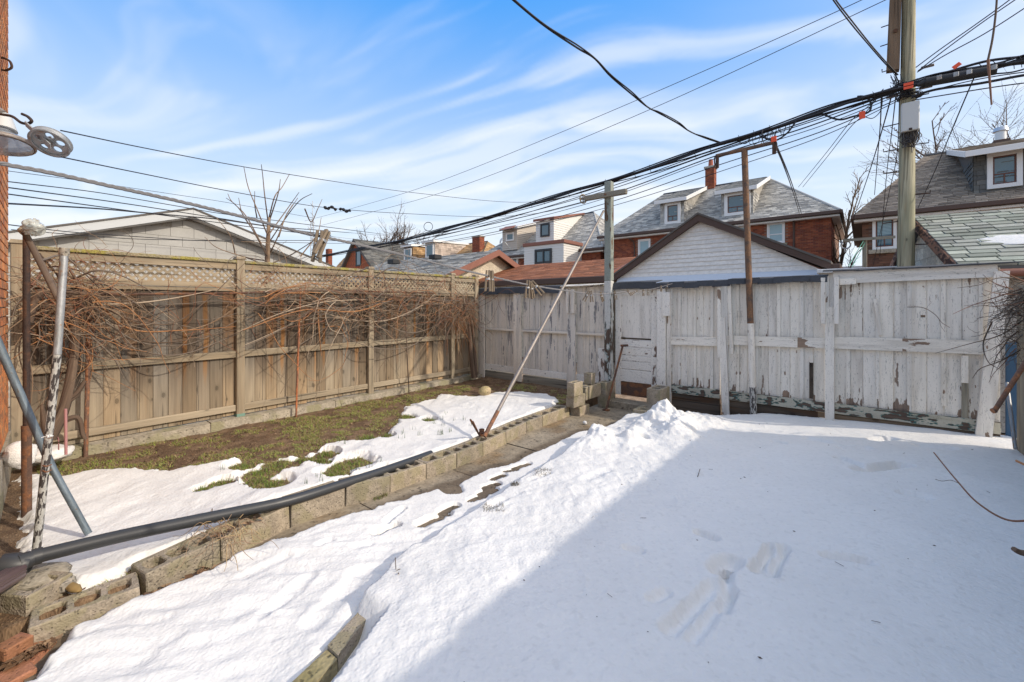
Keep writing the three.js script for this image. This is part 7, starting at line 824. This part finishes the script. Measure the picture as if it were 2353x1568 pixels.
{
  const t = thing('grape_vine', 'tangled leafless grape vine at the near end of the cedar fence', 'vine', onX(150, 1040, -5.7)), r = rngOf(31), X = -5.72, P = (x, y, xx = X) => onX(x, y, xx);
  part(t, 'trunk', [tube([P(112, 1010), P(140, 955), P(158, 890), P(170, 800), P(168, 740), P(150, 690)], [0.05, 0.026], 9, 40), tube([P(128, 975), P(175, 960), P(190, 1000), P(196, 1010)], [0.03, 0.012], 7, 24), tube([P(150, 925), P(175, 905), P(195, 875)], [0.034, 0.016], 7, 18), tube([P(112, 1010), P(100, 960), P(96, 930)], [0.035, 0.01], 7, 14)], M.bark);
  part(t, 'trunk', [tube([P(66, 740), P(80, 690), P(100, 670), P(160, 672), P(210, 676)], [0.03, 0.018], 8, 30), tube([P(165, 750), P(185, 700), P(178, 650), P(160, 620)], [0.022, 0.010], 7, 20)], M.bark);
  const L = []; for (let i = 0; i < 115; i++) { const px = 150 + (r() + r() + r() - 1.5) * 95, py = 705 + (r() + r() - 1) * 90; const p = P(px, py, -6.0 + r() * 0.45); const dir = r(); L.push(tube(wander(r, p, dir < 0.5 ? 0.9 : dir < 0.8 ? -0.7 : 0.15, (r() - 0.55) * 1.9, rr(0.3, 1.0, r), 8, { droop: 0.07, wob: 0.85, turn: 0.5, dx: 0.09 }), [rr(0.003, 0.006, r), 0.0018], 5, 22, false)); }
  const long = [[[200, 660], [300, 760], [420, 765], [540, 745]], [[180, 700], [260, 760], [360, 785], [470, 775], [545, 760]], [[210, 640], [300, 690], [380, 735], [450, 760]], [[230, 705], [330, 695], [430, 680], [545, 655]], [[190, 720], [300, 800], [400, 815], [545, 770]], [[160, 640], [230, 620], [330, 660], [380, 690]], [[100, 600], [140, 590], [190, 620], [250, 690], [300, 740]], [[120, 620], [160, 640], [210, 690], [280, 755]], [[200, 760], [260, 830], [290, 870]], [[90, 580], [130, 640], [145, 700], [160, 780]], [[220, 690], [300, 730], [390, 750], [470, 700], [560, 600]], [[240, 740], [330, 790], [430, 790], [550, 730]], [[70, 660], [110, 620], [160, 615], [220, 640]], [[55, 780], [60, 840], [95, 900]], [[70, 720], [48, 800], [52, 870]]];
  for (const s of long) L.push(tube(s.map((p, i) => P(p[0] + rr(-6, 6, r), p[1] + rr(-6, 6, r), -5.98 + 0.35 * r())), [0.0105, 0.0035], 6, 40, false));
  canes(t, L, CM, 'cane'); const tw = []; for (let i = 0; i < 300; i++) { const c = i % 3, px = c === 0 ? 150 + (r() + r() - 1) * 110 : c === 1 ? 200 + (r() + r() - 1) * 110 : 80 + r() * 480, py = c === 2 ? 640 + r() * 150 : 690 + (r() + r() - 1) * 140; tw.push(tint(tube(wander(r, P(px, py, -6.0 + r() * 0.45), r() - 0.5, r() - 0.5, rr(0.08, 0.35, r), 4, { wob: 0.9 }), [0.003, 0.0014], 3, 6, false), r() < 0.35 ? [0.26, 0.10, 0.05] : [0.27, 0.17, 0.10])); } part(t, 'twigs', tw, M.twigs || (M.twigs = std({ vertexColors: true, roughness: 0.85 })), { kind: 'stuff' });
}
{
  const t = thing('grape_vine', 'dense leafless grape vine thicket at the far corner of the cedar fence', 'vine', onX(1085, 870, -5.9)), r = rngOf(57), P = (x, y, xx = -5.8) => onX(x, y, xx);
  part(t, 'trunk', [tube([P(1088, 868), P(1082, 810), P(1078, 760), P(1070, 720), P(1060, 705)], [0.045, 0.025], 9, 30), tube([P(1094, 868), P(1090, 800), P(1084, 740), P(1075, 715)], [0.03, 0.02], 8, 24)], M.bark); part(t, 'trunk', tube([P(1060, 705), P(1000, 690), P(900, 680), P(800, 672), P(700, 668), P(620, 680)], [0.024, 0.012], 7, 50), M.bark);
  const L = []; for (let i = 0; i < 110; i++) { const p = P(1058 + (r() + r() - 1) * 36, 712 + (r() + r() - 1) * 34, -6.0 + r() * 0.5), a = r() * 6.28; L.push(tube(wander(r, p, Math.cos(a) * 0.9 - 0.2, Math.sin(a) - 0.4, rr(0.25, 0.8, r), 7, { droop: 0.13, wob: 0.6, turn: 0.4 }), [rr(0.0035, 0.0065, r), 0.002], 5, 18, false)); }
  for (let i = 0; i < 165; i++) { const u = r(), px = 540 + 520 * Math.pow(u, 0.62), py = 690 + (r() + r() - 1) * 46 + (r() < 0.25 ? 40 * r() : 0); const s = r() < 0.6 ? -1 : 1; L.push(tube(wander(r, P(px, py, -6.0 + r() * 0.42), s * 0.9, (r() - 0.5) * 1.7, rr(0.4, 1.4, r), 9, { droop: 0.05, wob: 0.7, turn: 0.5, dx: 0.09 }), [rr(0.0035, 0.0075, r), 0.002], 5, 24, false)); }
  const long = [[[1040, 700], [950, 765], [850, 760], [740, 690]], [[1040, 705], [960, 790], [860, 800], [780, 770]], [[900, 690], [820, 720], [700, 715], [560, 760]], [[850, 690], [740, 700], [640, 720], [545, 770]], [[800, 720], [700, 790], [640, 820]], [[820, 670], [740, 650], [690, 660], [650, 690]], [[860, 640], [900, 620], [960, 650], [1010, 690]], [[840, 620], [800, 630], [760, 660]], [[1060, 700], [1000, 745], [920, 760], [850, 720]], [[730, 680], [735, 760], [735, 815]], [[1010, 700], [1005, 740], [1010, 790]], [[900, 690], [760, 718], [620, 715]], [[1050, 700], [930, 705], [800, 745], [640, 735], [520, 770]], [[1000, 690], [880, 740], [720, 735], [560, 790]], [[760, 680], [640, 760], [560, 800]], [[560, 700], [480, 745], [420, 760]]];
  for (const s of long) L.push(tube(s.map(p => P(p[0] + rr(-5, 5, r), p[1] + rr(-5, 5, r), -5.98 + 0.35 * r())), [0.011, 0.004], 6, 40, false)); canes(t, L, CM, 'cane');
  const tw = []; for (let i = 0; i < 620; i++) { const c = r() < 0.45, px = c ? 1060 + (r() + r() - 1) * 50 : 520 + 540 * Math.pow(r(), 0.7), py = c ? 715 + (r() + r() - 1) * 50 : 690 + (r() + r() - 1) * 70; tw.push(tint(tube(wander(r, P(px, py, -6.0 + r() * 0.5), r() - 0.5, r() - 0.6, rr(0.08, 0.4, r), 4, { wob: 0.8 }), [0.003, 0.0013], 3, 6, false), r() < 0.35 ? [0.27, 0.10, 0.045] : [0.28, 0.18, 0.105])); } part(t, 'twigs', tw, M.twigs, { kind: 'stuff' });
  const up = []; for (let i = 0; i < 60; i++) { const px = 560 + 560 * r(); up.push(tint(tube(wander(r, P(px, 640 + 30 * r(), -6.05 + r() * 0.2), (r() - 0.5) * 2, 0.5 + r() * 0.4, rr(0.2, 0.6, r), 6, { droop: 0.14, wob: 0.25, x0: -6.15 }), [0.0035, 0.0015], 3, 12, false), [0.30, 0.13, 0.065])); } part(t, 'twigs', up, M.twigs, { kind: 'stuff' });
}
{ // shoots reaching over the white fence at the left corner
  const t = thing('vine_shoots', 'few thin vine shoots reaching from the corner over the white fence', 'vine', onZ(1120, 700, 6.2)), P = (x, y, z = 6.25) => onZ(x, y, z); for (const s of [[[1080, 720], [1110, 680], [1150, 660], [1200, 655]], [[1085, 715], [1130, 690], [1165, 665], [1190, 680]], [[1090, 700], [1140, 680], [1148, 705], [1160, 725]], [[1080, 725], [1120, 745], [1150, 690]], [[1085, 735], [1105, 760], [1130, 785]], [[1090, 690], [1125, 660], [1150, 640]]]) part(t, 'cane', tube(s.map((p, i) => P(p[0], p[1], 6.2 + 0.03 * i)), [0.005, 0.002], 5, 24, false), pick([M.caneTan, M.caneOrange, M.caneRed])); }
{ // vine over the right fence
  const t = thing('grape_vine', 'dark leafless vine hanging over the leaning white post at right edge', 'vine', onD(2340, 700, 3.9)), r = rngOf(91), L = [], mats = [M.caneGrey, M.bark, M.caneRed, M.caneGrey];
  const P = (x, y, d) => onD(x, y, d); for (let i = 0; i < 70; i++) { const px = 2325 + 60 * r(), py = 640 + 150 * r() * r() + 60 * r(), d = 3.4 + 0.6 * r(), pts = [P(px, py, d)]; let a = Math.PI * (0.75 + 0.5 * r()), x = px, y = py; const n = 5, len = 40 + 100 * r() * r(); for (let k = 0; k < n; k++) { a += (r() - 0.5) * 0.7; x += Math.cos(a) * len / n; y -= Math.sin(a) * len / n * 0.8 - 2; pts.push(P(x, y, d + (r() - 0.5) * 0.1)); } L.push(tube(pts, [rr(0.0035, 0.006, r), 0.0015], 5, 16, false)); }
  for (const s of [[[2360, 660], [2300, 680], [2240, 700], [2190, 722]], [[2360, 640], [2290, 640], [2250, 655], [2200, 662]], [[2360, 730], [2300, 770], [2230, 790], [2150, 812]], [[2353, 800], [2300, 830], [2250, 850], [2235, 870]], [[2360, 690], [2330, 720], [2310, 770], [2350, 800]], [[2360, 760], [2320, 800], [2290, 850]], [[2280, 740], [2260, 790], [2270, 830], [2300, 850]]]) L.push(tube(s.map((p, i) => P(p[0], p[1], 3.7 + 0.15 * r())), [0.006, 0.002], 6, 30, false)); canes(t, L, mats, 'cane');
  const tw = []; for (let i = 0; i < 160; i++) { const px = 2240 + 120 * Math.sqrt(r()), py = 640 + 200 * r(), d = 3.6 + 0.4 * r(), pts = [P(px, py, d)]; let x = px, y = py, a = r() * 6.28; for (let k = 0; k < 4; k++) { a += (r() - 0.5) * 1.6; x += Math.cos(a) * 9; y += Math.sin(a) * 9; pts.push(P(x, y, d)); } tw.push(tint(tube(pts, [0.002, 0.001], 3, 8, false), [0.13, 0.08, 0.055])); } part(t, 'twigs', tw, M.twigs, { kind: 'stuff' });
  const s = thing('vine_shoot', 'single curved vine shoot hanging in front of the white fence boards', 'vine', P(2100, 710, 4.4)); part(s, 'cane', tube([P(2085, 706, 4.45), P(2120, 707, 4.4), P(2150, 724, 4.4), P(2165, 742, 4.4), P(2183, 753, 4.4)], [0.004, 0.002], 5, 30), M.bark); part(s, 'tendril', [tube([P(2138, 685, 4.45), P(2136, 690, 4.4), P(2140, 696, 4.42), P(2134, 702, 4.4), P(2128, 712, 4.4)], 0.0015, 4, 24), tube([P(2158, 734, 4.4), P(2163, 750, 4.4), P(2172, 763, 4.4)], 0.0015, 4, 14)], M.caneGrey); part(s, 'dry_leaf', bx(...(() => { const p = P(2122, 727, 4.4); return [p[0] - 0.02, p[0] + 0.015, p[1] - 0.012, p[1] + 0.012, p[2] - 0.004, p[2] + 0.004]; })(), 0.002), M.bark);
  const q = thing('bare_twig', 'reddish twig hanging down close to the camera at the top right', 'twig', P(2278, 130, 1.5)); part(q, 'stem', tube([P(2293, -60, 1.5), P(2290, 15, 1.5), P(2281, 90, 1.5), P(2271, 137, 1.5)], [0.0028, 0.0034], 7, 20), M.caneDark); part(q, 'stem', tube([P(2271, 137, 1.5), P(2274, 175, 1.5), P(2279, 241, 1.5)], [0.0044, 0.0024], 7, 18), M.caneRed);
  const w = thing('bare_twig', 'long bent reddish twig sticking in over the snow at right', 'twig', P(2353, 1195, 1.5)); part(w, 'stem', tube([P(2146, 1040, 1.75), P(2195, 1100, 1.65), P(2252, 1160, 1.55), P(2318, 1196, 1.5), P(2400, 1192, 1.45)], [0.0022, 0.0038], 7, 36), M.caneRed); part(w, 'tendril', tube([P(2205, 1112, 1.63), P(2185, 1104, 1.63), P(2165, 1106, 1.63), P(2150, 1102, 1.63)], 0.0011, 5, 20), M.caneGrey);
  solo('bare_twig', 'short orange tip of a twig at the right edge above the long twig', 'twig', tube([P(2335, 1059, 1.5), P(2380, 1080, 1.45)], 0.004, 6), M.caneOrange, P(2340, 1060, 1.5)); solo('bare_twig', 'blunt dark twig tip low at the right edge over the snow', 'twig', tube([P(2330, 1262, 1.3), P(2345, 1270, 1.3), P(2380, 1276, 1.28)], [0.007, 0.010], 7), M.bark, P(2340, 1266, 1.3));
  const g = onY(1600, 1090, 0.17); solo('fallen_twig', 'small bent black twig lying on the shaded snow', 'twig', tube([[g[0] - 0.09, g[1] - 0.012, g[2] - 0.0], onY(1598, 1102, 0.165), onY(1609, 1078, 0.2)], 0.0028, 5), M.bark, g); const g2 = onY(1830, 1320, 0.17); solo('fallen_twig', 'tiny curved twig beside the double hollow in the snow', 'twig', tube([onY(1826, 1332, 0.215), onY(1828, 1345, 0.2), onY(1842, 1358, 0.18)], 0.0016, 5), M.bark, g2); const dw = onY(911, 1318, 0.09); solo('dry_weed', 'thin dry weed stem standing at the edge of the kerb', 'weed', [tube([dw, onD(909, 1300, 2.33), onD(908, 1282, 2.33)], 0.0022, 5), tube([dw, onD(914, 1310, 2.33), onD(920, 1308, 2.33)], 0.002, 4), tube([dw, onD(916, 1318, 2.3)], 0.003, 4)], M.bark, dw);
}
// ------------------------------------------------------------------ lawn grass, leaves and litter
{
  const r = rngOf(77), inSnow = (x, z) => { const s = snowY(x, z); return s[1] && s[0] > groundY(x, z) + 0.006; };
  const blade = new THREE.BufferGeometry(); blade.setAttribute('position', new THREE.Float32BufferAttribute([-0.0022, 0, 0, 0.0022, 0, 0, -0.0016, 0.5, 0.10, 0.0016, 0.5, 0.10, 0, 0.85, 0.42], 3)); blade.setIndex([0, 1, 2, 1, 3, 2, 2, 3, 4]); blade.computeVertexNormals(); blade.setAttribute('uv', new THREE.Float32BufferAttribute(new Float32Array(10), 2));
  const bm = new THREE.MeshPhysicalMaterial({ roughness: 0.8, side: THREE.DoubleSide, transmission: 0.3, thickness: 0 }), T = [], m4 = new THREE.Matrix4(), q = new THREE.Quaternion(), up = new THREE.Vector3(0, 1, 0), cols = [];
  let tries = 0; while (T.length < 30000 && tries++ < 150000) { const x = -5.97 + 2.9 * r(), z = 0.3 + 6 * r(); if (x > edgeX(z) - 0.22) continue; const d = fbm(x * 1.9 + 3, z * 1.9, 0, 0, 3, 871), d2 = fbm(x * 9, z * 9, 0, 0, 2, 875); if (d * 0.65 + d2 * 0.62 < 0.61 + 0.12 * sst(-5.5, -5.95, x) + 0.1 * sst(5.2, 6.2, z)) continue; if (inSnow(x, z)) { if (r() > 0.006) continue; } const h = 0.02 + 0.030 * r() * r() + 0.01; q.setFromAxisAngle(up, r() * 6.28); m4.compose(new THREE.Vector3(x, groundY(x, z) - 0.002, -z), q, new THREE.Vector3(1.0, h * 0.6, h * (1.2 + 1.6 * r()))); T.push(m4.clone()); const k = r(); cols.push(k < 0.42 ? [0.36 + 0.10 * r(), 0.29, 0.15] : [0.26 + 0.12 * r(), 0.33 + 0.12 * r(), 0.06]); }
  for (let k = 0; k < 150; k++) { const a = r(), px = 400 + 700 * r(), py = 930 + 190 * r(), g = onY(px, py, 0.14), n = 3 + 5 * r() | 0; if (!inSnow(g[0], g[2]) || g[0] > edgeX(g[2]) - 0.3) continue; if (fbm(g[0] * 1.5, g[2] * 1.5, 0, 0, 2, 881) < 0.5) continue; const y = snowY(g[0], g[2])[0]; for (let i = 0; i < n; i++) { q.setFromAxisAngle(up, r() * 6.28); const h = 0.04 + 0.06 * r(); m4.compose(new THREE.Vector3(g[0] + rr(-0.03, 0.03, r), y - 0.008, -g[2] + rr(-0.03, 0.03, r)), q, new THREE.Vector3(1, h, h * r() * 0.8)); T.push(m4.clone()); cols.push([0.07, 0.12, 0.03]); } }
  for (const [x, z] of PATCH) for (let i = 0; i < 90; i++) { const gx = x + (r() + r() - 1) * 0.11, gz = z + (r() + r() - 1) * 0.10; q.setFromAxisAngle(up, r() * 6.28); const h = 0.022 + 0.035 * r(); m4.compose(new THREE.Vector3(gx, groundY(gx, gz), -gz), q, new THREE.Vector3(1.2, h, h * (0.5 + r()))); T.push(m4.clone()); cols.push(r() < 0.2 ? [0.22, 0.18, 0.08] : [0.14 + 0.05 * r(), 0.21 + 0.06 * r(), 0.03]); }
  for (const [x0, y0, x1, y1, n] of [[1120, 1020, 1290, 960, 420], [860, 1150, 890, 1138, 90], [1430, 966, 1480, 948, 120]]) for (let i = 0; i < n; i++) { const k = r(), g = onY(mix(x0, x1, k) + rr(-4, 4, r), mix(y0, y1, k) + rr(-3, 3, r), 0.0); q.setFromAxisAngle(up, r() * 6.28); const h = 0.015 + 0.03 * r(); m4.compose(V(g[0], -0.005, g[2]), q, new THREE.Vector3(1.2, h, h)); T.push(m4.clone()); cols.push(r() < 0.35 ? [0.25, 0.20, 0.09] : [0.13, 0.16, 0.03]); }
  for (const [px0, px1, py0, py1] of [[1226, 1268, 1088, 1106], [1110, 1158, 1172, 1190], [1174, 1192, 1122, 1130]]) for (let i = 0; i < 130; i++) { const g = onY(px0 + (px1 - px0) * r(), py0 + (py1 - py0) * r(), 0.08); q.setFromAxisAngle(up, r() * 6.28); const h = 0.012 + 0.02 * r(); m4.compose(V(g[0], snowY(g[0], g[2])[0] - 0.003, g[2]), q, new THREE.Vector3(0.7, h, h * 2.6)); T.push(m4.clone()); cols.push([0.13, 0.105, 0.065]); }
  const im = new THREE.InstancedMesh(blade, bm, T.length); T.forEach((m, i) => { im.setMatrixAt(i, m); im.setColorAt(i, new THREE.Color().setRGB(...cols[i])); }); im.name = 'grass'; im.userData = { label: 'short green winter grass on the bare soil beside the cedar fence', category: 'grass', kind: 'stuff' }; shade(im); scene.add(im);
  const leaf = new THREE.BufferGeometry(); leaf.setAttribute('position', new THREE.Float32BufferAttribute([0, 0, -1, 0.55, 0.25, -0.1, 0, 0, 0, -0.55, 0.3, 0.05, 0.1, 0.12, 1], 3)); leaf.setIndex([0, 1, 2, 0, 2, 3, 1, 4, 2, 2, 4, 3]); leaf.computeVertexNormals(); leaf.setAttribute('uv', new THREE.Float32BufferAttribute(new Float32Array(10), 2)); const LT = [], LC = [], e = new THREE.Euler();
  const addLeaf = (x, y, z, s) => { e.set((r() - 0.5) * 1.2, r() * 6.28, (r() - 0.5) * 1.2); q.setFromEuler(e); m4.compose(new THREE.Vector3(x, y, -z), q, new THREE.Vector3(s, s, s * (0.6 + 0.8 * r()))); LT.push(m4.clone()); const k = r(); LC.push(k < 0.5 ? [0.17, 0.095, 0.05] : k < 0.8 ? [0.27, 0.175, 0.10] : [0.10, 0.06, 0.04]); };
  for (let i = 0; i < 6500; i++) { const x = -5.97 + 2.8 * r(), z = 0.3 + 6.1 * r(); if (x > edgeX(z) - 0.2 || inSnow(x, z)) continue; if (fbm(x * 3, z * 3, 0, 0, 3, 885) < 0.42 && r() < 0.7) continue; addLeaf(x, groundY(x, z) + 0.008, z, 0.006 + 0.018 * r() * r()); }
  for (const [x0, y0, x1, y1, n, s] of [[330, 1374, 520, 1294, 46, 0.026], [520, 1296, 660, 1240, 40, 0.022], [20, 1530, 130, 1470, 60, 0.03], [480, 1240, 600, 1190, 26, 0.02], [1130, 1020, 1250, 968, 40, 0.010], [1560, 935, 1700, 948, 60, 0.014], [10, 1100, 30, 1280, 40, 0.012]]) for (let i = 0; i < n; i++) { const k = r(), g = onY(mix(x0, x1, k) + rr(-7, 7, r), mix(y0, y1, k) + rr(-5, 5, r), 0.04 + (y1 < 1250 && x0 < 500 && x0 > 470 ? 0.13 : 0)); addLeaf(g[0], g[1], g[2], s * (0.5 + r())); }
  const lm = new THREE.InstancedMesh(leaf, std({ roughness: 0.85, side: THREE.DoubleSide }), LT.length); LT.forEach((m, i) => { lm.setMatrixAt(i, m); lm.setColorAt(i, new THREE.Color().setRGB(...LC[i])); }); lm.name = 'leaf_litter'; lm.userData = { label: 'brown dry leaves scattered on the soil and along the block border', category: 'leaves', kind: 'stuff' }; shade(lm); scene.add(lm);
  { const L = []; for (let i = 0; i < 60; i++) { const x = -1.6 + 2.6 * r(), z = 0.7 + 5.2 * r(), y = snowY(x, z)[0]; if (i % 4) { const g = new THREE.OctahedronGeometry(0.002 + 0.004 * r()); g.scale(1 + r(), 0.6, 1); g.translate(x, y + 0.002, -z); L.push(g.index ? g.toNonIndexed() : g); } else { const a = r() * 6.28, l = 0.012 + 0.03 * r(); L.push(tube([[x, y + 0.003, z], [x + Math.cos(a) * l, y + 0.008, z + Math.sin(a) * l]], 0.0012, 4).toNonIndexed()); } } const m = shade(new THREE.Mesh(merge(L), M.bark)); m.name = 'snow_specks'; m.userData = { label: 'tiny dark specks and bits of twig scattered on the shaded snow', category: 'debris', kind: 'stuff' }; scene.add(m); }
  // dry stems over the border blocks
  const st = thing('straw_tangle', 'tangle of dry straw coloured stems lying over the border blocks', 'stems', onY(560, 1215, 0.2)), A = []; for (let i = 0; i < 46; i++) { const g = onY(515 + (r() + r() - 1) * 75, 1222 + (r() + r() - 1) * 45, 0.19), a = r() * 6.28, l = 0.08 + 0.22 * r(), pts = [g]; for (let k = 1; k < 5; k++) pts.push([g[0] + Math.cos(a) * l * k / 4 + rr(-0.02, 0.02, r), Math.max(0.13, g[1] + 0.04 * Math.sin(k) - 0.03 * k * r()), g[2] + Math.sin(a) * l * k / 4]); A.push(tube(pts, [0.0026, 0.0014], 4, 12, false)); } A.forEach((g, i) => part(st, 'stem', g, i % 3 ? M.caneTan : M.straw || (M.straw = flat([0.42, 0.29, 0.15], 0.85))));
  // old ball on the snow
  const c = onY(1114, 902, 0.16), bg = new THREE.IcosahedronGeometry(1, 24), BP = bg.attributes.position, ic = new THREE.IcosahedronGeometry(1, 0), V12 = []; { const ip = ic.attributes.position, seen = {}; for (let i = 0; i < ip.count; i++) { const k = [ip.getX(i).toFixed(2), ip.getY(i).toFixed(2), ip.getZ(i).toFixed(2)].join(); if (!seen[k]) { seen[k] = 1; V12.push(new THREE.Vector3().fromBufferAttribute(ip, i)); } } const dd = new THREE.IcosahedronGeometry(1, 0), pp = dd.attributes.position; for (let f = 0; f < 20; f++) { const v = new THREE.Vector3(); for (let j = 0; j < 3; j++) v.add(new THREE.Vector3().fromBufferAttribute(pp, f * 3 + j)); V12.push(v.normalize().multiplyScalar(1.02)); } }
  for (let i = 0; i < BP.count; i++) { const v = new THREE.Vector3().fromBufferAttribute(BP, i).normalize(); const ds = V12.map(u => v.distanceTo(u) * (u.length() > 1.01 ? 0.94 : 1.12)).sort((a, b) => a - b); const seam = sst(0.055, 0.0, ds[1] - ds[0]); const k = 1 - 0.045 * seam; BP.setXYZ(i, v.x * 0.105 * k, v.y * 0.085 * k * (v.y > 0.8 ? 0.97 : 1), v.z * 0.105 * k); } const b2 = mergeVertices(bg.deleteAttribute('normal') && bg.deleteAttribute('uv') && bg); b2.computeVertexNormals(); b2.rotateZ(0.3); b2.translate(c[0], c[1] + 0.02, -c[2]); solo('old_ball', 'dirty beige half deflated ball with panel seams on the garden snow', 'ball', uvm(b2), std({ map: M.footing.map, roughness: 0.8 }, null, [1.3, 1.15, 0.86]), c);
  const ch = onY(1344, 973, 0.02), cg = new THREE.IcosahedronGeometry(0.03, 2); cg.scale(1, 0.9, 0.8); cg.translate(ch[0], 0.025, -ch[2]); solo('snow_lump', 'small lump of snow lying on the bare concrete path', 'snow lump', cg, M.snow, ch);
  for (const [px, py, d, rx, ry, lb] of [[45, 1045, 3.35, 0.09, 0.10, 'rounded snow lump at the house corner by the post'], [112, 1043, 3.9, 0.16, 0.06, 'low snow heap behind the flaking pole']]) { const p = onD(px, py, d), g = new THREE.SphereGeometry(1, 26, 18), Q = g.attributes.position; for (let i = 0; i < Q.count; i++) { const n = 0.75 + 0.5 * fbm(Q.getX(i) * 2 + 5, Q.getY(i) * 2 + Q.getZ(i) + 7, 0, 0, 3, 890); Q.setXYZ(i, Q.getX(i) * rx * n, Q.getY(i) * ry * n, Q.getZ(i) * rx * n); } g.computeVertexNormals(); g.translate(p[0], p[1], -p[2]); solo('snow_lump', lb, 'snow lump', g, M.snow, p); }
}

if(globalThis.__prof) {} 
renderer.render(scene, camera);
